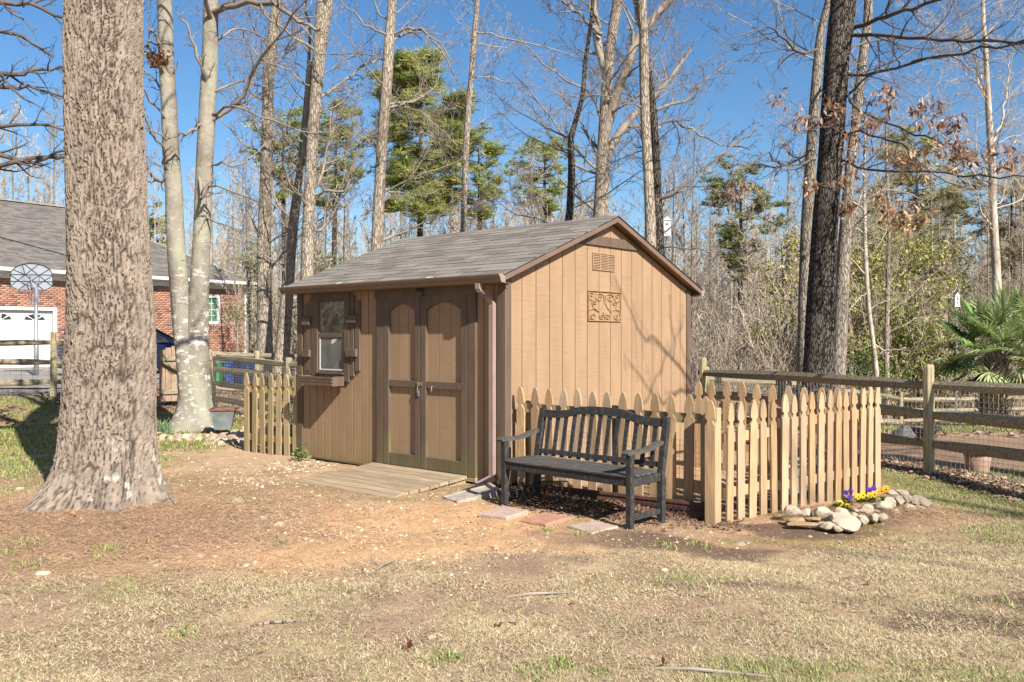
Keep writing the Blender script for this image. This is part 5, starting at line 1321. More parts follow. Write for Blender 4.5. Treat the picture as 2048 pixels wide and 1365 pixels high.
# ---------------------------------------------------------------- car and bins
CA = thing('parked_car', 'dark blue car parked on the drive, mostly hidden behind the tree trunks', 'car', (-11.5, 27.0, .33), R(50))
def loft(secs, mt, name, par, sm=True):
    n = len(secs[0]); b = MB(); b.v = [p for s in secs for p in s]
    b.f = [(i*n+k, i*n+(k+1) % n, (i+1)*n+(k+1) % n, (i+1)*n+k) for i in range(len(secs)-1) for k in range(n)]+[tuple(range(n))[::-1], tuple((len(secs)-1)*n+k for k in range(n))]
    b.m = [0]*len(b.f); return b.build(name, M[mt], par, smooth=sm)
def sec(x, zb, zt, w0, w1): return [(x, -w0, zb), (x, -w0*1.02, (zb+zt)/2), (x, -w1, zt-.03), (x, -w1*.8, zt), (x, w1*.8, zt), (x, w1, zt-.03), (x, w0*1.02, (zb+zt)/2), (x, w0, zb)]
loft([sec(-2.2, .35, .80, .7, .66), sec(-2.1, .25, .92, .84, .78), sec(-1.3, .22, .97, .88, .82), sec(-.2, .22, .98, .88, .83), sec(.9, .22, .96, .88, .83), sec(1.8, .24, .85, .84, .74), sec(2.2, .32, .68, .7, .6)], 'car', 'body', CA)
def sec2(x, zt, w0, w1): return [(x, -w0, .95), (x, -w1, zt-.04), (x, -w1*.85, zt), (x, w1*.85, zt), (x, w1, zt-.04), (x, w0, .95)]
loft([sec2(-1.85, .98, .78, .72), sec2(-1.15, 1.40, .80, .62), sec2(-.4, 1.46, .81, .63), sec2(.2, 1.44, .81, .62), sec2(1.05, .98, .79, .70)], 'car', 'cabin', CA)
for s in (-1, 1):
    for (x0, x1, x2, x3) in ((-.28, .62, .18, -.26), (-1.35, -.36, -.36, -1.05)):
        MB().add([(x0, s*.822, 1.0), (x1, s*.822, 1.0), (x2, s*.675, 1.36), (x3, s*.675, 1.36)], [(0, 1, 2, 3) if s < 0 else (3, 2, 1, 0)]).build('side_window', M['glass'], CA)
    for x in (-1.35, 1.4):
        w_o = link('wheel', None, CA, (x, s*.8, .31))
        b = MB(); b.tube([(0, -.1, 0), (0, .1, 0)], .31, 20); b.build('tyre', M['rubber'], w_o); b = MB(); b.tube([(0, -.105, 0), (0, .105, 0)], .2, 12); b.build('rim', M['metal'], w_o)
    MB().box(.55, .72, s*.86, s*1.02, .95, 1.08, .03).build('wing_mirror', M['car'], CA)
    MB().box(2.12, 2.2, s*.45, s*.66, .55, .68, .02).build('headlight', M['white'], CA)
MB().add([(1.03, -.68, 1.0), (1.03, .68, 1.0), (.28, .56, 1.40), (.28, -.56, 1.40)], [(0, 1, 2, 3)]).build('windscreen', M['glass'], CA, loc=(.03, 0, .02))
def bin_(label, x, y, mt, s=1.0, rz=0, mark=False):
    z = CAMZ-(795-674)/F*y; T = thing('wheelie_bin', label, 'bin', (x, y, z), rz, 'wheelie bins behind the back fence')
    b = MB(); b.hexa([(-.22*s, -.25*s, .06), (.22*s, -.25*s, .06), (.22*s, .25*s, .06), (-.22*s, .25*s, .06), (-.28*s, -.31*s, .95*s), (.28*s, -.31*s, .95*s), (.28*s, .33*s, .95*s), (-.28*s, .33*s, .95*s)]); b.build('body', M[mt], T)
    MB().box(-.30*s, .30*s, -.34*s, .36*s, .951*s, 1.02*s, .02).build('lid', M[mt], T); MB().tube([(-.26*s, .38*s, .98*s), (.26*s, .38*s, .98*s)], .02, 6).build('handle', M[mt], T)
    for sx in (-1, 1): MB().tube([(sx*.2*s, .24*s, .11), (sx*.26*s, .24*s, .11)], .11, 12).build('wheel', M['rubber'], T)
    if mark:
        b = MB()
        for k in range(3):
            a0 = math.radians(90+120*k-45); a1 = math.radians(90+120*k+40); n = 5; r = .09
            prev = None
            for j in range(n+1):
                a = a0+(a1-a0)*j/n; p = Vector((r*math.cos(a), -.302*s, .80+r*math.sin(a)))
                if prev: b.bar(prev, p, .004, .026, (0, 0, 1))
                prev = p
        b.build('recycling_mark', M['white'], T)
bin_('green wheelie bin, left of the two blue ones', -7.9, 23.2, 'bin_green', .92, .1)
bin_('dark blue wheelie bin between the green and the bright blue bin', -7.35, 23.5, 'bin_navy', .95, .1)
bin_('bright blue recycling bin with a white arrows mark', -6.8, 23.2, 'bin_blue', 1.0, .05, True)
TB = thing('plastic_tub', 'small pale blue plastic tub at the left foot of the green bin', 'tub', (-8.25, 22.6, .12)); b = MB(); b.lathe([(.11, 0), (.15, .38), (.16, .40)], 16); b.build('body', M['bin_teal'], TB, smooth=True)
MB().lathe([(.165, .401), (.165, .42), (.0, .43)], 16).build('lid', M['bin_teal'], TB)

# ---------------------------------------------------------------- bird houses
def birdhouse(label, px, py, D, pole=None, h=.5):
    p = P(px, py, D); T = thing('birdhouse', label, 'birdhouse', p); T.scale = (1, 1, 1) if h > .3 else (.62, .62, 1)
    MB().box(-.085, .085, -.07, .07, 0, h, .008).build('box', M['white'], T); b = MB(); b.prism([(-.10, h), (.10, h), (0, h+.09)], 'y', -.09, .09); b.build('roof', M['white'], T)
    for zz in (h*.3, h*.75): b = MB(); b.tube([(0, -.074, zz), (0, -.0705, zz)], .022, 10); b.build('entrance_hole', M['rubber'], T)
    b = MB(); b.box(-.095, .095, -.08, .08, -.02, -.001); b.build('floor_board', M['white'], T)
    if pole: MB().tube([(0, 0, -.02), (0, 0, -pole)], .025, 8).build('pole', M['metal'], T)
birdhouse('tall white birdhouse on the slope right of the shed roof peak', 1333, 472, 20.0, h=.34, pole=4.4)
birdhouse('small white birdhouse on a pole near the palm', 1913, 612, 19.0, pole=3.1, h=.2)
# ---------------------------------------------------------------- trees
def rotv(v, ax, a):
    c = math.cos(a); s = math.sin(a); k = ax
    d = v[0]*k[0]+v[1]*k[1]+v[2]*k[2]
    cr = (k[1]*v[2]-k[2]*v[1], k[2]*v[0]-k[0]*v[2], k[0]*v[1]-k[1]*v[0])
    return tuple(v[i]*c+cr[i]*s+k[i]*d*(1-c) for i in range(3))
def nrm(v):
    l = math.sqrt(v[0]*v[0]+v[1]*v[1]+v[2]*v[2])+1e-9; return (v[0]/l, v[1]/l, v[2]/l)
def perp(v, rg):
    while True:
        r = (rg.uniform(-1, 1), rg.uniform(-1, 1), rg.uniform(-1, 1)); d = sum(a*b for a, b in zip(r, v)); r = tuple(a-b*d for a, b in zip(r, v))
        if sum(a*a for a in r) > .05: return nrm(r)
class Grow:
    def __init__(s, seed): s.rg = random.Random(seed); s.g = {}; s.tips = []
    def put(s, pts, rad, k): s.g.setdefault((len(pts), k), []).append((pts, rad))
    def branch(s, p, d, L, r, lev, maxlev, nch=(9, 6, 4), wig=.22, up=.06, ratio=.5, droop=0, minr=.0022):
        rg = s.rg; n = (9, 6, 4, 2)[min(lev, 3)]; k = (6, 4, 3, 3)[min(lev, 3)]
        d = nrm(d); pts = [tuple(p)]; ds = [d]; seg = L/n
        for i in range(n):
            w = wig*(1.0 if i else .3)
            d = nrm((d[0]+rg.gauss(0, w), d[1]+rg.gauss(0, w), d[2]+rg.gauss(0, w)*.8+up-droop*i/n))
            q = pts[-1]; pts.append((q[0]+d[0]*seg, q[1]+d[1]*seg, q[2]+d[2]*seg)); ds.append(d)
        rad = [max(r*(1-.82*(i/n)**.9), minr) for i in range(n+1)]
        s.put(pts, rad, k)
        s.kids(pts, ds, rad, L, lev, maxlev, nch, wig, up, ratio, droop, minr)
        if lev >= maxlev: s.tips.append((pts[-1], d))
        return pts
    def kids(s, pts, ds, rad, L, lev, maxlev, nch, wig, up, ratio, droop, minr, t0=.12):
        if lev >= maxlev: return
        rg = s.rg; n = len(pts)-1
        c = nch[min(lev, len(nch)-1)]; c = max(1, int(c*rg.uniform(.8, 1.2)))
        for j in range(c):
            t = t0+(1-t0)*(j+rg.random())/c; f = min(t*n, n-.001); i = int(f); u = f-i
            q = tuple(pts[i][a]*(1-u)+pts[i+1][a]*u for a in range(3)); dd = ds[i+1] if i+1 < len(ds) else ds[-1]
            cd = rotv(dd, perp(dd, rg), math.radians(rg.uniform(30, 62)))
            rr = rad[i]*(1-u)+rad[i+1]*u
            s.branch(q, cd, L*ratio*rg.uniform(.6, 1.15)*(1-.45*t), rr*rg.uniform(.45, .65), lev+1, maxlev, nch, wig*1.05, up, ratio, droop, minr)
    def poly_limb(s, pts, r0, r1, lev=0, maxlev=3, nch=(12, 6, 4), wig=.22, up=.05, ratio=.35, minr=.0022, t0=.1):
        """a limb along given points"""
        n = 12; P_ = [Vector(p) for p in pts]; out = []
        m = len(P_)-1
        for i in range(n+1):
            f = i/n*m; j = min(int(f), m-1); u = f-j
            a = P_[max(j-1, 0)]; b = P_[j]; c = P_[j+1]; d = P_[min(j+2, m)]
            q = .5*((2*b)+(-a+c)*u+(2*a-5*b+4*c-d)*u*u+(-a+3*b-3*c+d)*u**3)
            if 0 < i < n: q += Vector((s.rg.gauss(0, .02), s.rg.gauss(0, .02), s.rg.gauss(0, .02)))
            out.append(tuple(q))
        ds = [nrm(tuple(out[min(i+1, n)][a]-out[max(i-1, 0)][a] for a in range(3))) for i in range(n+1)]
        rad = [r0+(r1-r0)*i/n for i in range(n+1)]; s.put(out, rad, 7)
        L = sum((Vector(out[i+1])-Vector(out[i])).length for i in range(n))
        s.kids(out, ds, rad, L, lev, maxlev, nch, wig, up, ratio, 0, minr, t0); return out
    def build(s, name, mt, par, kind=None):
        V, Fq = strands_np(s.g); o = link(name, mesh_np(name, V, [Fq], [M[mt]], smooth=True), par)
        return o
def trunk_mesh(pts, rad, sides, mt, flare=0, seed=0, rows=None, lob=.06, wob=.0):
    """tapered trunk with a lobed root flare"""
    P_ = np.array(pts, float); rad = np.array(rad, float); n = rows or len(P_)*3
    t = np.linspace(0, len(P_)-1, n); i = np.minimum(t.astype(int), len(P_)-2); u = (t-i)[:, None]
    def cr(A):
        a = A[np.maximum(i-1, 0)]; b = A[i]; c = A[i+1]; d = A[np.minimum(i+2, len(A)-1)]
        return .5*(2*b+(c-a)*u+(2*a-5*b+4*c-d)*u**2+(3*b-a-3*c+d)*u**3)
    C_ = cr(P_); Rr = cr(rad[:, None])[:, 0]
    th = np.arange(sides)*2*np.pi/sides; TH, ZZ = np.meshgrid(th, C_[:, 2]); zr = ZZ-C_[0, 2]
    rr = Rr[:, None]*(1+lob*(vn(np.cos(TH)*1.3+seed, np.sin(TH)*1.3+ZZ*.4, seed)-.5)*2+wob*(fbm(np.cos(TH)*2+seed, np.sin(TH)*2+ZZ*1.7, seed+2, 3)-.5))
    if flare: rr = rr*(1+flare*np.exp(-zr/.22)*(.55+.45*np.cos(TH*5+seed+1.2*np.sin(TH*2))))
    V = np.stack([C_[:, 0][:, None]+np.cos(TH)*rr, C_[:, 1][:, None]+np.sin(TH)*rr, ZZ], -1)
    return V, TH, ZZ, rr, sides, n
def trunk_obj(V, sides, n, mt, par, name='trunk', col=None):
    k = np.arange(sides); i = np.arange(n-1)[:, None]; q = np.stack([i*sides+k, i*sides+(k+1) % sides, (i+1)*sides+(k+1) % sides, (i+1)*sides+k], -1).reshape(-1, 4)
    return link(name, mesh_np(name, V.reshape(-1, 3), [q], [M[mt] if isinstance(mt, str) else mt], smooth=True, col=col), par)
def img_path(samples, D, dD=0):
    pts = []; rad = []
    for k, (px, py, w) in enumerate(samples):
        d = D+dD*(k/(len(samples)-1)); p = P(px, py, d); pts.append(tuple(p)); rad.append(w/2/F*d)
    return pts, rad
def img_tree(name, label, D, samples, mt, tw='twig', seed=1, limbs=14, zl=(2.5, 13), Llen=(1.5, 3.4), flare=.35, explicit=(), sides=12, cat='tree', maxlev=3, nch=(9, 6, 4), topz=16, up=.08, wig=.22, ang=(45, 80), group=None, lrad=.22, minr=.0028, fork=None):
    """samples from the ground up: (px, py, width px)"""
    base = P(samples[0][0], samples[0][1], D); gz = Hf(base.x, base.y)
    pts, rad = img_path(samples, D)
    if base.z > gz: pts.insert(0, (base.x, base.y, gz-.05)); rad.insert(0, rad[0]*1.05)
    else: pts[0] = (base.x, base.y, gz-.05)
    if topz:
        a = Vector(pts[-2]); b = Vector(pts[-1]); d = (b-a)/(max(b.z-a.z, .1)); h = topz-b.z
        rg = random.Random(seed)
        for f in (.35, .7, 1.0): q = b+d*h*f*.6; pts.append((q.x+rg.uniform(-.15, .15), q.y+rg.uniform(-.2, .2), b.z+h*f)); rad.append(rad[-1]*(.75 if f < 1 else .4))
    T = thing(name, label, cat, (pts[0][0], pts[0][1], gz), 0, group); O = (pts[0][0], pts[0][1], gz)
    L_ = [(a[0]-O[0], a[1]-O[1], a[2]-O[2]) for a in pts]
    V, TH, ZZ, rr, sd, n = trunk_mesh(L_, rad, sides, mt, flare, seed, rows=len(L_)*6, wob=.05)
    trunk_obj(V, sd, n, mt, T)
    G = Grow(seed); rg = G.rg
    limbs = int(limbs*1.35)
    for j in range(limbs):
        z = zl[0]+(zl[1]-zl[0])*(j+rg.random())/limbs
        i = max(0, max([k for k in range(len(L_)-1) if L_[k][2] <= z] or [0])); a = L_[i]; b = L_[i+1]; u = min(1, max(0, (z-a[2])/(max(b[2]-a[2], .01))))
        p = tuple(a[k]*(1-u)+b[k]*u for k in range(3)); r = rad[i]*(1-u)+rad[i+1]*u
        az = rg.uniform(0, 6.283) if j % 2 else (rg.choice((0, math.pi))+rg.gauss(0, .5)); el = math.radians(90-rg.uniform(*ang))
        d = (math.cos(az)*math.cos(el), math.sin(az)*math.cos(el), math.sin(el))
        f = 1-.25*(z-zl[0])/(zl[1]-zl[0])
        G.branch(p, d, rg.uniform(*Llen)*f*(1.0 if z < 5 else 1.25), min(r*lrad*rg.uniform(.6, 1.2), .06), 0, maxlev, nch, wig, up, .5, minr=minr)
    for (pp, r0, r1, *rest) in explicit:
        q = []
        for k, e in enumerate(pp):
            px, py = e[0], e[1]; dd = e[2] if len(e) > 2 else 0; w = P(px, py, D+dd); q.append((w.x-O[0], w.y-O[1], w.z-O[2]))
        r0, r1 = (r0, r1) if r0 > .1 else (r0*.68, r1*.7)
        G.poly_limb(q, r0, r1, maxlev=rest[0] if rest else maxlev, nch=rest[1] if len(rest) > 1 else (12, 6, 4), ratio=rest[2] if len(rest) > 2 else .35, minr=minr)
    if G.g:
        if explicit and mt != tw: pass
        G.build('crown', tw, T)
    return T, G, O

# --- the big oak in the foreground
oz = 0
samp = [(209, 1045, 245), (214, 960, 208), (217, 900, 191), (219, 830, 184), (221, 760, 180), (223, 700, 176), (223, 620, 168), (220, 540, 162), (216, 440, 157), (212, 330, 153), (210, 200, 151), (209, 100, 150), (209, 0, 149), (208, -120, 146), (206, -280, 142)]
Dk = 7.65
pts, rad = img_path(samp, Dk)
OK_ = thing('oak_tree', 'massive foreground oak trunk with furrowed grey-brown bark and flared roots', 'tree', (pts[0][0], Dk, .1)); O = (pts[0][0], Dk, .1)
L_ = [(a[0]-O[0], a[1]-O[1], a[2]-O[2]) for a in pts]; L_[0] = (L_[0][0], 0, -.12)
sides = 215; rows = 380
P_ = np.array(L_); Rd = np.array(rad); zz = np.linspace(-.12, P_[-1, 2], rows)
Cx = np.interp(zz, P_[:, 2], P_[:, 0]); Rr = np.interp(zz, P_[:, 2], Rd)*.94; 
ker = np.ones(15)/15; Rr = np.convolve(np.pad(Rr, 7, 'edge'), ker, 'valid')
th = np.arange(sides)*2*np.pi/sides; TH, ZZ = np.meshgrid(th, zz)
fl = np.exp(-np.maximum(ZZ+.05, 0)/.20); lobes = .5+.5*np.cos(TH*6+.6+.8*np.sin(TH*2+1))
rr = Rr[:, None]*(1+.035*np.cos(TH*3+ZZ*.3)+.02*np.cos(TH*7+ZZ)); rr = rr+fl*(.02+.21*lobes**1.7)*(1+.15*np.cos(TH-3.3))
arc = TH*.39
def bk_h(u, z):
    wu = (fbm(u*5+5, z*2.6, 40, 4)-.5)*.13+(fbm(u*30, z*14, 47, 3)-.5)*.030; wz = (fbm(u*14, z*6, 44, 4)-.5)*.16
    f1, f2 = worley((u+wu)/.037, (z+wz)/.26, 7); e_ = np.clip((f2-f1)/.26, 0, 1)                   # long ridges
    g1, g2 = worley((u+wu*1.2)/.030+9, (z+wz*1.3)/.045, 17); e2 = np.clip((g2-g1)/.22, 0, 1)         # cross breaks
    brk = S(fbm(u*13, z*6, 49, 3), .36, .6)
    e2 = e2*brk+(1-brk)
    return e_, e2
e_, e2 = bk_h(arc, ZZ)
ea, eb = bk_h(arc-2*np.pi*.39, ZZ); bl = S(TH, 5.6, 6.2); e_ = e_*(1-bl)+ea*bl; e2 = e2*(1-bl)+eb*bl
base_s = 1-.5*np.exp(-np.maximum(ZZ, 0)/.35)
hgt = (.027*e_**.6*(.4+.6*e2))*base_s+.012*(fbm(arc*30, ZZ*16, 70, 4)-.5)+.02*(fbm(arc*3, ZZ*1.1, 71, 3)-.5)
hgt = hgt-.018
rr = rr+hgt
V = np.stack([Cx[:, None]+np.cos(TH)*rr, np.sin(TH)*rr, ZZ], -1)
cr_ = (np.clip(e_*1.5, 0, 1)*(.4+.6*np.clip(e2*1.3, 0, 1)))[..., None]; nn = fbm(arc*16, ZZ*9, 81, 4)[..., None]; n2 = fbm(arc*2.5, ZZ*1.3, 84, 4)[..., None]
colr = np.array((.06, .045, .035))*(1-cr_)+np.array((.285, .23, .182))*cr_*(.66+.68*nn)
colr = colr*(.9+.2*n2); lich = (S(fbm(arc*13, ZZ*13, 86, 4), .68, .72)*np.exp(-np.maximum(ZZ-.15, 0)/.3))[..., None]*.8; colr = colr*(1-lich)+np.array((.55, .52, .45))*lich
M['bark_oak'] = tinted('oak_bark', .92, .12, bump=.5, bs=55, fine=.25, fs=45)
trunk_obj(V, sides, rows, 'bark_oak', OK_, col=np.clip(colr, 0, 1).reshape(-1, 3)); OK_.children[0].data.polygons.foreach_set('use_smooth', np.zeros(len(OK_.children[0].data.polygons), dtype=bool))
G = Grow(3)
for (z, az, L) in ((6.4, 3.0, 4.5), (6.9, .2, 4.2), (7.4, 1.7, 4), (7.7, 4.4, 4.5), (8.0, 5.6, 3.5)):
    G.branch((L_[-1][0], 0, min(z, L_[-1][2]-.1)), (math.cos(az)*.8, math.sin(az)*.8, .65), L, .11, 0, 2, (7, 5), .2, .05, .5, minr=.004)
G.branch((L_[-1][0], 0, L_[-1][2]-.2), (.1, .1, 1), 6, .26, 0, 2, (9, 6), .12, .1, .5, minr=.004)
G.build('crown', 'twig', OK_)

# --- twin beech
OB = P(386, 860, 14.2); gz = Hf(OB.x, OB.y)
BT = thing('beech_tree', 'twin-trunked pale beech with white lichen patches, ringed by rubble stones', 'tree', (OB.x, OB.y, gz))
def bl_(samples, D):
    p, r = img_path(samples, D); return [(a[0]-OB.x, a[1]-OB.y, a[2]-gz) for a in p], r
lt, lr = bl_([(384, 872, 62), (381, 800, 48), (374, 730, 42), (366, 660, 40), (360, 590, 37), (356, 540, 36), (350, 450, 35), (348, 380, 34), (342, 300, 33), (338, 210, 31), (333, 120, 30), (330, 30, 29), (327, -60, 28), (322, -260, 22), (318, -480, 14)], 14.2)
rt, r2 = bl_([(389, 872, 90), (389, 820, 66), (390, 760, 56), (393, 700, 47), (396, 640, 42), (399, 580, 37), (401, 540, 36), (405, 450, 33), (408, 370, 33), (412, 290, 33), (416, 210, 32), (420, 120, 31), (422, 30, 29), (425, -60, 27), (430, -260, 21), (436, -480, 13)], 14.25)
for i, (pp, r) in enumerate(((lt, lr), (rt, r2))):
    V, TH, ZZ, rr, sd, n = trunk_mesh(pp, r, 36, 'bark_beech', .9 if i else .6, 3+i, rows=130, lob=.05, wob=.10); trunk_obj(V, sd, n, 'bark_beech', BT)
G = Grow(21)
def lp(*q, D=14.2): return [tuple(P(a[0], a[1], D+(a[2] if len(a) > 2 else 0))-Vector((OB.x, OB.y, gz))) for a in q]
for pts_, r0, r1 in ((lp((338, 360), (318, 362, -.2), (290, 345, -.5), (250, 350, -1)), .035, .012), (lp((334, 355), (325, 300, -.3), (305, 265, -.6), (280, 215, -1)), .03, .01), (lp((424, 25), (470, 10, -.3), (540, 8, -.6), (600, 45, -.8), (640, 60, -1)), .055, .02),
    (lp((405, 250), (380, 262, -.3), (345, 275, -.5), (295, 262, -.8)), .028, .012), (lp((415, 175), (400, 130, -.2), (375, 60, -.4), (362, 30, -.5)), .035, .012), (lp((398, 350), (410, 400, -.3), (420, 372, -.35), (470, 385, -.6), (520, 405, -.8)), .03, .01),
    (lp((420, 230), (470, 215, -.4), (540, 240, -.8), (600, 262, -1), (680, 270, -1.2)), .024, .008), (lp((425, 330), (470, 330, -.3), (520, 300, .2), (560, 260, .4)), .02, .006), (lp((345, 160), (320, 90, -.3), (300, 60, -.5)), .04, .02), (lp((340, 200), (300, 150, .3), (260, 120, .5)), .02, .008),
    (lp((425, 190), (480, 165, .2), (540, 180, .5), (600, 205, .8)), .02, .006), (lp((405, 430), (440, 450, -.2), (500, 470, -.4), (560, 500, -.5)), .018, .005), (lp((424, 90), (480, 60, 1), (560, 90, 2)), .025, .007), (lp((345, 250), (300, 200, -.4), (260, 150, -.8), (180, 160, -1)), .02, .006)):
    G.poly_limb(pts_, r0, r1, maxlev=3, nch=(10, 5, 3), ratio=.33, minr=.0028)
for j in range(10):
    z = 5+j*.8; G.branch((lt[-3][0], 0, z) if j % 2 else (rt[-3][0], 0, z), (math.cos(j*2.4), math.sin(j*2.4), .6), 3, .04, 0, 3, (7, 5, 3), minr=.0028)
G.build('crown', 'twig', BT)
nest = Vector(P(302, 108, 13.9)); NT = Grow(5)

# --- leaves
def leaf_cloud(name, mt, par, centers, size, n_per, spread, cols, seed, hang=0., aspect=.5, off=(0, 0, 0)):
    r = np.random.default_rng(seed); C_ = np.repeat(np.asarray(centers, float), n_per, 0); n = len(C_)
    C_ = C_+r.normal(0, 1, (n, 3))*np.asarray(spread)
    d = r.normal(0, 1, (n, 3)); d[:, 2] = d[:, 2]*(.6 if hang else .8)-hang*1.6; d /= np.linalg.norm(d, axis=1)[:, None]
    s_ = np.cross(d, r.normal(0, 1, (n, 3))); s_ /= np.linalg.norm(s_, axis=1)[:, None]+1e-9
    nn = np.cross(d, s_)
    L = (size*r.uniform(.55, 1.25, n))[:, None]; w = L*aspect*.5
    V = np.stack([C_, C_+d*L*.45+s_*w+nn*L*.08, C_+d*L+nn*L*.05, C_+d*L*.45-s_*w+nn*L*.08], 1).reshape(-1, 3)-np.asarray(off)
    q = np.arange(n)[:, None]*4+np.arange(4)[None]
    cols = np.asarray(cols); cc = cols[r.integers(0, len(cols), n)]*r.uniform(.6, 1.3, n)[:, None]
    return link(name, mesh_np(name, V, [q], [M[mt]], col=cc), par)
NS = thing('leaf_nest', 'clump of dead brown leaves caught beside the beech near the top left', 'leaf clump', P(304, 106, 13.9))
o = leaf_cloud('dead_leaves', 'leaf', NS, [(0, 0, 0), (.06, 0, -.04), (.1, 0, -.1), (-.05, 0, .05), (.12, 0, .0), (.03, 0, -.12)], .1, 22, (.06, .06, .05), [(.30, .14, .07), (.2, .09, .05), (.4, .22, .12)], 3, hang=.4); 

# --- mid-distance trunks, one by one
A_, B_ = img_tree, None
img_tree('hardwood_tree', 'tall tree with a knotted tan and dark trunk just right of the twin beech', 21.5, [(533, 790, 38), (530, 700, 32), (529, 600, 29), (528, 500, 28), (530, 420, 25), (533, 330, 24), (535, 250, 22), (537, 150, 23), (545, 80, 22), (553, 0, 21)], 'bark_tan', seed=31, limbs=17, zl=(3, 12), explicit=[([(531, 330), (510, 300, .2), (490, 290, .4), (470, 270, .5), (440, 235, .6)], .05, .02), ([(535, 180), (560, 120, .3), (590, 70, .6)], .05, .015), ([(528, 480), (490, 450, -.5), (440, 420, -.8), (400, 400, -1)], .03, .008)])
img_tree('hardwood_tree', 'darker leaning tree with a broken top left of the shed roof', 20.5, [(556, 780, 36), (565, 700, 30), (572, 620, 27), (580, 520, 22), (590, 420, 19), (600, 340, 15), (612, 200, 9), (620, 60, 6)], 'bark_tan', seed=32, limbs=14, zl=(2, 9), Llen=(1.2, 3), topz=10)
img_tree('hardwood_tree', 'straight grey-tan trunk rising from behind the left eave of the shed', 19.5, [(608, 790, 36), (612, 640, 30), (615, 500, 26), (619, 400, 25), (624, 300, 24), (630, 220, 25), (636, 140, 26), (642, 70, 30), (650, 0, 34)], 'bark_tan', seed=33, limbs=12, zl=(3.4, 12), explicit=[([(628, 390), (660, 385, -.2), (690, 380, -.3), (705, 340, -.4), (720, 300, -.5)], .06, .025), ([(638, 195), (680, 170, .3), (730, 130, .5), (760, 120, .6)], .06, .02), ([(640, 95), (600, 50, -.3), (560, 10, -.4)], .04, .015), ([(638, 90), (625, 130, .1), (618, 170, .3), (612, 260, .4), (606, 330, .4)], .09, .11, 1, (2, 2))])
img_tree('hardwood_tree', 'smooth tan trunk standing straight up behind the middle of the shed roof', 18.5, [(748, 800, 32), (752, 600, 28), (755, 480, 24), (758, 400, 22), (762, 320, 21), (768, 240, 21), (774, 160, 22), (779, 80, 21), (785, 0, 18)], 'bark_tan', seed=34, limbs=12, zl=(3.2, 12), explicit=[([(780, 72), (740, 55, -.2), (700, 20, -.4), (660, -20, -.5)], .04, .015), ([(778, 88), (820, 62, .2), (850, 60, .4), (890, 120, .6), (940, 200, .8)], .055, .015), ([(765, 215), (800, 212, .2), (850, 190, .3), (900, 180, .4)], .045, .012), ([(780, 70), (830, 55, -.2), (880, 90, -.4), (905, 130, -.5)], .045, .012), ([(762, 380), (790, 385, .2), (830, 395, .4), (880, 380, .6)], .035, .01)])
img_tree('hardwood_tree', 'slim pale trunk behind the shed between the pine and the ridge', 21, [(926, 800, 18), (926, 560, 15), (927, 450, 12), (929, 380, 12), (932, 300, 13), (937, 220, 12), (944, 140, 11), (950, 60, 11), (955, 0, 9)], 'bark_tan', seed=35, limbs=15, zl=(3.2, 12), Llen=(1.4, 3.2), explicit=[([(950, 65), (1000, 75, -.3), (1080, 90, -.4), (1160, 120, -.5), (1230, 190, -.6)], .035, .01), ([(945, 155), (1000, 160, .3), (1070, 200, .5), (1100, 250, .6)], .03, .008), ([(942, 85), (1010, 95, .5), (1060, 60, .6)], .03, .008)])
img_tree('hardwood_tree', 'thin dark crooked tree left of the forked hardwood', 17.5, [(1132, 700, 22), (1134, 480, 18), (1140, 420, 16), (1143, 340, 15), (1142, 280, 13), (1152, 240, 11), (1165, 190, 10), (1170, 130, 9), (1180, 60, 8), (1186, 0, 7)], 'bark_dark', tw='twig_dark', seed=36, limbs=16, zl=(2.6, 9), Llen=(1.2, 2.6), topz=11)
img_tree('hardwood_tree', 'large grey hardwood that forks into arms right of the sky gap', 22, [(1196, 800, 44), (1198, 600, 36), (1200, 480, 32), (1204, 380, 29), (1207, 300, 26), (1212, 200, 24), (1218, 120, 20), (1226, 60, 20), (1236, 0, 22)], 'bark_tan', seed=37, limbs=12, zl=(3.5, 13), explicit=[([(1206, 330), (1225, 290, .2), (1250, 250, .4), (1290, 215, .5), (1330, 170, .6), (1380, 100, .6)], .13, .04, 3, (10, 6, 4)), ([(1210, 270), (1228, 210, -.1), (1250, 140, -.2), (1280, 70, -.2), (1330, 10, -.3), (1370, -40, -.3)], .14, .08, 3, (9, 6, 4)), ([(1210, 140), (1195, 90, .2), (1190, 40, .3), (1185, -20, .4)], .12, .08, 3, (7, 5, 4)), ([(1205, 70), (1160, 30, .2), (1120, 0, .4), (1080, -10, .5)], .08, .03), ([(1204, 240), (1180, 190, -.3), (1130, 160, -.5), (1070, 110, -.8), (1020, 60, -1)], .05, .015), ([(1202, 330), (1165, 250, .4), (1120, 190, .6), (1060, 170, .8)], .04, .01)])
img_tree('hardwood_tree', 'pale furrowed trunk rising just behind the shed ridge', 15.5, [(1300, 800, 30), (1301, 600, 25), (1301, 470, 22), (1298, 380, 20), (1294, 300, 19), (1290, 220, 19), (1288, 140, 19), (1287, 60, 18), (1284, 0, 18)], 'bark_tan', seed=38, limbs=8, zl=(3.8, 11), Llen=(1, 2.4), explicit=[([(1284, 60), (1275, 30, .1), (1268, -30, .2)], .08, .05, 2, (3, 3))])
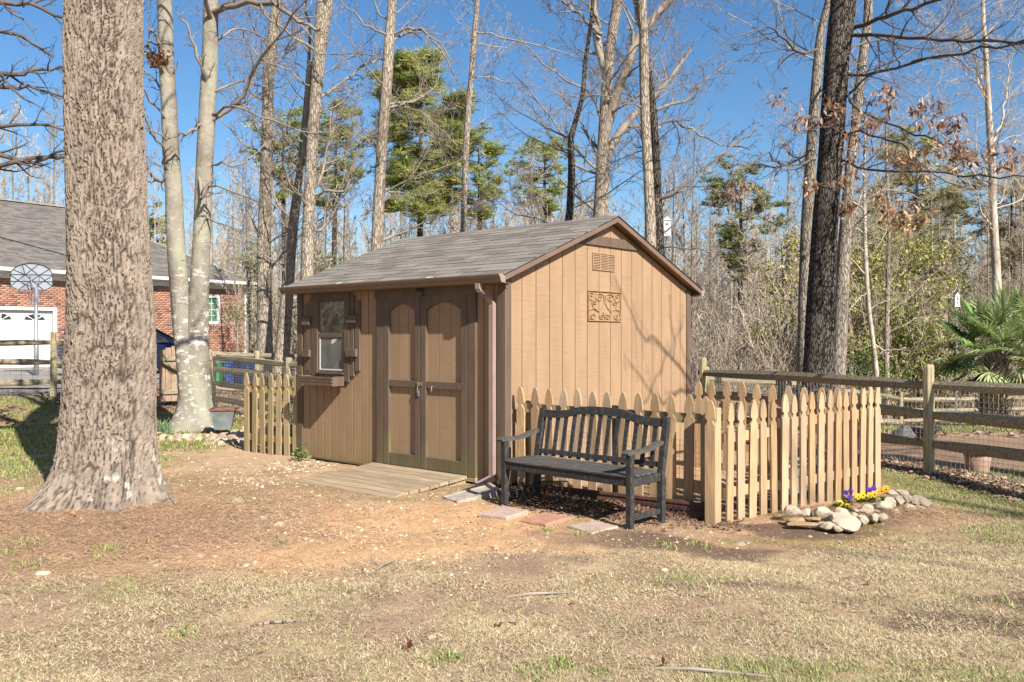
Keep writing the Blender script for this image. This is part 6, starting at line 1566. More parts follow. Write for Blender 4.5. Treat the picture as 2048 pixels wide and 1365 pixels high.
img_tree('hardwood_tree', 'dark trunk close behind the pale one at the shed peak', 16.5, [(1322, 800, 32), (1320, 600, 26), (1317, 480, 23), (1314, 400, 20), (1312, 320, 17), (1308, 250, 15), (1302, 180, 13), (1296, 120, 9)], 'bark_dark', tw='twig', seed=39, limbs=11, zl=(3, 8), Llen=(1.4, 3.2), topz=8, explicit=[([(1309, 260), (1340, 240, .2), (1380, 260, .3), (1440, 290, .5), (1500, 300, .8)], .05, .012), ([(1313, 220), (1370, 200, .2), (1400, 170, .3), (1470, 120, .5)], .05, .014), ([(1316, 400), (1360, 380, -.3), (1420, 330, -.4), (1480, 280, -.5), (1530, 250, -.6)], .05, .012), ([(1318, 330), (1290, 300, .3), (1240, 280, .5)], .03, .008), ([(1320, 490), (1380, 498, -.5), (1450, 500, -.7), (1500, 505, -.9)], .022, .007, 2)])

# --- the large dark oak at the right, with drooping branches and dead leaves
T_, G_, O_ = img_tree('oak_tree', 'large dark furrowed oak behind the wire fence, splashed with pale lichen', 15.2, [(1634, 880, 72), (1636, 760, 61), (1638, 700, 58), (1641, 620, 56), (1645, 540, 54), (1651, 440, 51), (1657, 360, 49), (1663, 280, 47), (1668, 200, 46), (1674, 120, 46), (1682, 50, 48), (1688, -20, 47)], 'bark_dark', tw='twig_dark', seed=41, limbs=5, zl=(5.5, 13), Llen=(2, 4), flare=.4, sides=30, lrad=.2,
    explicit=[([(1690, 205), (1715, 170, -.3), (1745, 145, -.5), (1768, 128, -.6)], .035, .012, 2, (4, 3)), ([(1700, 60), (1770, 35, -.8), (1850, 10, -1.6), (1960, -30, -2.4)], .06, .03, 3, (12, 6, 4)), ([(1695, 70), (1780, 72, -.8), (1880, 80, -1.6), (1960, 82, -2.2), (2060, 78, -3)], .05, .03, 3, (14, 7, 4), .3), ([(1690, 150), (1760, 148, -.6), (1850, 120, -1.4), (1960, 100, -2.2), (2060, 85, -3)], .04, .02, 3, (14, 7, 4), .3), ([(1688, 180), (1720, 220, -.5), (1800, 260, -1.2), (1880, 290, -2), (1980, 340, -2.6)], .04, .012, 3, (12, 6, 3), .28),
    ([(1680, 320), (1740, 338, -.8), (1850, 345, -1.6), (1960, 350, -2.4), (2060, 355, -3)], .035, .014, 3, (12, 6, 3), .25), ([(1685, 260), (1740, 268, -.6), (1800, 290, -1.2), (1870, 350, -1.8), (1950, 380, -2)], .03, .01, 3, (10, 5, 3), .25), ([(1668, 430), (1700, 415, -.2), (1712, 408, -.25)], .09, .07, 1, (2,)), ([(1630, 320), (1590, 330, -.4), (1555, 325, -.8), (1530, 305, -1), (1480, 345, -1.4)], .03, .009), ([(1635, 100), (1600, 105, -.5), (1560, 70, -1), (1530, 55, -1.3), (1440, 90, -1.8)], .04, .012), ([(1690, 260), (1650, 255, -.8), (1600, 262, -1.4)], .02, .008, 2)])
pale = [([(1628, 760, 30), (1617, 700, 32), (1610, 640, 30), (1612, 540, 28), (1610, 450, 26), (1617, 380, 22), (1622, 300, 20), (1630, 200, 20), (1636, 120, 18), (1640, 60, 16)])]
img_tree('hardwood_tree', 'narrow paler trunk pressed against the left side of the dark oak', 16.0, [(1604, 880, 28), (1606, 740, 24), (1607, 640, 23), (1609, 540, 22), (1612, 450, 21), (1618, 380, 23), (1622, 300, 20), (1630, 200, 20), (1636, 120, 18), (1643, 60, 16)], 'bark_grey', seed=42, limbs=7, zl=(4.5, 9), Llen=(1.4, 3), topz=9, explicit=[([(1612, 330), (1585, 310, -.2), (1560, 285, -.3)], .03, .012, 2), ([(1612, 310), (1560, 335, .4), (1520, 330, .5), (1460, 340, .6)], .03, .008)])
img_tree('hardwood_tree', 'pale grey trunk leaning right just behind the dark oak', 17.0, [(1672, 880, 38), (1675, 740, 31), (1680, 640, 30), (1686, 540, 28), (1693, 440, 24), (1700, 340, 20), (1710, 260, 18), (1718, 180, 20), (1728, 100, 18), (1737, 0, 17)], 'bark_grey', seed=43, limbs=11, zl=(4, 12), Llen=(1.4, 3.2), explicit=[([(1700, 420), (1730, 400, .3), (1780, 380, .5), (1850, 400, .8)], .03, .008), ([(1688, 490), (1720, 440, -.2), (1760, 420, -.4), (1830, 440, -.6)], .03, .008)])
img_tree('hardwood_tree', 'slender white-barked tree curving up in front of the yellow-green thicket', 20, [(1760, 880, 12), (1752, 740, 10), (1748, 700, 9), (1738, 620, 9), (1732, 540, 9), (1730, 480, 8), (1729, 420, 7), (1728, 360, 5), (1730, 280, 4)], 'bark_pale', tw='twig_pale', seed=44, limbs=9, zl=(2.5, 6.5), Llen=(.8, 2), topz=6.5, lrad=.4, explicit=[([(1750, 690), (1768, 702, -.1), (1790, 700, -.3), (1810, 695, -.4)], .04, .015, 1), ([(1733, 585), (1715, 605, -.1), (1695, 625, -.2)], .02, .008, 2, (4, 3))])
img_tree('hardwood_tree', 'second slim trunk behind the white-barked tree', 23, [(1772, 880, 14), (1773, 740, 11), (1774, 640, 9), (1776, 540, 8), (1778, 440, 7)], 'bark_tan', seed=45, limbs=10, zl=(2, 7), Llen=(1, 2.4), topz=8)
img_tree('hardwood_tree', 'grey trunk rising behind the palm at the right edge', 19, [(1996, 860, 24), (1994, 600, 18), (1990, 500, 16), (1986, 420, 15), (1984, 340, 14), (1978, 240, 12), (1974, 160, 10), (1970, 80, 9), (1966, 0, 7)], 'bark_pale', seed=46, tw='twig_pale', limbs=22, zl=(4, 11), Llen=(1.4, 3), explicit=[([(1976, 220), (1960, 170, .1), (1948, 120, .2), (1930, 60, .3)], .05, .02), ([(1980, 300), (2000, 250, .2), (2015, 180, .3), (2020, 120, .4)], .045, .015)])
# dead brown leaf sprays on the low twigs of the dark oak
SP = [(1578, 195), (1600, 218), (1612, 220), (1632, 246), (1678, 208), (1676, 222), (1730, 252), (1752, 188), (1770, 190), (1795, 180), (1728, 214), (1742, 238), (1786, 214), (1835, 200), (1868, 222), (1872, 240), (1900, 240), (1915, 255), (1840, 248), (1888, 295), (1912, 298), (1920, 330), (1800, 308), (1815, 308), (1840, 300), (1825, 325), (1710, 280), (1722, 292), (1738, 300), (1700, 300), (1692, 350), (1720, 345), (1760, 400), (1770, 420), (1785, 425), (1770, 440), (1812, 412), (1845, 405), (1850, 420), (1845, 450), (1812, 440), (1740, 395), (1700, 408), (1995, 320), (2010, 310), (1975, 300), (1445, 375), (1455, 380), (1492, 362), (1630, 372), (1665, 380), (1820, 352), (1856, 345), (1690, 395), (2038, 330), (1960, 312), (1935, 300)]
cs = [tuple(P(x, y, 13.6-(x-1650)*.003)-Vector(O_)) for x, y in SP]
rnd_ = random.Random(2); cs2 = [c for c in cs for _ in range(rnd_.choice((1, 1, 2)))]
cs2 = [tuple(v+rnd_.gauss(0, .07) for v in c) for c in cs2]
o = leaf_cloud('dead_leaves', 'leaf', T_, cs2, .125, 18, (.06, .08, .06), [(.40, .22, .12), (.50, .31, .19), (.29, .14, .08), (.60, .42, .28)], 8, hang=.75, aspect=.32); o['kind'] = 'stuff'
G2 = Grow(77)
for c in cs:
    G2.branch((c[0], c[1], c[2]+.03), (rnd_.uniform(-1, 1), rnd_.uniform(-.4, .4), rnd_.uniform(-.1, .5)), rnd_.uniform(.4, .8), .006, 2, 3, (1, 1, 3), minr=.0025)
G2.build('leafy_twigs', 'twig_dark', T_)['kind'] = 'stuff'

# branches reaching in from trees left of the frame
LT = thing('hardwood_tree', 'tree just left of the picture whose dark branches reach in behind the big oak', 'tree', (-11.2, 14, .2)); O = Vector((-11.2, 14, .2))
V, TH, ZZ, rr, sd, n = trunk_mesh([(0, 0, -.1), (0, 0, 3), (.1, 0, 7), (.1, .1, 12)], [.24, .2, .17, .09], 14, 'bark_grey', .3, 3, rows=40); trunk_obj(V, sd, n, 'bark_grey', LT)
G = Grow(9)
for q in ([(-220, 100), (-20, 170), (60, 175), (135, 196)], [(-220, 300), (0, 330), (60, 318), (138, 312), (200, 300)], [(-200, -40), (-20, 0), (60, 10), (135, 38), (200, 60)], [(-200, 200), (-60, 248), (60, 250), (140, 262)], [(-200, 130), (0, 150), (80, 140), (150, 135)], [(-200, 60), (0, 60), (100, 110)], [(-150, 250), (0, 310), (70, 325), (150, 290)]):
    G.poly_limb([tuple(P(x, y, 13.2+k*.1)-O) for k, (x, y) in enumerate(q)], .05, .012, maxlev=3, nch=(12, 5, 4), ratio=.28, minr=.0028)
G.build('crown', 'twig_dark', LT)

# --- shade trees behind the camera (they throw the branch shadows)
for i, (x, y, sd_, h, lab) in enumerate(((9.2, 3.9, 61, 12, 'bare tree off to the right whose limbs throw shadows on the gable'), (13.8, -7.0, 62, 14, 'bare tree behind the camera throwing thin shade over the lawn'))):
    T = thing('hardwood_tree', lab, 'tree', (x, y, 0)); G = Grow(sd_)
    V, TH, ZZ, rr, sd, n = trunk_mesh([(0, 0, -.1), (0, 0, 4), (.1, 0, 9), (.1, .1, h)], [.25, .2, .14, .06], 14, 'bark_grey', .3, 3, rows=40); trunk_obj(V, sd, n, 'bark_grey', T)
    for j in range(15 if i else 6):
        z = 6.0+(h-6.5)*j/15; az = j*2.4+i if i else -.9+.3*j; G.branch((.08, 0, z), (math.cos(az), math.sin(az), .45), (3.4+i*1.4)*(1-.3*j/15), .05, 0, 2, (5, 4), .2, .05, .5, minr=.006)
    if i == 0:  # the limbs whose shadow lies across the gable boards
        def sun_back(y_, z_, s_):
            w = Vector((SHED_K[0]+SB[0]*y_, SHED_K[1]+SB[1]*y_, z_))+SUN*s_; return tuple(w-Vector((x, y, 0)))
        for pts_, r0, r1, nc in (([(4.8, -.1), (3.9, .62), (3.5, 1.02), (3.2, 1.2), (2.95, 1.42), (2.75, 1.5), (2.55, 1.5), (2.35, 1.62), (2.1, 1.95), (1.9, 2.2)], .024, .005, 8), ([(5.4, .2), (4.2, .80), (3.6, .80), (3.3, .78), (3.0, .68), (2.8, .75), (2.6, .88), (2.35, 1.1), (2.1, 1.3)], .024, .005, 9), ([(3.2, 1.2), (3.22, 1.5), (3.1, 1.75), (3.15, 2.0)], .012, .005, 4), ([(2.5, .7), (2.9, 1.1), (3.15, 1.35), (3.45, 1.7)], .010, .005, 4), ([(3.6, 1.1), (3.4, 1.5), (3.45, 1.9)], .009, .004, 3)):
            G.poly_limb([sun_back(a, b_, 7) for a, b_ in pts_], r0, r1, maxlev=2, nch=(nc, 3), ratio=.22, minr=.0035, t0=.25)
        e1 = sun_back(4.8, -.1, 7); e2_ = sun_back(5.4, .2, 7)
        G.poly_limb([(.05, 0, 4.6), tuple((e1[k]+(.05, 0, 4.6)[k])/2+(0, 0, .25)[k] for k in range(3)), e1], .07, .034, maxlev=1, nch=(3,), ratio=.3, minr=.004)
        G.poly_limb([(.05, 0, 4.2), tuple((e2_[k]+(.05, 0, 4.2)[k])/2+(0, 0, .2)[k] for k in range(3)), e2_], .07, .034, maxlev=1, nch=(3,), ratio=.3, minr=.004)
    G.build('crown', 'twig', T)
# ---------------------------------------------------------------- pines
def pine(label, px, ytop, ybase, D, tufts=1500, width=2.0, seed=1, cols=None, zfrac=.25, w=10, shape=None, name='pine_tree', trunk='bark_dark', tl=.24, nb=34):
    base = P(px, 0, D); gz = Hf(base.x, base.y); top = P(px, ytop, D).z; zb = P(px, ybase, D).z
    T = thing(name, label, 'tree', (base.x, base.y, gz)); h = top-gz; r = w/2/F*D
    rg = random.Random(seed); lx = rg.uniform(-.3, .3)
    tp = [(0, 0, -.1), (lx*.3, 0, h*.35), (lx*.7, 0, h*.7), (lx, 0, h*.98)]
    V, TH, ZZ, rr, sd, n = trunk_mesh(tp, [r*1.3, r*1.05, r*.8, r*.15], 10, trunk, .2, seed, rows=24); trunk_obj(V, sd, n, trunk, T)
    G = Grow(seed); cen = []
    z0 = zb-gz
    for j in range(nb):
        t = (j+rg.random())/nb; z = z0+(h-z0)*t; az = rg.uniform(0, 6.283)
        prof = shape(t) if shape else (math.sin(math.pi*min(1, .12+.88*(1-t)))**.6)
        L = width*prof*rg.uniform(.55, 1.1)+.15
        pts = G.branch((lx*z/h, 0, z), (math.cos(az), math.sin(az), rg.uniform(-.05, .35)), L, r*.22, 1, 2, (0, 6), .2, .05, .4, minr=.006)
        for q in pts[len(pts)//2:]: cen.append(q)
    cen += [q for q, d in G.tips]
    G.build('limbs', 'twig_dark', T)
    r_ = np.random.default_rng(seed); cen = np.array(cen); m = min(tufts, 99999); nc_ = max(30, m//7); cl_ = cen[r_.integers(0, len(cen), nc_)]; C_ = cl_[r_.integers(0, nc_, m)]+r_.normal(0, .15, (m, 3))*np.array((1, 1, .5))
    k = 14; d = r_.normal(0, 1, (m, k, 3)); d[:, :, 2] = np.abs(d[:, :, 2])*.8-.15; d /= np.linalg.norm(d, axis=2, keepdims=True)
    s = np.cross(d, r_.normal(0, 1, (m, k, 3))); s /= np.linalg.norm(s, axis=2, keepdims=True)
    L = tl*r_.uniform(.7, 1.2, (m, k, 1)); wd = .0085*D/20
    V = np.stack([C_[:, None]+s*wd, C_[:, None]-s*wd, C_[:, None]+d*L], 2).reshape(-1, 3); q = np.arange(m*k)[:, None]*3+np.arange(3)[None]
    cols_ = np.array(cols or [(.30, .36, .08), (.40, .43, .13), (.19, .26, .06), (.50, .48, .17)]); cc = np.repeat(cols_[r_.integers(0, len(cols_), m)]*r_.uniform(.75, 1.25, m)[:, None], k, 0)*r_.uniform(.7, 1.3, m*k)[:, None]
    o = link('foliage', mesh_np('foliage', V, [q], [M['needle']], col=cc), T)
    return T
pine('tall bushy green pine against the blue sky above the shed roof', 838, 148, 440, 27, 5600, 1.75, 5, w=12, shape=lambda t: (.95 if .45 < t < .9 else .75 if t > .15 else .6)*(1-.5*max(0, t-.8)/.2), nb=44)
pine('small pine crown showing between the two trunks left of the roof', 665, 225, 420, 38, 1100, 1.6, 6)
pine('dull green pine behind the left hardwoods', 570, 235, 400, 38, 700, 1.5, 7)
pine('pine tip just right of the slim pale trunk', 965, 285, 440, 36, 800, 1.4, 8)
pine('low pine crown above the shed ridge', 1090, 290, 430, 38, 700, 1.6, 9)
pine('grey-green pine spire left of the dark oak', 1480, 340, 560, 38, 1300, 1.7, 10, cols=[(.27, .29, .12), (.36, .34, .17), (.2, .24, .09)])
pine('yellow-green pine behind the hanging dead leaves', 1835, 300, 520, 36, 2300, 2.6, 11, cols=[(.40, .40, .17), (.31, .33, .13), (.48, .45, .2)])
pine('hazy pine at the left edge behind the house roof', 300, 430, 560, 50, 600, 1.5, 12)
pine('olive pine over the palm near the right edge', 2030, 370, 600, 34, 1300, 2.0, 13, cols=[(.3, .29, .15), (.22, .23, .1), (.42, .31, .17)])
pine('mid-height pine left of the white-barked tree', 1790, 420, 700, 32, 1300, 1.5, 14, cols=[(.38, .38, .15), (.3, .32, .12)])

# ---------------------------------------------------------------- fan palm
PD = 15.5; pc = P(2015, 700, PD); pg = Hf(pc.x, pc.y)
PT = thing('fan_palm', 'bright green fan palm with a shaggy trunk at the right edge', 'palm', (P(1985, 0, PD).x, PD, pg))
ox, oz = PT.location.x, PT.location.z
htr = 1.3-oz
V, TH, ZZ, rr, sd, n = trunk_mesh([(0, 0, -.05), (.02, 0, htr*.5), (.12, 0, htr)], [.2, .21, .2], 24, 'bark_tan', .15, 5, rows=50, lob=.1, wob=.5)
trunk_obj(V, sd, n, 'bark_grey', PT)
b = MB(); R_ = random.Random(6)
for i in range(150):
    a = R_.random()*6.28; z = R_.uniform(.1, htr); b.bar((.1*z/htr+math.cos(a)*.19, math.sin(a)*.19, z), (.1*z/htr+math.cos(a)*.30, math.sin(a)*.30, z+R_.uniform(.05, .2)), .03, .012)
b.build('leaf_bases', M['twig'], PT)
R_ = random.Random(16)
def frond(o, az, el, plen, fan, colr, seed, dead=False):
    rr = random.Random(seed); d = Vector((math.cos(az)*math.cos(el), math.sin(az)*math.cos(el), math.sin(el)))
    side = d.cross(Vector((0, 0, 1))).normalized(); upv = side.cross(d).normalized()
    hub = o+d*plen; V = []; Q = []; C_ = []
    def strip(a, b, c, w0, w1, cc):
        s0 = (b-a).cross(Vector((rr.uniform(-.2, .2), rr.uniform(-.2, .2), 1)));
        s0 = s0.normalized() if s0.length > 1e-5 else side
        n = len(V); V.extend([a-s0*w0, a+s0*w0, b+s0*w1, b-s0*w1, c, c+Vector((0, 0, .001))]); Q.append((n, n+1, n+2, n+3)); Q.append((n+3, n+2, n+4, n+5)); C_.extend([cc, cc])
    strip(o, o+d*plen*.5, hub+Vector((0, 0, 0)), .015, .012, np.array(colr)*1.2)
    m = 30; tw = rr.uniform(-.5, .5)
    for k in range(m):
        t = (k/(m-1)-.5)*2; a = t*2.15
        dirv = (d*math.cos(a)+side*math.sin(a)*math.cos(tw)+upv*(math.sin(a)*math.sin(tw)+.12)).normalized()
        L = fan*(1-.25*abs(t))*rr.uniform(.9, 1.08)
        fold = upv*.03*(1 if k % 2 else -1)
        p1 = hub+dirv*L*.55+fold*.4; p2 = hub+dirv*L+Vector((0, 0, -L*.14-(.12 if dead else 0)))
        cc = np.array(colr)*rr.uniform(.6, 1.35)
        strip(hub, p1, p2, .008, .019, cc)
    return V, Q, C_
allf = [(R_.uniform(0, 6.28), R_.uniform(-.6, -.05)) for i in range(12)]+[(-1.2+.35*i+R_.uniform(-.15, .15), R_.uniform(.0, 1.25)) for i in range(20)]+[(R_.uniform(0, 6.28), R_.uniform(-.35, 1.4)) for i in range(34)]
for i, (az, el) in enumerate(allf):
    o_ = Vector((.14+R_.uniform(-.08, .08), R_.uniform(-.08, .08), htr-R_.uniform(0, .18)))
    V, Q, C_ = frond(o_, az, el, R_.uniform(.45, .85), R_.uniform(.5, .68), (.22, .34, .10) if R_.random() < .4 else (.50, .58, .27), 100+i)
    link('frond', mesh_np('frond', V, [Q], [M['leaf']], col=C_), PT)
for i in range(7):
    o_ = Vector((.14, 0, htr-.25)); V, Q, C_ = frond(o_, R_.uniform(0, 6.28), R_.uniform(-.9, -.5), .5, .45, (.36, .27, .15), 300+i, True); link('dead_frond', mesh_np('dead_frond', V, [Q], [M['leaf']], col=C_), PT)

# ---------------------------------------------------------------- woods behind: variants, copied
def variant(seed, h, r, limbs, Ll, maxlev=3, nch=(7, 5, 4), low=.3, lean=.3, up=.14, minr=.008, mt='bark_tan'):
    rg = random.Random(seed); lx, ly = rg.uniform(-lean, lean), rg.uniform(-lean, lean)
    tp = [(0, 0, -.3), (lx*.2+rg.uniform(-.1, .1), ly*.2, h*.25), (lx*.5+rg.uniform(-.15, .15), ly*.5, h*.55), (lx, ly, h)]
    V, TH, ZZ, rr, sd, n = trunk_mesh(tp, [r*1.15, r, r*.65, .015], 8, mt, .2, seed, rows=22)
    k = np.arange(sd); i = np.arange(n-1)[:, None]; q = np.stack([i*sd+k, i*sd+(k+1) % sd, (i+1)*sd+(k+1) % sd, (i+1)*sd+k], -1).reshape(-1, 4)
    tm = mesh_np('trunk', V.reshape(-1, 3), [q], [M[mt]], smooth=True)
    G = Grow(seed)
    for j in range(limbs):
        t = low+(1-low)*(j+rg.random())/limbs; z = h*t*.97; az = rg.uniform(0, 6.283)
        u = z/h; x = lx*u; y = ly*u
        G.branch((x, y, z), (math.cos(az), math.sin(az), rg.uniform(.5, 1.5)), Ll*(1.15-.75*t)*rg.uniform(.6, 1.1), r*.3*(1.1-.7*t), 0, maxlev, nch, .2, up, .5, minr=minr)
    Vc, Fc = strands_np(G.g)
    return tm, (Vc, Fc), G
R_ = random.Random(44)
VAR = []
for i, (h, r, lm, Ll, low, mt, tw) in enumerate(((15, .085, 20, 3.6, .16, 'bark_tan', 'twig_pale'), (13, .065, 19, 3.0, .10, 'bark_pale', 'twig_pale'), (17, .10, 19, 4.0, .2, 'bark_grey', 'twig'), (10, .05, 17, 2.6, .08, 'bark_tan', 'twig_pale'), (12, .06, 19, 3.0, .08, 'bark_grey', 'twig'), (16, .085, 20, 3.2, .18, 'bark_tan', 'twig_pale'))):
    tm, (Vc, Fc), G = variant(200+i, h, r, lm, Ll, low=low, minr=.0085, mt=mt)
    VAR.append((tm, mesh_np('crown', Vc, [Fc], [M[tw]]), h))
GRP = 'slender bare trees of the woods behind the yard'; LB = 'slender bare tree in the woods behind the yard'
def put_tree(v, x, y, s, rz, label=LB, grp=GRP, name='bare_tree'):
    T = thing(name, label, 'tree', (x, y, Hf(x, y)), rz, grp); T.scale = (s, s, s)
    link('trunk', VAR[v][0], T); link('crown', VAR[v][1], T)
cnt = 0
for ring, (d0, d1, n_t, s0, s1) in enumerate(((27, 33, 34, .38, .62), (33, 42, 56, .5, .82), (42, 55, 66, .6, .95), (55, 75, 60, .8, 1.15))):
    for i in range(n_t):
        d = R_.uniform(d0, d1); t = -1+2*(i+R_.random())/n_t; x = t*d*.66
        if x < -5 and d < 50 and x > -.62*d-1 and x/d < -.23 : continue
        s = R_.uniform(s0, s1)
        px = 1024+x/d*F
        # keep the crowns below the blue gap over the shed, as in the photograph
        cap = 290 if px < 560 else 400 if px < 760 else 330 if px < 1260 else 300 if px < 1600 else 240
        v = R_.randrange(6); top = CAMZ+(674-cap)/F*d-Hf(x, d); s = min(s, top/VAR[v][2]*R_.uniform(.78, 1.12))
        reg = 'left of the shed' if px < 600 else 'behind the shed roof' if px < 1380 else 'between the shed and the dark oak' if px < 1620 else 'right of the dark oak' if px < 1860 else 'near the right edge'
        rng_ = ('nearest rank of the woods', 'second rank of the woods', 'deep in the woods', 'farthest woods')[ring]; tone = ('tan', 'pale', 'grey', 'tan', 'grey', 'tan')[v]
        put_tree(v, x, d, s, R_.uniform(0, 6.28), f'{tone}-barked bare tree {reg}, {rng_}'.replace('deep in', 'deep in'), f'{tone}-barked bare trees {reg}, {rng_}'); cnt += 1
for (px, d, v, s) in ((20, 48, 0, .95), (60, 50, 5, .9), (110, 47, 2, .85), (150, 52, 0, .9), (-30, 46, 1, .95), (310, 48, 1, .8), (450, 46, 0, .75), (475, 38, 3, .8), (500, 34, 4, .7), (570, 30, 1, .55), (640, 28, 3, .7), (690, 27, 4, .62), (85, 55, 1, 1.0)):
    put_tree(v, (px-1024)/F*d, d, s, R_.uniform(0, 6), 'bare tree rising behind the brick house roof' if px < 320 else 'slim bare tree between the beech and the shed', 'bare trees behind the house' if px < 320 else 'slim bare trees between the beech and the shed')
# trees standing left of the frame, mirrored in the shed window
for (x, y, v, s) in ((-13, 10, 0, .7), (-16, 12.5, 2, .75), (-15, 8, 1, .8), (-19, 10, 5, .8), (-20, 13.5, 2, .9), (-22, 7, 0, .8), (-17, 5, 4, .8)):
    put_tree(v, x, y, s, R_.uniform(0, 6), 'bare tree standing left of the picture, mirrored in the shed window', 'bare trees left of the frame')

# far woods reading as one mass: points carrying instances of whole trees
SRC = bpy.data.collections.new('far_tree_kinds')
DENSE = []
for i in range(3):
    tm, (Vc, Fc), G = variant(300+i, 13+i, .055, 26, 3.3, maxlev=3, nch=(8, 6, 4), low=.05, minr=.013, up=.1); DENSE.append((tm, mesh_np('crown', Vc, [Fc]), 13))
for i, (tm, cm, hh_) in enumerate(DENSE):
    vs_ = []; fs_ = []; off_ = 0
    for me in (tm, cm):
        v = np.empty(len(me.vertices)*3, np.float32); me.vertices.foreach_get('co', v); li = np.empty(len(me.loops), np.int32); me.loops.foreach_get('vertex_index', li)
        vs_.append(v.reshape(-1, 3)); fs_.append(li.reshape(-1, 4)+off_); off_ += len(v)//3
    s_o = bpy.data.objects.new('far_tree', mesh_np('far_tree', np.concatenate(vs_), fs_, [M['twig_pale'] if i % 3 else M['twig']])); SRC.objects.link(s_o)
Rn = np.random.default_rng(5); N = 560
d = Rn.uniform(40, 125, N); x = Rn.uniform(-.68, .68, N)*d; k = ~((x < -7) & (d < 62)); d, x = d[k], x[k]; N = len(d)
pm = bpy.data.meshes.new('far_woods'); pm.vertices.add(N); pm.vertices.foreach_set('co', np.stack([x, d, H(x, d)], -1).astype(np.float32).ravel())
for nm, val in (('size', Rn.uniform(.45, .9, N)*(d/75)**.75), ('turn', Rn.uniform(0, 6.28, N))):
    at = pm.attributes.new(nm, 'FLOAT', 'POINT'); at.data.foreach_set('value', val.astype(np.float32))
fo = link('far_woods', pm); tag(fo, 'hazy mass of bare winter woods on the far slope', 'woods', kind='stuff')
ng = bpy.data.node_groups.new('far_woods', 'GeometryNodeTree')
ng.interface.new_socket('Geometry', in_out='INPUT', socket_type='NodeSocketGeometry'); ng.interface.new_socket('Geometry', in_out='OUTPUT', socket_type='NodeSocketGeometry')
gi = ng.nodes.new('NodeGroupInput'); go = ng.nodes.new('NodeGroupOutput'); ci = ng.nodes.new('GeometryNodeCollectionInfo'); ci.inputs[0].default_value = SRC; ci.inputs['Separate Children'].default_value = True; ci.inputs['Reset Children'].default_value = True
ip = ng.nodes.new('GeometryNodeInstanceOnPoints'); ip.inputs['Pick Instance'].default_value = True
na = ng.nodes.new('GeometryNodeInputNamedAttribute'); na.data_type = 'FLOAT'; na.inputs[0].default_value = 'size'
nb_ = ng.nodes.new('GeometryNodeInputNamedAttribute'); nb_.data_type = 'FLOAT'; nb_.inputs[0].default_value = 'turn'
cxyz = ng.nodes.new('ShaderNodeCombineXYZ'); ng.links.new(nb_.outputs[0], cxyz.inputs[2]); ir = ng.nodes.new('FunctionNodeRandomValue'); ir.data_type = 'INT'; ir.inputs[4].default_value = 0; ir.inputs[5].default_value = 2
ng.links.new(gi.outputs[0], ip.inputs['Points']); ng.links.new(ci.outputs[0], ip.inputs['Instance']); ng.links.new(na.outputs[0], ip.inputs['Scale']); ng.links.new(cxyz.outputs[0], ip.inputs['Rotation']); ng.links.new(ir.outputs[2], ip.inputs['Instance Index']); ng.links.new(ip.outputs[0], go.inputs[0])
md = fo.modifiers.new('far_woods', 'NODES'); md.node_group = ng

# ---------------------------------------------------------------- thickets and understory
def brush_mesh(seed, n, h, spread, mt, r=.006, lev=2, nch=(6, 4), up=.15):
    G = Grow(seed)
    for i in range(n):
        a = G.rg.random()*6.28; q = G.rg.random()**.5*spread*.4
        G.branch((math.cos(a)*q, math.sin(a)*q, -.05), (math.cos(a)*.45, math.sin(a)*.45, 1), h*G.rg.uniform(.6, 1.1), r*1.6, 0, lev, nch, .16, up, .45, minr=r)
    V, Fq = strands_np(G.g); return mesh_np('stems', V, [Fq], [M[mt]]), G
BR = [brush_mesh(400+i, 26, 1.9+.25*i, 1.4, mt) for i, mt in enumerate(('twig_pale', 'twig_pale', 'twig', 'twig_pale'))]
def put_brush(v, x, y, s, label, grp, leaf=None):
    T = thing('shrub', label, 'shrub', (x, y, Hf(x, y)), R_.uniform(0, 6), grp); T.scale = (s, s, s*R_.uniform(.85, 1.1)); link('stems', BR[v][0], T)
    if leaf: link('leaves', leaf, T)
LFm = []
for i, cols in enumerate(([(.46, .42, .13), (.34, .35, .10), (.55, .46, .18)], [(.20, .24, .06), (.30, .30, .08), (.15, .19, .05)], [(.30, .26, .13), (.22, .2, .09)])):
    tips = [q for q, d in BR[i][1].tips]
    rr_ = random.Random(i); tips = [t for t in tips if t[2] > .3]
    tips = rr_.sample(tips, min(len(tips), 420))
    o = leaf_cloud('leaves', 'leaf', None, tips, .085, 7, (.12, .12, .1), cols, 60+i); LFm.append(o.data); bpy.data.objects.remove(o)
for i in range(70):
    d = R_.uniform(25.5, 36); px = R_.uniform(1330, 2090); x = (px-1024)/F*d
    v = i % 4; grn = (1640 < px < 1880 and R_.random() < .72) or R_.random() < .10
    s = R_.uniform(.8, 1.5)
    if grn: put_brush(v, x, d, s*1.1, 'yellow-green leafy shrub in the thicket right of the dark oak' if px > 1640 else 'yellow-green leafy shrub among the grey brush', 'leafy thicket shrubs right of the oak' if px > 1640 else 'leafy shrubs left of the oak', LFm[i % 2])
    else: put_brush(v, x, d, s, 'twiggy leafless shrub at the edge of the woods', 'leafless brush at the edge of the woods')
for (px, d, s) in ((1410, 24.5, 1.0), (1440, 25, 1.15), (1470, 24, .95), (1500, 25.5, 1.0), (1530, 26, .9), (1390, 25, 1.2)): put_brush(0 if px % 20 else 1, (px-1024)/F*d, d, s, 'dense tawny shrub just right of the shed corner', 'dense tawny shrubs beside the shed')
for i in range(34):
    d = R_.uniform(26, 40); px = R_.uniform(505, 1330); x = (px-1024)/F*d; put_brush(R_.randrange(4), x, d, R_.uniform(.9, 1.7), 'grey leafless shrub in the woods behind the shed', 'grey brush behind the shed')
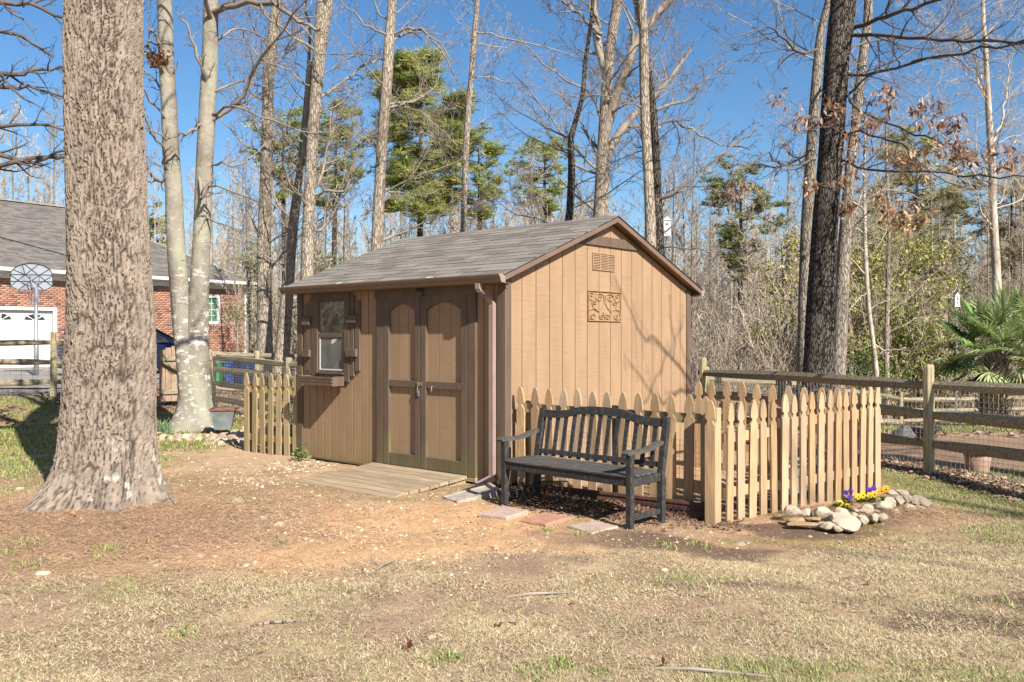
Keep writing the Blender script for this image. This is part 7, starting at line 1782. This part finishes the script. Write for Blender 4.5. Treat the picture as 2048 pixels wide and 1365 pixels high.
for i in range(16): put_brush(i % 4, R_.uniform(-15, -10.5), R_.uniform(6, 14), R_.uniform(1.0, 1.8), 'shrub standing left of the picture, mirrored in the shed window', 'shrubs left of the frame', LFm[1] if i % 3 == 0 else None)
# tall leafy understory trees behind the oak
def leafy(label, px, d, h, seed, cols, n=900, w=2.2, size=.12, name='understory_tree', per=3):
    x = (px-1024)/F*d; gz = Hf(x, d); T = thing(name, label, 'tree', (x, d, gz)); G = Grow(seed)
    V, TH, ZZ, rr, sd, nn = trunk_mesh([(0, 0, -.2), (.1, 0, h*.4), (0, .1, h*.95)], [.09, .07, .015], 8, 'bark_tan', .1, seed, rows=20); trunk_obj(V, sd, nn, 'bark_tan', T)
    for j in range(22):
        t = .12+.85*j/22; az = G.rg.random()*6.28; G.branch((.05, 0, h*t), (math.cos(az), math.sin(az), .5), w*(1.1-.7*t)*G.rg.uniform(.7, 1.1), .025, 1, 2, (0, 7), .2, .08, .5, minr=.007)
    G.build('crown', 'twig', T); pts = [q for q, dd in G.tips]; rr_ = random.Random(seed)
    cen = [rr_.choice(pts) for _ in range(n)]
    leaf_cloud('leaves', 'leaf', T, cen, size, per, (.16, .16, .13), cols, seed); return T
YG = [(.52, .47, .15), (.40, .39, .12), (.30, .31, .10), (.60, .50, .22)]
leafy('yellow-green understory tree between the dark oak and the white-barked tree', 1695, 25.5, 5.0, 71, YG, 1400, 1.7)
leafy('broad yellow-green understory tree right of the white-barked tree', 1800, 26, 5.8, 72, YG, 2300, 2.4)
leafy('yellow-leaved sapling left of the dark oak', 1565, 27, 5.6, 73, YG, 900, 1.5)
leafy('low green bush at the foot of the pale leaning trunk', 1716, 22, 1.9, 74, [(.15, .22, .05), (.2, .27, .07), (.11, .16, .04)], 900, .8, .07)
leafy('olive understory tree behind the palm', 1895, 30, 6.0, 75, [(.28, .26, .1), (.2, .2, .08)], 900, 1.8)
leafy('greenish sapling behind the left eave of the shed', 640, 27, 3.9, 76, [(.28, .29, .12), (.2, .22, .09)], 700, 1.3)
leafy('green holly-like bush at the right edge under the palm', 1900, 27, 1.7, 77, [(.07, .11, .03), (.1, .14, .04)], 800, 1.0, .07)
leafy('small olive tree behind the trees left of the ridge', 500, 33, 4.6, 78, [(.25, .24, .1)], 500, 1.4)

# daffodils by the beech, weeds by the shed corner
DF = thing('daffodil_clump', 'clump of blue-green daffodil leaves at the left foot of the beech', 'plant', (P(322, 0, 13.6).x, 13.6, Hf(-5.4, 13.6)))
n = 90; a = rng.random(n)*6.28; r_ = rng.random(n)*.2
V, q, t, c = blades(n, np.cos(a)*r_, np.sin(a)*r_*.5, np.zeros(n), rng.uniform(.16, .3, n), np.full(n, .016), rng.uniform(1.1, 1.5, n), np.array((.17, .26, .13))*rng.uniform(.7, 1.3, n)[:, None], rng, .3)
link('leaves', mesh_np('leaves', V, [q, t], [M['litter']], col=c), DF)
IV = thing('ivy_sprig', 'small green weed growing at the left foot of the shed', 'plant', (P(597, 0, 10.6).x, 10.6, .0))
leaf_cloud('leaves', 'leaf', IV, [(0, 0, .03), (.05, -.03, .06), (-.04, -.02, .1), (.02, 0, .14)], .06, 14, (.05, .03, .04), [(.13, .19, .06), (.2, .26, .1)], 4, aspect=.8)
# a few fallen sticks
for i, (px, py, L, a, lab) in enumerate(((552, 1251, .13, .35, 'grey stick lying on the lawn lower left of centre'), (1078, 1193, .2, .25, 'thin pale stick on the lawn below the pavers'), (1425, 1347, .28, -.2, 'pale stick at the bottom edge of the picture'), (770, 1133, .12, 1.2, 'short dark twig on the clay in front of the ramp'))):
    x, y = img_xy(px, py); T = MB(); p = Vector((0, 0, .012)); c, s = math.cos(a), math.sin(a)
    T.tube([(-L*c, -L*s, .008), (-L*.3*c, -L*.3*s+.006, .018), (L*.4*c, L*.4*s-.004, .016), (L*c, L*s, .008)], [.006, .008, .007, .004], 6)
    o = T.build('stick', M['twig' if i else 'bark_grey'], None, loc=(float(x), float(y), float(Hz(x, y)))); tag(o, lab, 'stick')
for i, (px, py, s, lab) in enumerate(((1030, 1255, .075, 'pale curled oak leaf on the lawn, nearest the lower centre'), (815, 1307, .05, 'small dark leaf on bare soil at lower left of centre'), (1325, 1335, .05, 'red-brown leaf near the bottom edge'), (995, 1258, .04, 'scrap of dark leaf beside the pale curled one'), (152, 1052, .07, 'brown leaf on the pine straw left of the white stone'), (294, 1095, .06, 'orange-brown leaf on the pine straw right of the oak foot'), (1735, 1168, .04, 'rusty leaf on the lawn at right'))):
    x, y = img_xy(px, py); colr = (.5, .36, .27) if i == 0 else (.2, .08, .05) if i < 4 else (.45, .24, .1)
    o = leaf_cloud('fallen_leaf', 'leaf', None, [(0, 0, 0)]*1, s, 5, (.004, .004, .002), [colr], 90+i, aspect=.45); o.location = (float(x), float(y), float(Hz(x, y))+.02); tag(o, lab, 'leaf')
